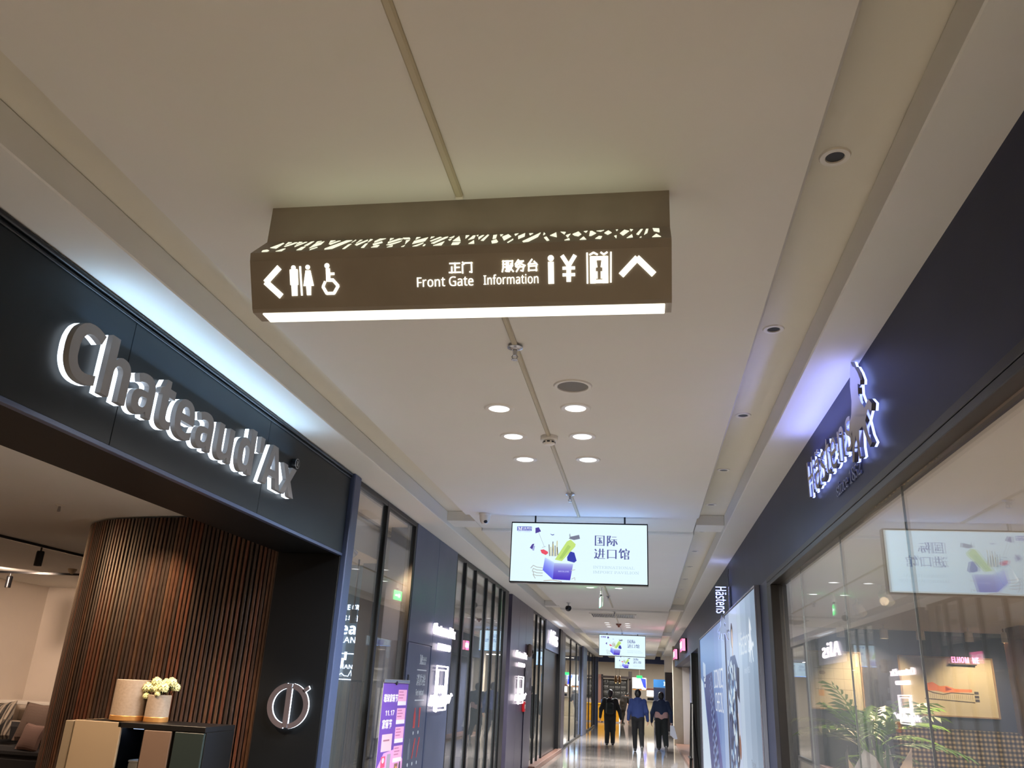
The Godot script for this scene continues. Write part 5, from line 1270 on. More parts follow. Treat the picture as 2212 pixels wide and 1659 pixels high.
func right_front_signs():
	var t := thing("shop_sign", "bluish back-lit chrome letters with a horse emblem on the navy fascia", "sign", Vector3(XR, 2.895, -5.36), -PI / 2)
	letters("Hästens", 0.225, 0.020, M.chrome, t, Vector3(0, 0, 0.0), 1.22, "plain", M.blue_glow, 0.012, 0.016)
	var o := part("horse_emblem", prism(horse(0.52, 0.50), Vector3(1.14, -0.09, 0.028), Vector3.RIGHT, Vector3.UP, Vector3.BACK, 0.020), M.chrome, t)
	part("glowing_back", prism(horse(0.52, 0.50), Vector3(1.14, -0.09, 0.016), Vector3.RIGHT, Vector3.UP, Vector3.BACK, 0.012), M.blue_glow, o)
	word("tagline", "since 1852", 0.070, 0.008, flat(Color(0.50, 0.54, 0.66), 0.3, 0.4), t, Vector3(0.60, -0.125, 0.006), "serif", 0.56 / text_width("since 1852", 0.070, "serif"))
	area(t, Vector3(0.70, 0.245, 0.07), Vector3(0, 1, 0.1), 1.3, 0.06, Color(0.55, 0.60, 1.0), 0.30)
	# the projecting blade sign
	var b := thing("blade_sign", "small bluish lit blade sign with stacked letters and a horse above the left poster", "sign", Vector3(XR, 2.34, -10.9))
	part("bracket", box(Vector3(-0.03, 0.10, -0.03), Vector3(0.0, 0.66, 0.03), 0.006), M.chrome, b)
	part("wire", tube([Vector3(-0.02, 0.66, 0), Vector3(-0.025, 0.80, 0.01), Vector3(-0.015, 0.88, 0)], 0.004, 6), M.dark_plastic, b)
	var txt := part("lettering", text_mesh("Hästens", 0.13, 0.02, "plain"), M.blue_glow, b, Vector3(-0.06, 0.66, 0.02), Vector3(0, 0, -PI / 2))
	txt.position += Vector3(-base_of("plain", 0.13) - 0.13, 0, 0)
	txt.scale = Vector3(0.52, 1, 1)
	var hs := part("horse_emblem", prism(horse(0.17, 0.30), Vector3(-0.185, 0.0, 0.03), Vector3.RIGHT, Vector3.UP, Vector3.BACK, 0.012), M.chrome, b)
	part("glowing_back", prism(horse(0.17, 0.30), Vector3(-0.185, 0.0, 0.014), Vector3.RIGHT, Vector3.UP, Vector3.BACK, 0.015), M.blue_glow, hs)
	area(b, Vector3(-0.1, 0.70, 0.04), Vector3(0, 1, 0), 0.15, 0.06, Color(0.6, 0.68, 1.0), 0.05)
	# lit posters
	poster("grey lit bed poster of a long-dressed model beside the large window", -11.43, -8.22, 0.32, 2.70, poster_one())
	poster("blue lit bed poster with the words ICONIC CHECK, further from the window", -16.62, -11.44, 0.32, 2.69, poster_two())

func poster(label: String, z0: float, z1: float, y0: float, y1: float, tex: Texture2D):
	var w := z1 - z0; var h := y1 - y0
	var t := thing("poster_lightbox", label, "poster", Vector3(XR, y0, z0), -PI / 2, "lit bed posters on the right wall")
	part("case", box(Vector3(0, 0, 0.0), Vector3(w, h, 0.04), 0.004), flat(Color(0.45, 0.46, 0.50), 0.4), t)
	part("frame", frame_mesh(w, h, 0.016, 0.012), flat(Color(0.62, 0.62, 0.66), 0.25, 0.6), t, Vector3(w / 2, h / 2, 0.041))
	var m := flat(Color.BLACK, 0.3)
	m.emission_enabled = true; m.emission_texture = tex; m.emission_energy_multiplier = 0.85
	part("print", picture_mesh(w - 0.05, h - 0.05), m, t, Vector3(w / 2, h / 2, 0.042))
	area(t, Vector3(w / 2, h / 2, 0.06), Vector3.BACK, w - 0.1, h - 0.1, Color(0.72, 0.84, 1.0), 0.7)

func poster_one() -> ImageTexture:
	# drawn in metres: z along the wall, heights
	var c := canvas(1024, 762, Color(0.70, 0.77, 0.86), 320.0, Vector2(-11.42, 0.0))
	var Y := func(y: float) -> float: return 2.70 - y
	for q in [[-11.42, 0.5, Color(0.60, 0.67, 0.80)], [-10.9, 0.9, Color(0.74, 0.80, 0.90)], [-9.95, 0.35, Color(0.74, 0.81, 0.89)], [-9.6, 0.5, Color(0.66, 0.74, 0.83)], [-9.1, 0.45, Color(0.60, 0.68, 0.77)], [-8.65, 0.5, Color(0.54, 0.62, 0.71)]]:
		c.rect(q[0], 0.0, q[1], 2.4, q[2])
	c.text("Hästens", -9.86, Y.call(2.13), 0.24, Color(0.90, 0.94, 0.98), "plain", 1.0)
	var hp := []
	for q in HORSE: hp.append(Vector2(-8.98 + q[0] * 0.5, Y.call(2.02 + q[1] * 0.46)))
	c.poly(hp, Color(0.90, 0.94, 0.98))
	c.text("since 1852", -9.45, Y.call(1.93), 0.06, Color(0.84, 0.89, 0.95), "plain", 0.5)
	# the model: hair, face, bare arm, flowing check dress, small bag
	c.oval(Vector2(-10.62, Y.call(2.40)), 0.13, 0.15, Color(0.24, 0.18, 0.16))
	c.oval(Vector2(-10.60, Y.call(2.36)), 0.085, 0.12, Color(0.88, 0.80, 0.74))
	c.rect(-10.64, Y.call(2.27), 0.09, 0.12, Color(0.82, 0.72, 0.66))
	c.poly([Vector2(-10.90, Y.call(2.16)), Vector2(-10.35, Y.call(2.16)), Vector2(-10.0, Y.call(1.98)), Vector2(-10.28, Y.call(1.70)), Vector2(-10.36, Y.call(1.30)), Vector2(-10.5, Y.call(0.34)), Vector2(-11.2, Y.call(0.34)), Vector2(-11.40, Y.call(1.1)), Vector2(-11.30, Y.call(1.9))], Color(0.30, 0.36, 0.52))
	rng.seed = 21
	for k in 150:
		var f := rng.randf()
		var y := lerpf(2.10, 0.40, f)
		var x := lerpf(-11.30, -10.35, rng.randf()) + 0.05 * f
		c.oval(Vector2(x, Y.call(y)), 0.025 + rng.randf() * 0.05, 0.03 + rng.randf() * 0.05, [Color(0.86, 0.93, 0.98), Color(0.46, 0.62, 0.80), Color(0.12, 0.14, 0.26), Color(0.86, 0.93, 0.98)][rng.randi() % 4], rng.randf())
	c.poly([Vector2(-10.55, Y.call(1.75)), Vector2(-10.30, Y.call(1.75)), Vector2(-10.28, Y.call(1.0)), Vector2(-10.42, Y.call(0.9))], Color(0.10, 0.11, 0.20))
	c.poly([Vector2(-10.25, Y.call(2.02)), Vector2(-9.95, Y.call(2.0)), Vector2(-10.05, Y.call(1.62)), Vector2(-10.25, Y.call(1.7))], Color(0.14, 0.15, 0.25))
	c.path([Vector2(-10.30, Y.call(1.5)), Vector2(-10.18, Y.call(1.25))], 0.05, Color(0.85, 0.76, 0.70))
	c.oval(Vector2(-10.20, Y.call(1.15)), 0.10, 0.13, Color(0.55, 0.36, 0.28))
	c.text("The bed", -9.2, Y.call(1.02), 0.07, Color(0.45, 0.50, 0.58), "plain")
	return c.done()

func poster_two() -> ImageTexture:
	var c := canvas(1240, 570, Color(0.40, 0.53, 0.74), 240.0, Vector2(-16.62, 0.0))
	var Y := func(y: float) -> float: return 2.69 - y
	for q in [[-13.3, 0.7, Color(0.44, 0.55, 0.77)], [-12.6, 0.5, Color(0.50, 0.61, 0.81)], [-12.1, 0.7, Color(0.64, 0.73, 0.88)]]:
		c.rect(q[0], 0.0, q[1], 2.4, q[2])
	c.poly([Vector2(-16.62, Y.call(2.0)), Vector2(-16.0, Y.call(1.9)), Vector2(-14.4, Y.call(0.32)), Vector2(-16.62, Y.call(0.32))], Color(0.80, 0.87, 0.94))
	c.poly([Vector2(-15.9, Y.call(2.0)), Vector2(-13.9, Y.call(2.05)), Vector2(-12.7, Y.call(0.32)), Vector2(-14.5, Y.call(0.32))], Color(0.24, 0.29, 0.52))
	c.poly([Vector2(-13.5, Y.call(1.7)), Vector2(-12.2, Y.call(0.32)), Vector2(-12.9, Y.call(0.32))], Color(0.32, 0.34, 0.60))
	# the check cloth: a slanting plait of pale and dark squares
	rng.seed = 5
	for k in 26:
		for j in 5:
			var f := k / 26.0
			var x := -14.3 + f * 0.85 + (j - 2) * (0.10 + 0.14 * f)
			var y := 1.95 - f * 1.6 + (j % 2) * 0.03
			var s := 0.03 + 0.035 * f
			c.poly([Vector2(x - s, Y.call(y)), Vector2(x, Y.call(y + s * 0.8)), Vector2(x + s, Y.call(y)), Vector2(x, Y.call(y - s * 0.8))], [Color(0.70, 0.82, 0.94), Color(0.12, 0.14, 0.32), Color(0.46, 0.58, 0.80)][(k + j) % 3])
	c.text("ICONIC?", -13.55, Y.call(1.80), 0.26, Color.WHITE, "plain", 1.55)
	c.text("CHECK.", -13.45, Y.call(1.47), 0.26, Color.WHITE, "plain", 1.35)
	for k in 7: c.rect(-15.95 + k * 0.09, Y.call(2.27 - k * 0.01), 0.05, 0.25, Color(0.88, 0.93, 0.98))
	c.rect(-15.8, Y.call(1.98), 0.3, 0.06, Color(0.88, 0.93, 0.98)); c.rect(-15.7, Y.call(1.88), 0.2, 0.06, Color(0.88, 0.93, 0.98))
	return c.done()

func check_picture() -> ImageTexture:
	var c := canvas(256, 256, Color(0.80, 0.72, 0.56))
	for k in 4:
		c.rect(k * 64, 0, 32, 256, Color(0.42, 0.37, 0.30)); 
	for k in 4:
		for j in 4:
			c.rect(j * 64, k * 64, 32, 32, Color(0.06, 0.055, 0.06)); c.rect(j * 64 + 32, k * 64, 32, 32, Color(0.40, 0.35, 0.28))
	return c.done()

func right_shop_things():
	right_front_signs()
	# checked sofa
	var ck := flat(Color.WHITE, 0.85); ck.albedo_texture = check_picture(); ck.uv1_triplanar = true; ck.uv1_world_triplanar = true; ck.uv1_scale = Vector3(4.6, 4.6, 4.6)
	var s := thing("checked_sofa", "rounded sofa in cream and black check below the pictures in the right shop", "sofa", Vector3(4.05, 0, -12.1))
	var back := PackedVector2Array()
	for q in [[-0.72, 0.42], [-0.76, 0.9], [-0.80, 1.36], [-0.76, 1.42], [0.70, 1.42], [0.76, 1.36], [0.72, 0.9], [0.66, 0.42]]: back.append(Vector2(q[0], q[1]))
	part("backrest", prism(back, Vector3(0, 0, -0.30), Vector3.RIGHT, Vector3.UP, Vector3.BACK, 0.22), ck, s)
	part("seat", box(Vector3(-0.72, 0.30, -0.10), Vector3(0.70, 0.50, 0.55), 0.06), ck, s)
	for x in [-0.80, 0.78]: part("arm", box(Vector3(x - 0.10, 0.20, -0.28), Vector3(x + 0.10, 0.86, 0.5), 0.06), ck, s)
	for x in [-0.6, 0.6]:
		for z in [-0.2, 0.45]: part("leg", lathe([Vector2(0.0, 0.31), Vector2(0.03, 0.31), Vector2(0.02, 0.0), Vector2(0.0, 0.0)], 12), M.dark_plastic, s, Vector3(x, 0, z))
	var cu := thing("cushion", "dark patterned round cushion on the checked sofa", "cushion", Vector3(4.15, 0.52, -11.85))
	part("body", cushion_mesh(0.26), grainy(Color(0.20, 0.20, 0.20), 0.9, 0.2, 0.5, 8.0, 90), cu, Vector3(0, 0.24, 0), Vector3(-0.3, 0, 0.2))
	part("piping", tube_loop(0.235), flat(Color(0.5, 0.48, 0.45), 0.9), cu, Vector3(0, 0.24, 0), Vector3(-0.3, 0, 0.2))
	# framed pictures
	picture("cream framed diagram picture behind the palm in the right shop", Vector3(2.93, 2.0, -13.99), 0.80, 0.86, false)
	picture("wide framed picture of an orange reclining figure over a bed edge in the right shop", Vector3(4.55, 1.985, -13.99), 1.36, 0.86, true)
	# glowing word standing in for a sign reflected in the glass
	var el := thing("reflection_word", "small pink glowing word over the reclining figure picture, standing in for a reflection", "sign", Vector3(4.62, 2.33, -13.90))
	word("lettering", "ELHOM  NE", 0.085, 0.02, glow(Color(1.0, 0.62, 0.82), 1.8), el, Vector3(0.0, 0.0, 0.0), "bold", 0.62)
	part("rail", box(Vector3(-0.02, -0.03, -0.09), Vector3(0.36, -0.015, -0.01), 0.002), M.dark_plastic, el)
	var cl := thing("wall_plaque", "black plaque with the letters COLLE on the brown wood pier", "sign", Vector3(5.24, 2.28, -12.39))
	part("board", box(Vector3(-0.02, -0.16, -0.01), Vector3(0.42, 0.16, 0.01), 0.004), M.dark_plastic, cl)
	word("lettering", "ICS", 0.07, 0.004, M.letter_grey, cl, Vector3(0.04, 0.03, 0.012), "bold")
	word("lettering", "COLLE", 0.07, 0.004, M.letter_grey, cl, Vector3(0.04, -0.09, 0.012), "bold")
	# ceiling spots
	var spots := [[Vector3(2.85, 2.78, -13.0), false], [Vector3(3.45, 2.78, -13.0), true], [Vector3(3.95, 2.78, -13.0), false], [Vector3(4.6, 2.78, -13.0), false], [Vector3(5.05, 2.78, -12.9), true], [Vector3(2.32, 2.78, -8.6), true], [Vector3(2.72, 2.78, -6.8), true], [Vector3(2.35, 2.78, -9.8), true], [Vector3(1.95, 2.78, -4.1), false], [Vector3(4.0, 2.78, -9.5), true]]
	var nm := ["white spot lamp farthest left along the back row of the right shop", "lit white spot lamp above the gap between the two pictures", "white spot lamp third along the back row of the right shop", "white spot lamp over the wide picture", "lit white spot lamp at the right end of the back row", "lit white spot lamp left of the mirrored screen", "brightest lit spot lamp, seen across the mirrored screen", "lit spot lamp below the mirrored green sign", "unlit spot lamp near the top edge of the right window", "lit spot lamp over the middle of the right shop"]
	for k in spots.size():
		var p: Vector3 = spots[k][0]; var lit: bool = spots[k][1]
		var h := thing("ceiling_spot", nm[k], "spotlight", p, 0.0, "white spot lamps of the right shop")
		part("stem", lathe([Vector2(0.0, -0.07), Vector2(0.012, -0.07), Vector2(0.012, -0.006), Vector2(0.04, -0.004), Vector2(0.04, 0.0)], 14), M.white_plastic, h)
		var tl := Vector3(0.45, 0, 0.5) if k in [5, 6, 7] else Vector3(0.0, 0, 0.0)
		var hd := part("head", lathe([Vector2(0.0, 0.02), Vector2(0.048, 0.018), Vector2(0.055, 0.0), Vector2(0.058, -0.12), Vector2(0.048, -0.12), Vector2(0.044, -0.09)], 22), M.white_plastic, h, Vector3(0, -0.08, 0), tl)
		part("lens", lathe([Vector2(0.0, -0.10), Vector2(0.047, -0.10), Vector2(0.047, -0.092)], 22), glow(Color(1.0, 0.90, 0.74), 5.0) if lit else M.steel, hd)
		if lit:
			var dir := Basis.from_euler(tl) * Vector3.DOWN
			if k in [1, 4]: dir = Vector3(0, -1, -0.9)
			if k == 5: dir = Vector3(-0.64, -1.1, 1.25)
			if k == 6: dir = Vector3(-0.9, -1.2, -0.5)
			spot(h, Vector3(0, -0.08, 0) + dir.normalized() * 0.14, dir, Color(1.0, 0.86, 0.68), 6.0, 45.0, 0.04)
	for q in [[Vector3(3.9, 2.78, -2.5), "added square ceiling light of the right shop near the viewer"], [Vector3(4.2, 2.78, -7.5), "added square ceiling light of the right shop half way to its back wall"]]:  # panel lamps added as general fill for the right shop
		var pl := thing("added_panel_light", q[1], "ceiling light", q[0], 0.0, "added square lights of the right shop")
		part("frame", box(Vector3(-0.32, -0.02, -0.32), Vector3(0.32, 0.0, 0.32), 0.004), M.white_plastic, pl)
		part("diffuser", box(Vector3(-0.29, -0.024, -0.29), Vector3(0.29, -0.018, 0.29), 0.002), glow(Color(1.0, 0.88, 0.72), 1.6), pl)
		area(pl, Vector3(0, -0.04, 0), Vector3.DOWN, 0.58, 0.58, Color(1.0, 0.91, 0.80), 11.0)
	palm(Vector3(1.80, 0, -7.4))
	# small pale plant by the window
	var sp := thing("small_plant", "low pale green leafy plant by the foot of the palm", "plant", Vector3(1.52, 0, -6.62))
	part("pot", lathe([Vector2(0.0, 0.0), Vector2(0.10, 0.0), Vector2(0.13, 1.05), Vector2(0.12, 1.06), Vector2(0.0, 1.03)], 20), flat(Color(0.30, 0.28, 0.27), 0.6), sp)
	for k in 26:
		var a := k * 2.4; var rr := 0.03 + 0.12 * fmod(k * 0.37, 1.0)
		var st := new_st()
		var b := Vector3(cos(a) * rr, 1.05 + 0.14 * fmod(k * 0.61, 1.0), sin(a) * rr)
		var out := Vector3(cos(a), 0.7, sin(a)).normalized() * 0.07
		var sd := Vector3(-sin(a), 0, cos(a)) * 0.022
		tri(st, b, b + out * 0.5 + sd, b + out, Vector3.UP); tri(st, b, b + out, b + out * 0.5 - sd, Vector3.UP)
		part("leaf", st.commit(), flat(Color(0.50, 0.62, 0.56), 0.7), sp)
	# pink light boxes and the easel before the dark opening
	for q in [["nearer pink lit box sign projecting from the navy lintel", -22.9, 0.34], ["further pink lit box sign projecting from the navy lintel", -28.4, 0.34]]:
		var b := thing("box_sign", q[0], "sign", Vector3(XR, 2.72, q[1]), 0.0, "pink box signs on the right lintel")
		part("case", box(Vector3(-0.13, 0.0, -0.5), Vector3(0.0, q[2], 0.5), 0.012), flat(Color(0.20, 0.05, 0.09), 0.4), b)
		part("lit_face", box(Vector3(-0.136, 0.02, -0.46), Vector3(-0.130, q[2] - 0.02, 0.46), 0.002), glow(Color(1.0, 0.40, 0.62), 1.2), b)
		part("lit_end", box(Vector3(-0.125, 0.02, 0.50), Vector3(-0.045, q[2] - 0.02, 0.506), 0.002), glow(Color(1.0, 0.60, 0.76), 1.3), b)
		var lw := part("lettering", text_mesh("ELHOM", 0.16, 0.006, "bold"), M.neon, b, Vector3(-0.138, 0.09 - base_of("bold", 0.16), -0.42), Vector3(0, -PI / 2, 0))
		lw.scale = Vector3(1.2, 1, 1)
		area(b, Vector3(-0.15, q[2] / 2, 0), Vector3.LEFT, 0.9, 0.28, Color(1.0, 0.45, 0.68), 0.25)
	var ea := thing("easel_stand", "black easel stand with a pale board edge before the dark opening", "stand", Vector3(0.98, 0, -19.2))
	for q in [[-0.03, 0.35, 0.02, 0.0], [-0.03, -0.35, 0.02, 0.0], [0.16, 0.0, 0.04, 0.0]]:
		part("leg", tube([Vector3(q[0], 0, q[1]), Vector3(q[2], 1.52, q[3] + q[1] * 0.3)], 0.016, 8), M.dark_plastic, ea)
	part("board", box(Vector3(-0.03, 0.45, -0.33), Vector3(-0.015, 1.50, 0.33), 0.003), M.white_plastic, ea, Vector3(0.01, 0, 0), Vector3(0, 0, -0.03))
	part("ledge", box(Vector3(-0.06, 0.42, -0.35), Vector3(0.0, 0.45, 0.35), 0.004), M.dark_plastic, ea)

func picture(label: String, at: Vector3, w: float, h: float, figure: bool):
	var t := thing("framed_picture", label, "picture", at, 0.0, "framed pictures on the navy back wall")
	part("frame", frame_mesh(w, h, 0.022, 0.03), flat(Color(0.55, 0.46, 0.33), 0.4), t)
	var c := canvas(int(w * 480), int(h * 480), Color(0.70, 0.68, 0.58), 480.0, Vector2(0, 0))
	if figure:
		c.poly([Vector2(0.36, 0.40), Vector2(0.46, 0.37), Vector2(0.56, 0.43), Vector2(0.66, 0.42), Vector2(0.78, 0.46), Vector2(1.02, 0.46), Vector2(1.02, 0.50), Vector2(0.78, 0.51), Vector2(0.62, 0.52), Vector2(0.50, 0.50), Vector2(0.38, 0.50)], Color(0.82, 0.45, 0.24))
		c.poly([Vector2(0.64, 0.43), Vector2(0.74, 0.47), Vector2(0.64, 0.50)], Color(0.55, 0.16, 0.10))
		c.path([Vector2(0.34, 0.49), Vector2(0.46, 0.53), Vector2(0.60, 0.55), Vector2(0.72, 0.52), Vector2(1.04, 0.53)], 0.012, Color(0.12, 0.11, 0.10))
		for k in 24: c.line(Vector2(0.35 + k * 0.029, 0.545), Vector2(0.35 + k * 0.029, 0.61), 0.004, Color(0.45, 0.42, 0.36))
		c.line(Vector2(0.33, 0.62), Vector2(1.04, 0.65), 0.014, Color(0.12, 0.11, 0.10))
		for k in 3: c.rect(1.05, 0.49 + k * 0.055, 0.06, 0.04, Color(0.14, 0.13, 0.15))
	else:
		for k in 4: c.line(Vector2(0.08 + k * 0.15, 0.12), Vector2(0.08 + k * 0.15, 0.70), 0.004, Color(0.55, 0.52, 0.44))
		for k in 3: c.line(Vector2(0.08, 0.25 + k * 0.16), Vector2(0.70, 0.25 + k * 0.16), 0.005, Color(0.42, 0.38, 0.32))
		c.rect(0.12, 0.58, 0.09, 0.09, Color(0.74, 0.58, 0.36)); c.oval(Vector2(0.2, 0.32), 0.05, 0.03, Color(0.50, 0.46, 0.40))
	var m := flat(Color.WHITE, 0.5); m.albedo_texture = c.done()
	part("print", picture_mesh(w - 0.03, h - 0.03), m, t, Vector3(0, 0, 0.008))

func palm(at: Vector3):
	var t := thing("potted_palm", "tall green palm in white paper wrap just inside the right window", "plant", at)
	part("pot", lathe([Vector2(0.0, 0.0), Vector2(0.16, 0.0), Vector2(0.20, 0.40), Vector2(0.18, 0.40), Vector2(0.17, 0.36), Vector2(0.0, 0.36)], 28), flat(Color(0.32, 0.28, 0.25), 0.6), t)
	# crumpled paper wrap: a flaring cone with a jagged rim
	var st := new_st()
	for k in 14:
		var a0 := TAU * k / 14; var a1 := TAU * (k + 1) / 14
		var r0 := 0.20; var j0 := 0.23 + 0.06 * sin(k * 2.3); var j1 := 0.23 + 0.06 * sin((k + 1) * 2.3)
		var h0 := 1.22 + 0.16 * sin(k * 1.7); var h1 := 1.22 + 0.16 * sin((k + 1) * 1.7)
		var n := Vector3(cos((a0 + a1) / 2), -0.1, sin((a0 + a1) / 2))
		quad(st, Vector3(cos(a0) * r0, 0.38, sin(a0) * r0), Vector3(cos(a1) * r0, 0.38, sin(a1) * r0), Vector3(cos(a1) * j1, h1, sin(a1) * j1), Vector3(cos(a0) * j0, h0, sin(a0) * j0), n)
	part("paper_wrap", st.commit(), flat(Color(0.72, 0.68, 0.66), 0.8), t)
	rng.seed = 33
	var greens := [flat(Color(0.20, 0.36, 0.12), 0.45), flat(Color(0.36, 0.52, 0.14), 0.45), flat(Color(0.07, 0.12, 0.06), 0.5)]
	for m in greens:
		m.backlight_enabled = true; m.backlight = Color(0.20, 0.28, 0.06)
	for k in 5:
		part("stem", tube([Vector3(0.05 * cos(k * 1.3), 0.36, 0.05 * sin(k * 1.3)), Vector3(0.07 * cos(k * 1.3), 0.9, 0.07 * sin(k * 1.3)), Vector3(0.10 * cos(k * 1.3), 1.38, 0.10 * sin(k * 1.3))], 0.012, 8), greens[0], t)
	for k in 24:
		var a := k * 2.399
		var lean := 0.32 + 0.52 * rng.randf()
		var ln := 0.46 + 0.22 * rng.randf()
		var base := Vector3(0.08 * cos(a), 1.24 + 0.24 * rng.randf(), 0.08 * sin(a))
		var out := Vector3(cos(a), 0, sin(a))
		var f := new_st()
		var spine := []
		for j in 9:
			var u := j / 8.0
			spine.append(base + out * (ln * lean * u * (1.0 + 0.25 * u)) + Vector3.UP * (ln * (1.1 - lean) * u - 0.30 * u * u * lean))
		add_tube(f, spine, 0.005, 5)
		for j in range(2, 9):
			for s in [-1.0, 1.0]:
				var p: Vector3 = spine[j]
				var d: Vector3 = (spine[j] - spine[j - 1]).normalized()
				var side: Vector3 = d.cross(Vector3.UP).normalized() * s
				var lf := 0.20 * (1.0 - 0.5 * absf(j / 8.0 - 0.45)) 
				var tip := p + (side * 0.75 + d * 0.65).normalized() * lf + Vector3.DOWN * 0.05
				var mid := p + (tip - p) * 0.5 + Vector3.UP * 0.012
				var wd := d * 0.019
				tri(f, p, mid + wd, mid - wd, (Vector3.UP + side * 0.2).normalized()); tri(f, mid + wd, tip, mid - wd, (Vector3.UP + side * 0.5).normalized())
		part("frond", f.commit(), greens[2] if cos(a) < -0.3 and k % 2 == 0 else greens[k % 2], t)

# ---------------------------------------------------------------- people
# Bones are [from, to, radius, radius]; their joined distance field is meshed as surface nets.
func add_field(st: SurfaceTool, bones: Array, cell: float, blend: float):
	var lo := Vector3.ONE * 1e9; var hi := Vector3.ONE * -1e9
	for b in bones:
		var r: float = maxf(b[2], b[3]) + cell * 2.0
		lo = lo.min((b[0] as Vector3).min(b[1]) - Vector3.ONE * r); hi = hi.max((b[0] as Vector3).max(b[1]) + Vector3.ONE * r)
	var nx := int((hi.x - lo.x) / cell) + 2; var ny := int((hi.y - lo.y) / cell) + 2; var nz := int((hi.z - lo.z) / cell) + 2
	var f := PackedFloat32Array(); f.resize(nx * ny * nz); f.fill(1.0)
	for b in bones:
		var a: Vector3 = b[0]; var ab: Vector3 = b[1] - a
		var ra: float = b[2]; var rb: float = b[3]
		var l2 := maxf(ab.length_squared(), 1e-9)
		var r := maxf(ra, rb) + blend + cell * 1.5
		var p0 := ((a.min(b[1]) - Vector3.ONE * r - lo) / cell).floor(); var p1 := ((a.max(b[1]) + Vector3.ONE * r - lo) / cell).ceil()
		for z in range(maxi(int(p0.z), 0), mini(int(p1.z) + 1, nz)):
			for y in range(maxi(int(p0.y), 0), mini(int(p1.y) + 1, ny)):
				var row := (z * ny + y) * nx
				for x in range(maxi(int(p0.x), 0), mini(int(p1.x) + 1, nx)):
					var ap := lo + Vector3(x, y, z) * cell - a
					var t := clampf(ap.dot(ab) / l2, 0.0, 1.0)
					var d := (ap - ab * t).length() - lerpf(ra, rb, t)
					var o := f[row + x]
					var h := maxf(blend - absf(o - d), 0.0) / blend
					f[row + x] = minf(o, d) - h * h * blend * 0.25
	var index := {}
	var pts := PackedVector3Array(); var nrm := PackedVector3Array()
	var off := [0, 1, nx, nx + 1, nx * ny, nx * ny + 1, nx * ny + nx, nx * ny + nx + 1]
	for z in nz - 1:
		for y in ny - 1:
			for x in nx - 1:
				var i := (z * ny + y) * nx + x
				var neg := 0
				for k in 8:
					if f[i + off[k]] < 0.0: neg += 1
				if neg == 0 or neg == 8: continue
				var s := Vector3.ZERO; var c := 0
				for e in [[0, 1], [2, 3], [4, 5], [6, 7], [0, 2], [1, 3], [4, 6], [5, 7], [0, 4], [1, 5], [2, 6], [3, 7]]:
					var va := f[i + off[e[0]]]; var vb := f[i + off[e[1]]]
					if (va < 0.0) != (vb < 0.0):
						var t := va / (va - vb)
						var pa := Vector3(e[0] & 1, (e[0] >> 1) & 1, e[0] >> 2); var pb := Vector3(e[1] & 1, (e[1] >> 1) & 1, e[1] >> 2)
						s += pa.lerp(pb, t); c += 1
				index[i] = pts.size()
				pts.append(lo + (Vector3(x, y, z) + s / c) * cell)
				var g := Vector3(f[i + 1] - f[i] + f[i + off[7]] - f[i + off[6]], f[i + nx] - f[i] + f[i + off[7]] - f[i + off[5]], f[i + nx * ny] - f[i] + f[i + off[7]] - f[i + off[3]])
				nrm.append(g.normalized() if g.length_squared() > 1e-12 else Vector3.UP)
	for z in range(1, nz - 1):
		for y in range(1, ny - 1):
			for x in range(1, nx - 1):
				var i := (z * ny + y) * nx + x
				for ax in 3:
					var step: int = [1, nx, nx * ny][ax]
					if (f[i] < 0.0) == (f[i + step] < 0.0): continue
					var u: int = [nx, nx * ny, 1][ax]; var v: int = [nx * ny, 1, nx][ax]
					var q := [i, i - u, i - u - v, i - v]
					if not (index.has(q[0]) and index.has(q[1]) and index.has(q[2]) and index.has(q[3])): continue
					var a: int = index[q[0]]; var b: int = index[q[1]]; var c2: int = index[q[2]]; var d2: int = index[q[3]]
					smooth_tri(st, pts[a], pts[b], pts[c2], nrm[a], nrm[b], nrm[c2])
					smooth_tri(st, pts[a], pts[c2], pts[d2], nrm[a], nrm[c2], nrm[d2])

func field(bones: Array, cell: float, blend: float) -> ArrayMesh:
	var st := new_st(); add_field(st, bones, cell, blend); return st.commit()

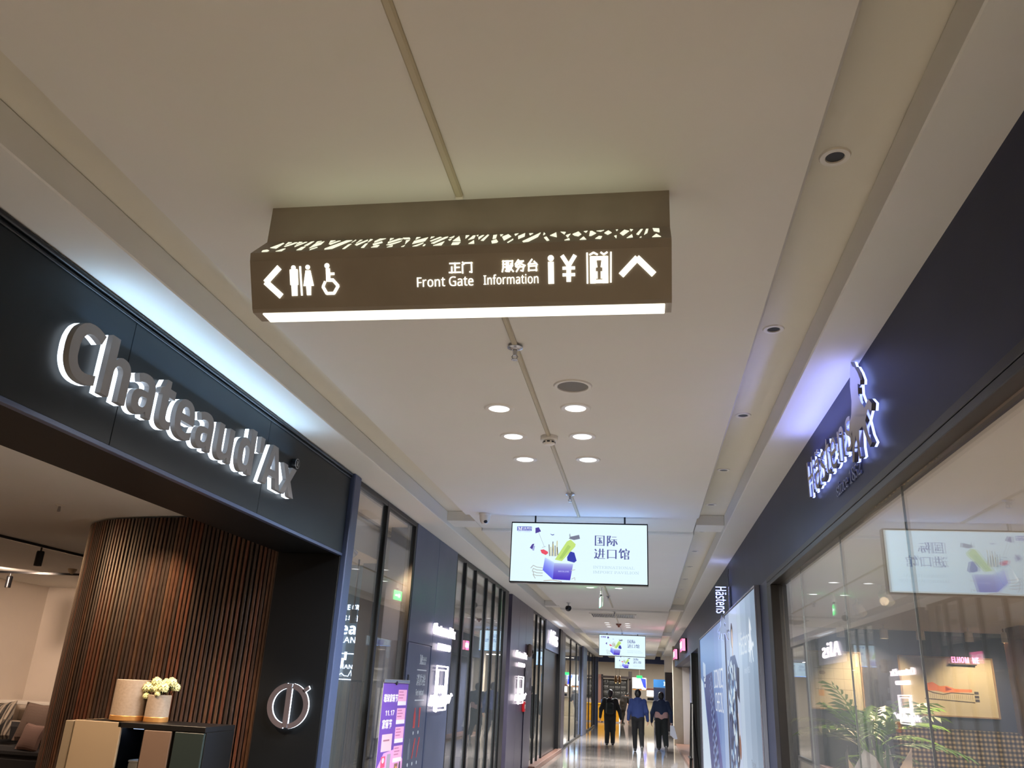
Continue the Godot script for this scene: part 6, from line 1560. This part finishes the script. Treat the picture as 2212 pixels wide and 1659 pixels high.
# a person of height h who looks towards -z; pose holds joint offsets for a 1.72 m figure
func person(label: String, at: Vector3, turn: float, h: float, wear: Dictionary, pose := {}):
	var t := thing("person", label, "person", at, turn)
	var k := h / 1.72
	var J := {
		"pelvis": Vector3(0, 0.95, 0), "waist": Vector3(0, 1.10, 0), "chest": Vector3(0, 1.30, -0.01), "neck": Vector3(0, 1.46, -0.01), "head": Vector3(0, 1.60, -0.03),
		"sl": Vector3(-0.185, 1.40, 0), "sr": Vector3(0.185, 1.40, 0), "el": Vector3(-0.26, 1.12, 0.03), "er": Vector3(0.26, 1.12, 0.03), "wl": Vector3(-0.275, 0.88, -0.03), "wr": Vector3(0.275, 0.88, -0.03),
		"hl": Vector3(-0.09, 0.92, 0), "hr": Vector3(0.09, 0.92, 0), "kl": Vector3(-0.10, 0.50, -0.04), "kr": Vector3(0.10, 0.50, 0.0), "al": Vector3(-0.10, 0.09, -0.06), "ar": Vector3(0.10, 0.09, 0.10),
	}
	for q in pose: J[q] = pose[q]
	var P := {}
	for q in J: P[q] = J[q] * k
	var b := []
	b.append([P.pelvis, P.waist, 0.100 * k, 0.105 * k]); b.append([P.waist, P.chest, 0.120 * k, 0.135 * k]); b.append([P.chest, P.neck, 0.110 * k, 0.055 * k]); b.append([P.neck, P.head - Vector3(0, 0.07, 0) * k, 0.052 * k, 0.052 * k])
	for s in ["l", "r"]:
		b.append([P.chest.lerp(P["s" + s], 0.5), P["s" + s], 0.085 * k, 0.062 * k])
		b.append([P["s" + s], P["e" + s], 0.052 * k, 0.042 * k]); b.append([P["e" + s], P["w" + s], 0.041 * k, 0.028 * k])
		b.append([P["h" + s], P["k" + s], 0.088 * k, 0.056 * k]); b.append([P["k" + s], P["a" + s], 0.055 * k, 0.036 * k])
		b.append([P["a" + s], P["a" + s] + Vector3(0, -0.05, -0.12) * k, 0.036 * k, 0.026 * k])
	var st := new_st()
	add_field(st, b, 0.020, 0.03)
	# the head: skull, jaw, nose, brow, ears
	var up: Vector3 = (P.head - P.neck).normalized()
	var hb := Basis(Vector3.RIGHT, up, Vector3.RIGHT.cross(up)).orthonormalized()
	var H := func(v: Vector3) -> Vector3: return P.head + hb * (v * k)
	add_field(st, [[H.call(Vector3(0, 0.03, 0.02)), H.call(Vector3(0, 0.03, -0.03)), 0.083 * k, 0.078 * k], [H.call(Vector3(0, -0.06, -0.05)), H.call(Vector3(0, 0.0, -0.04)), 0.042 * k, 0.066 * k],
		[H.call(Vector3(0, 0.0, -0.105)), H.call(Vector3(0, -0.03, -0.122)), 0.009 * k, 0.013 * k], [H.call(Vector3(-0.03, 0.02, -0.098)), H.call(Vector3(0.03, 0.02, -0.098)), 0.010 * k, 0.010 * k],
		[H.call(Vector3(-0.02, -0.062, -0.095)), H.call(Vector3(0.02, -0.062, -0.095)), 0.008 * k, 0.008 * k],
		[H.call(Vector3(-0.085, -0.02, -0.005)), H.call(Vector3(-0.085, 0.02, 0.005)), 0.012 * k, 0.016 * k], [H.call(Vector3(0.085, -0.02, -0.005)), H.call(Vector3(0.085, 0.02, 0.005)), 0.012 * k, 0.016 * k]], 0.009, 0.012)
	# hands: palm, four fingers and a thumb, slightly curled
	for s in ["l", "r"]:
		var sg := -1.0 if s == "l" else 1.0
		var wrist: Vector3 = P["w" + s]
		var dn: Vector3 = (P["w" + s] - P["e" + s]).normalized()
		var fw := Vector3(0, 0, -1); fw = (fw - dn * fw.dot(dn)).normalized()
		var iw := dn.cross(fw) * sg
		if iw.x * sg > 0.0: iw = -iw
		var hands := [[wrist, wrist + dn * 0.05 * k, 0.026 * k, 0.024 * k], [wrist + dn * 0.05 * k + fw * 0.018 * k, wrist + dn * 0.085 * k + fw * 0.022 * k, 0.018 * k, 0.016 * k], [wrist + dn * 0.05 * k - fw * 0.018 * k, wrist + dn * 0.082 * k - fw * 0.024 * k, 0.018 * k, 0.016 * k]]
		for q in 4:
			var o := 0.030 - 0.020 * q
			var l: float = [0.072, 0.080, 0.074, 0.058][q]
			var p0 := wrist + (dn * 0.085 + fw * o) * k
			var p1 := p0 + (dn * l * 0.5 + iw * 0.010 + fw * o * 0.15) * k
			var p2 := p1 + (dn * l * 0.40 + iw * 0.028) * k
			hands.append([p0, p1, 0.0092 * k, 0.0085 * k]); hands.append([p1, p2, 0.0085 * k, 0.007 * k])
		var t0 := wrist + (dn * 0.025 + fw * 0.026) * k
		hands.append([t0, t0 + (dn * 0.035 + fw * 0.024 + iw * 0.008) * k, 0.012 * k, 0.010 * k]); hands.append([t0 + (dn * 0.035 + fw * 0.024 + iw * 0.008) * k, t0 + (dn * 0.066 + fw * 0.026 + iw * 0.016) * k, 0.010 * k, 0.008 * k])
		add_field(st, hands, 0.0055, 0.006)
	part("body", st.commit(), M.skin, t)
	for x in [-0.03, 0.03]:
		part("eye", lathe([Vector2(0.0, 0.009), Vector2(0.007, 0.005), Vector2(0.009, 0.0), Vector2(0.007, -0.005), Vector2(0.0, -0.009)], 10), M.dark_plastic, t, H.call(Vector3(x, 0.0, -0.094)))
	# clothes follow the body
	var g: float = wear.get("loose", 0.02) * k
	var tb := []
	tb.append([P.pelvis + Vector3(0, 0.07 - wear.get("hem", 0.02), 0) * k, P.waist, 0.108 * k + g, 0.118 * k + g]); tb.append([P.waist, P.chest, 0.118 * k + g, 0.126 * k + g]); tb.append([P.chest, P.neck - Vector3(0, 0.02, 0) * k, 0.118 * k + g * 0.6, 0.066 * k])
	for x in [-0.085, -0.03, 0.03, 0.085]:
		tb.append([P.pelvis + Vector3(x, 0.09 - wear.get("hem", 0.02), 0) * k, P.chest + Vector3(x * 1.1, 0, 0) * k, 0.088 * k + g, 0.098 * k + g])
	for s in ["l", "r"]:
		tb.append([P.chest.lerp(P["s" + s], 0.5), P["s" + s], 0.092 * k + g * 0.5, 0.068 * k + g * 0.5])
		tb.append([P["s" + s], P["e" + s], 0.060 * k + g * 0.6, 0.052 * k + g * 0.6]); tb.append([P["e" + s], P["w" + s], 0.050 * k + g * 0.6, 0.038 * k + g * 0.3])
	if wear.get("hood", false):
		tb.append([P.neck + Vector3(-0.06, -0.01, 0.06) * k, P.neck + Vector3(0.06, -0.01, 0.06) * k, 0.062 * k, 0.062 * k]); tb.append([P.neck + Vector3(0, -0.09, 0.11) * k, P.neck + Vector3(0, 0.0, 0.08) * k, 0.04 * k, 0.06 * k])
	part("jacket", field(tb, 0.018, 0.035), wear.top, t)
	if wear.has("band"):
		var bb := [[P.pelvis + Vector3(0, 0.04, 0) * k, P.pelvis + Vector3(0, 0.14, 0) * k, 0.116 * k + g, 0.122 * k + g]]
		for x in [-0.085, -0.03, 0.03, 0.085]:
			bb.append([P.pelvis + Vector3(x, 0.06, 0) * k, P.pelvis + Vector3(x, 0.14, 0) * k, 0.100 * k + g, 0.104 * k + g])
		part("jacket_band", field(bb, 0.018, 0.03), wear.band, t)
	if wear.has("collar"):
		part("collar", field([[P.neck + Vector3(-0.03, 0.0, 0.02) * k, P.neck + Vector3(0.03, 0.0, 0.02) * k, 0.068 * k, 0.068 * k], [P.neck, P.neck + Vector3(0, 0.04, 0.0) * k, 0.066 * k, 0.060 * k]], 0.012, 0.02), wear.collar, t)
	var lb := []
	var pg: float = wear.get("leg", 0.018) * k
	lb.append([P.pelvis + Vector3(-0.06, -0.02, 0) * k, P.pelvis + Vector3(0.06, -0.02, 0) * k, 0.124 * k, 0.124 * k])
	for s in ["l", "r"]:
		lb.append([P["h" + s], P["k" + s], 0.100 * k + pg * 0.5, 0.066 * k + pg]); lb.append([P["k" + s], P["a" + s] + Vector3(0, 0.02, 0) * k, 0.062 * k + pg, 0.044 * k + pg])
	part("trousers", field(lb, 0.018, 0.03), wear.legs, t)
	for s in ["l", "r"]:
		var a: Vector3 = P["a" + s]
		var heel: float = pose.get("heel_" + s, 0.0)
		var toe := Vector3(0, -0.055, -0.15).rotated(Vector3.RIGHT, -heel) * k
		var hl := Vector3(0, -0.050, 0.045).rotated(Vector3.RIGHT, -heel) * k
		var sh := part("shoe", field([[a + Vector3(0, -0.015, 0.01) * k, a + hl * 0.8, 0.046 * k, 0.040 * k], [a + hl, a + toe, 0.038 * k, 0.034 * k], [a + Vector3(0, -0.02, 0) * k, a + toe * 0.7, 0.042 * k, 0.036 * k]], 0.010, 0.02), wear.shoes, t)
		part("sole", field([[a + hl + Vector3(0, -0.026, 0).rotated(Vector3.RIGHT, -heel) * k, a + toe + Vector3(0, -0.022, 0).rotated(Vector3.RIGHT, -heel) * k, 0.026 * k, 0.022 * k]], 0.009, 0.01), M.letter_grey, sh)
	# hair
	var hs: float = wear.get("hair", 0.0)
	var hbn := [[H.call(Vector3(0, 0.055, 0.025)), H.call(Vector3(0, 0.066, -0.03)), 0.093 * k, 0.082 * k], [H.call(Vector3(-0.03, 0.0, 0.045)), H.call(Vector3(0.03, 0.0, 0.045)), 0.066 * k, 0.066 * k], [H.call(Vector3(-0.02, -0.05, 0.045)), H.call(Vector3(0.02, -0.05, 0.045)), 0.052 * k, 0.052 * k], [H.call(Vector3(-0.05, 0.03, 0.02)), H.call(Vector3(0.05, 0.03, 0.02)), 0.05 * k, 0.05 * k]]
	if hs > 0.0:
		hbn.append([H.call(Vector3(0, 0.0, 0.055)), H.call(Vector3(0, -hs, 0.06)), 0.07 * k, 0.05 * k])
	part("hair", field(hbn, 0.011, 0.02), M.hair, t)
	return t

func cloth(c: Color) -> StandardMaterial3D:
	var m := flat(c, 0.85); m.rim_enabled = true; m.rim = 0.25; return m

func people():
	var dark := cloth(Color(0.045, 0.05, 0.055))
	var navy := cloth(Color(0.13, 0.20, 0.40))
	var shoes := flat(Color(0.09, 0.085, 0.09), 0.5)
	person("walker in a blue hooded jacket and black trousers, seen from behind in the middle", Vector3(-0.20, 0.0, -27.1), 0.0, 1.74, {"top": navy, "legs": cloth(Color(0.03, 0.03, 0.04)), "shoes": shoes, "collar": cloth(Color(0.66, 0.66, 0.72)), "hood": true, "loose": 0.022, "hem": 0.05},
		{"kl": Vector3(-0.10, 0.50, -0.10), "al": Vector3(-0.09, 0.09, -0.12), "kr": Vector3(0.10, 0.50, 0.0), "ar": Vector3(0.115, 0.17, 0.30), "heel_r": 0.85, "wl": Vector3(-0.29, 0.88, 0.0), "wr": Vector3(0.29, 0.87, -0.06)})
	person("walker all in black with tied hair and a dark backpack, left of the three", Vector3(-1.13, 0.0, -29.2), 0.0, 1.70, {"top": dark, "legs": cloth(Color(0.03, 0.032, 0.036)), "shoes": shoes, "hair": 0.08, "loose": 0.026, "hem": 0.12, "leg": 0.028},
		{"el": Vector3(-0.30, 1.12, 0.02), "er": Vector3(0.30, 1.12, 0.02), "wl": Vector3(-0.33, 0.86, -0.05), "wr": Vector3(0.36, 0.84, -0.02), "kl": Vector3(-0.09, 0.50, -0.02), "al": Vector3(-0.10, 0.09, 0.02), "kr": Vector3(0.09, 0.50, -0.06), "ar": Vector3(0.09, 0.09, -0.10)})
	var bp := thing("backpack", "small dark green backpack on the walker in black", "bag", Vector3(-1.13, 1.08, -28.98))
	part("pouch", box(Vector3(-0.13, -0.12, -0.02), Vector3(0.13, 0.24, 0.12), 0.05), cloth(Color(0.05, 0.09, 0.085)), bp)
	part("pocket", box(Vector3(-0.10, -0.10, 0.11), Vector3(0.10, 0.08, 0.15), 0.02), cloth(Color(0.04, 0.075, 0.07)), bp)
	for x in [-0.10, 0.10]: part("strap", tube([Vector3(x, 0.22, 0.0), Vector3(x * 1.2, 0.32, -0.06), Vector3(x * 1.3, 0.36, -0.14)], 0.014, 6), cloth(Color(0.04, 0.06, 0.06)), bp)
	person("walker in a navy jacket with pink lower band and dark trousers, right of the three", Vector3(0.53, 0.0, -28.3), 0.0, 1.70, {"top": cloth(Color(0.10, 0.16, 0.27)), "band": cloth(Color(0.66, 0.53, 0.52)), "legs": cloth(Color(0.05, 0.075, 0.08)), "shoes": shoes, "collar": cloth(Color(0.12, 0.11, 0.13)), "hood": true, "loose": 0.026, "hem": 0.0, "leg": 0.036},
		{"kr": Vector3(0.11, 0.50, -0.02), "ar": Vector3(0.13, 0.16, 0.26), "heel_r": 0.8, "kl": Vector3(-0.10, 0.50, -0.07), "al": Vector3(-0.09, 0.09, -0.08), "el": Vector3(-0.29, 1.10, 0.03), "wl": Vector3(-0.31, 0.84, -0.02), "er": Vector3(0.30, 1.12, 0.02), "wr": Vector3(0.31, 0.86, -0.08)})
	var bg := thing("shopping_bag", "white flat shopping bag hanging from the right walker's hand", "bag", Vector3(0.86, 0.34, -28.35), 0.5)
	part("body", prism(PackedVector2Array([Vector2(-0.05, 0.40), Vector2(0.05, 0.40), Vector2(0.17, 0.02), Vector2(0.10, 0.0), Vector2(-0.06, 0.12)]), Vector3(0, 0, -0.03), Vector3.RIGHT, Vector3.UP, Vector3.BACK, 0.06), flat(Color(0.90, 0.92, 0.96), 0.4), bg)
	part("handle", tube([Vector3(-0.04, 0.39, 0), Vector3(-0.02, 0.47, 0), Vector3(0.02, 0.47, 0), Vector3(0.04, 0.39, 0)], 0.005, 6), flat(Color(0.85, 0.86, 0.9), 0.5), bg)
	person("distant customer in dark clothes bending over the yellow counter", Vector3(-1.22, 0.0, -49.2), -0.75, 1.72, {"top": cloth(Color(0.07, 0.055, 0.065)), "legs": cloth(Color(0.05, 0.045, 0.05)), "shoes": shoes, "loose": 0.05, "hem": 0.30},
		{"chest": Vector3(0, 1.30, -0.14), "neck": Vector3(0, 1.43, -0.24), "head": Vector3(0, 1.50, -0.36), "waist": Vector3(0, 1.12, -0.03), "sl": Vector3(-0.185, 1.36, -0.20), "sr": Vector3(0.185, 1.36, -0.20), "el": Vector3(-0.24, 1.10, -0.30), "er": Vector3(0.24, 1.10, -0.30), "wl": Vector3(-0.20, 1.05, -0.52), "wr": Vector3(0.20, 1.05, -0.52)})
	person("distant person in a long dark green coat standing left of the slim column", Vector3(-2.80, 0.0, -44.6), -1.3, 1.68, {"top": cloth(Color(0.09, 0.10, 0.075)), "legs": cloth(Color(0.55, 0.52, 0.48)), "shoes": shoes, "collar": cloth(Color(0.62, 0.58, 0.52)), "loose": 0.05, "hem": 0.42, "hair": 0.06},
		{"chest": Vector3(0, 1.30, -0.05), "neck": Vector3(0, 1.45, -0.08), "head": Vector3(0, 1.57, -0.14)})

# ---------------------------------------------------------------- the far hall
func far_things():
	# chalk menu wall
	var mb := thing("menu_board", "black menu wall with pale writing behind the yellow counter", "menu board", Vector3(-1.93, 0.0, -57.9))
	part("board", box(Vector3(-0.80, 1.28, -0.03), Vector3(0.80, 2.42, 0.0), 0.006), M.dark_plastic, mb)
	var c := canvas(800, 560, Color(0.045, 0.045, 0.05))
	var words := ["IT'S", "COFFEE", "SWEET", "TEA", "OK", "FRESH", "MILK", "FROM", "DAILY", "LATTE", "CAKE", "ICE"]
	for k in 12:
		c.text(words[k], 20 + (k % 4) * 195, 90 + (k / 4) * 170, [70, 44, 52, 60][k % 4], Color(0.52, 0.52, 0.52), "serif bold" if k % 2 else "bold", 165)
		for j in 2: c.rect(24 + (k % 4) * 195, 112 + (k / 4) * 170 + j * 24, 150 - 40 * j, 8, Color(0.34, 0.34, 0.35))
	var mm := flat(Color.WHITE, 0.7); mm.albedo_texture = c.done()
	part("print", picture_mesh(1.56, 1.10), mm, mb, Vector3(0, 1.85, 0.004))
	part("frame", frame_mesh(1.72, 1.34, 0.07, 0.05), flat(Color(0.10, 0.09, 0.10), 0.5), mb, Vector3(0, 1.88, 0.0))
	part("lower_tiles", box(Vector3(-0.80, 0.0, -0.03), Vector3(0.95, 1.20, 0.0), 0.004), grainy(Color(0.66, 0.60, 0.58), 0.5, 0.05, 0.15, 2.0, 95), mb)
	part("side_post", box(Vector3(0.90, 0.0, -0.1), Vector3(1.12, 2.95, 0.1), 0.01), flat(Color(0.16, 0.13, 0.14), 0.5), mb)
	part("side_post", box(Vector3(-1.12, 0.0, -0.1), Vector3(-0.90, 2.70, 0.1), 0.01), flat(Color(0.47, 0.34, 0.31), 0.6), mb)
	part("side_post", box(Vector3(-0.90, 0.0, -0.1), Vector3(-0.78, 2.70, 0.1), 0.01), flat(Color(0.13, 0.11, 0.15), 0.5), mb)
	part("canopy", box(Vector3(-0.9, 2.48, -0.1), Vector3(1.1, 2.62, 0.25), 0.01), flat(Color(0.15, 0.12, 0.13), 0.5), mb)
	var kc := thing("counter", "bright yellow service counter in the far hall", "counter", Vector3(-2.05, 0, -50.3))
	var yel := flat(Color(0.86, 0.62, 0.10), 0.4)
	part("body", box(Vector3(-0.65, 0.05, -0.40), Vector3(0.62, 0.93, 0.0), 0.01), yel, kc)
	part("worktop", box(Vector3(-0.68, 0.93, -0.45), Vector3(0.65, 1.0, 0.03), 0.01), flat(Color(0.95, 0.74, 0.12), 0.3), kc)
	part("seam", box(Vector3(0.08, 0.05, 0.0), Vector3(0.10, 0.93, 0.006), 0.0), M.dark_plastic, kc)
	part("lit_end", box(Vector3(0.62, 0.05, -0.30), Vector3(0.66, 0.92, 0.0), 0.004), glow(Color(0.75, 0.88, 1.0), 1.2), kc)
	var st := thing("staff_items", "blue and yellow package on the yellow counter", "package", Vector3(-2.35, 1.0, -50.5))
	part("box", box(Vector3(-0.12, 0, -0.08), Vector3(0.12, 0.20, 0.08), 0.01), flat(Color(0.20, 0.40, 0.65), 0.5), st)
	part("label", box(Vector3(-0.06, 0.05, 0.08), Vector3(0.06, 0.14, 0.083), 0.0), yel, st)
	for k in 2:
		var p := thing("pendant_lamp", ["left amber glass pendant lamp below the third screen", "right amber glass pendant lamp below the third screen"][k], "lamp", Vector3(-1.55 + k * 0.20, 3.62, -48.0 - k * 0.3), 0.0, "amber pendant lamps of the far hall")
		part("cord", tube([Vector3(0, 0, 0), Vector3(0, -1.15, 0)], 0.006, 6), M.dark_plastic, p)
		part("shade", lathe([Vector2(0.03, -1.12), Vector2(0.06, -1.16), Vector2(0.085, -1.34), Vector2(0.075, -1.50), Vector2(0.06, -1.50)], 20), flat(Color(0.42, 0.30, 0.18), 0.3, 0.3), p)
		part("bulb", lathe([Vector2(0.0, -1.54), Vector2(0.04, -1.50), Vector2(0.05, -1.38), Vector2(0.03, -1.25), Vector2(0.0, -1.22)], 16), glow(Color(1.0, 0.85, 0.60), 2.0), p)
		spot(p, Vector3(0, -1.56, 0), Vector3.DOWN, Color(1.0, 0.85, 0.6), 1.0, 60.0, 0.04)
	var ad := thing("advert_panel", "blue and white lit advertising panel in the far hall", "poster", Vector3(-0.34, 1.92, -57.4))
	part("case", box(Vector3(-0.44, -0.02, -0.08), Vector3(0.48, 0.66, 0.0), 0.006), M.white_plastic, ad)
	part("lit_face", box(Vector3(-0.42, 0.0, 0.0), Vector3(0.20, 0.64, 0.006), 0.0), glow(Color(0.66, 0.82, 1.0), 1.0), ad)
	part("blue_field", prism(PackedVector2Array([Vector2(0.10, 0.64), Vector2(0.44, 0.60), Vector2(0.46, 0.02), Vector2(0.30, 0.10)]), Vector3(0, 0, 0.0), Vector3.RIGHT, Vector3.UP, Vector3.BACK, 0.012), glow(Color(0.06, 0.16, 0.72), 0.8), ad)
	for q in [["bright white shop display beyond the middle walker", Vector3(0.42, 1.65, -57.8), 0.52, 0.36, 2.2], ["small bright white lit sign above the white display", Vector3(-0.03, 1.94, -57.6), 0.26, 0.16, 2.4], ["pale lit display low beyond the middle walker", Vector3(-0.40, 1.70, -57.8), 0.30, 0.16, 1.4]]:
		var d := thing("lit_display", q[0], "display", q[1], 0.0, "white lit displays of the far hall")
		part("case", box(Vector3(-q[2] / 2 - 0.02, -q[3] / 2 - 0.02, -0.1), Vector3(q[2] / 2 + 0.02, q[3] / 2 + 0.02, 0.0), 0.01), M.white_plastic, d)
		part("lit_face", box(Vector3(-q[2] / 2, -q[3] / 2, 0.0), Vector3(q[2] / 2, q[3] / 2, 0.006), 0.0), glow(Color(1.0, 0.97, 0.95), q[4]), d)
	var fa := thing("shop_canopy", "brown and orange canopy edge over the distant white shop", "canopy", Vector3(0.0, 1.86, -57.9))
	part("fascia", box(Vector3(-0.75, 0.0, -0.1), Vector3(0.75, 0.10, 0.2), 0.01), flat(Color(0.36, 0.18, 0.12), 0.5), fa)
	part("edge_light", box(Vector3(-0.75, -0.03, 0.1), Vector3(0.1, 0.0, 0.2), 0.004), glow(Color(1.0, 0.66, 0.25), 0.9), fa)
	var sf := thing("shop_counter", "pale shop counter with a dark gap at the end of the far hall", "counter", Vector3(0.15, 0.0, -58.2))
	part("body", box(Vector3(-0.75, 0.0, -0.4), Vector3(0.70, 1.15, 0.0), 0.01), grainy(Color(0.70, 0.66, 0.56), 0.4, 0.02, 0.05, 1.0, 96), sf)
	part("top", box(Vector3(-0.78, 1.15, -0.42), Vector3(0.73, 1.20, 0.03), 0.006), M.white_plastic, sf)
	part("screen", box(Vector3(0.05, 1.22, -0.1), Vector3(0.55, 1.38, -0.05), 0.006), M.dark_plastic, sf)
	for q in [["blue lit shop fascia at the right end of the far hall", Vector3(1.15, 2.28, -57.5), true], ["blue lit shop fascia beyond the far left glazing", Vector3(-5.3, 2.42, -58.0), true]]:
		var b := thing("shop_fascia", q[0], "shop front", q[1], 0.0, "blue shop fronts of the far hall")
		part("board", box(Vector3(-0.55, -0.25, -0.1), Vector3(0.75, 0.25, 0.0), 0.01), glow(Color(0.10, 0.36, 0.60), 0.45), b)
		part("lit_letters", text_mesh("IIIS", 0.24, 0.02, "bold"), glow(Color(0.8, 0.95, 1.0), 1.6), b, Vector3(0.10, -0.12 - base_of("bold", 0.24), 0.012))
		part("dark_window", box(Vector3(-0.55, -2.0 - 0.25, -0.1), Vector3(0.75, -0.26, -0.02), 0.01), flat(Color(0.14, 0.17, 0.26), 0.2), b)
	for q in [[0.80, -40.5, 0.30], [1.55, -36.0, 0.22]]:
		var p := thing("side_column", "dark clad column at the edge of the side hall, %s" % ("further one" if q[1] < -40.0 else "nearer one"), "column", Vector3(q[0] + 0.45, 0, q[1]), 0.0, "dark columns of the side hall")
		part("shaft", box(Vector3(-q[2], 0.10, -q[2]), Vector3(q[2], 2.6, q[2]), 0.02), flat(Color(0.17, 0.15, 0.17), 0.35), p)
		part("capital", box(Vector3(-q[2] - 0.02, 2.6, -q[2] - 0.02), Vector3(q[2] + 0.02, 3.31, q[2] + 0.02), 0.02), M.shop_wall, p)
		part("foot", box(Vector3(-q[2] - 0.02, 0, -q[2] - 0.02), Vector3(q[2] + 0.02, 0.10, q[2] + 0.02), 0.01), M.steel, p)
	var ex := thing("exit_sign", "small green exit sign below the third screen in the far hall", "exit sign", Vector3(-0.28, 3.62, -52.0))
	part("rod", tube([Vector3(0, 0, 0), Vector3(0, -1.0, 0)], 0.012, 6), M.white_plastic, ex)
	part("lit_face", box(Vector3(-0.17, -1.16, -0.02), Vector3(0.17, -1.0, 0.02), 0.004), M.green_sign, ex)
	# white shelves in the bright shop behind the far left glazing
	for k in 3:
		var s := thing("display_shelf", ["white display shelf nearest the front of the bright far left shop", "middle white display shelf of the bright far left shop", "white display shelf at the rear of the bright far left shop"][k], "shelf", Vector3(-4.6 - k * 0.5, 0, -31.5 - k * 4.5), 0.0, "shelves of the bright far left shop")
		part("back_panel", box(Vector3(-0.5, 0, -0.2), Vector3(0.5, 2.2, -0.17), 0.004), M.shop_wall, s)
		for j in 5: part("shelf_board", box(Vector3(-0.5, 0.1 + j * 0.5, -0.17), Vector3(0.5, 0.13 + j * 0.5, 0.2), 0.004), M.white_plastic, s)
		for x in [-0.5, 0.48]: part("side_panel", box(Vector3(x, 0, -0.17), Vector3(x + 0.02, 2.2, 0.2), 0.004), M.white_plastic, s)
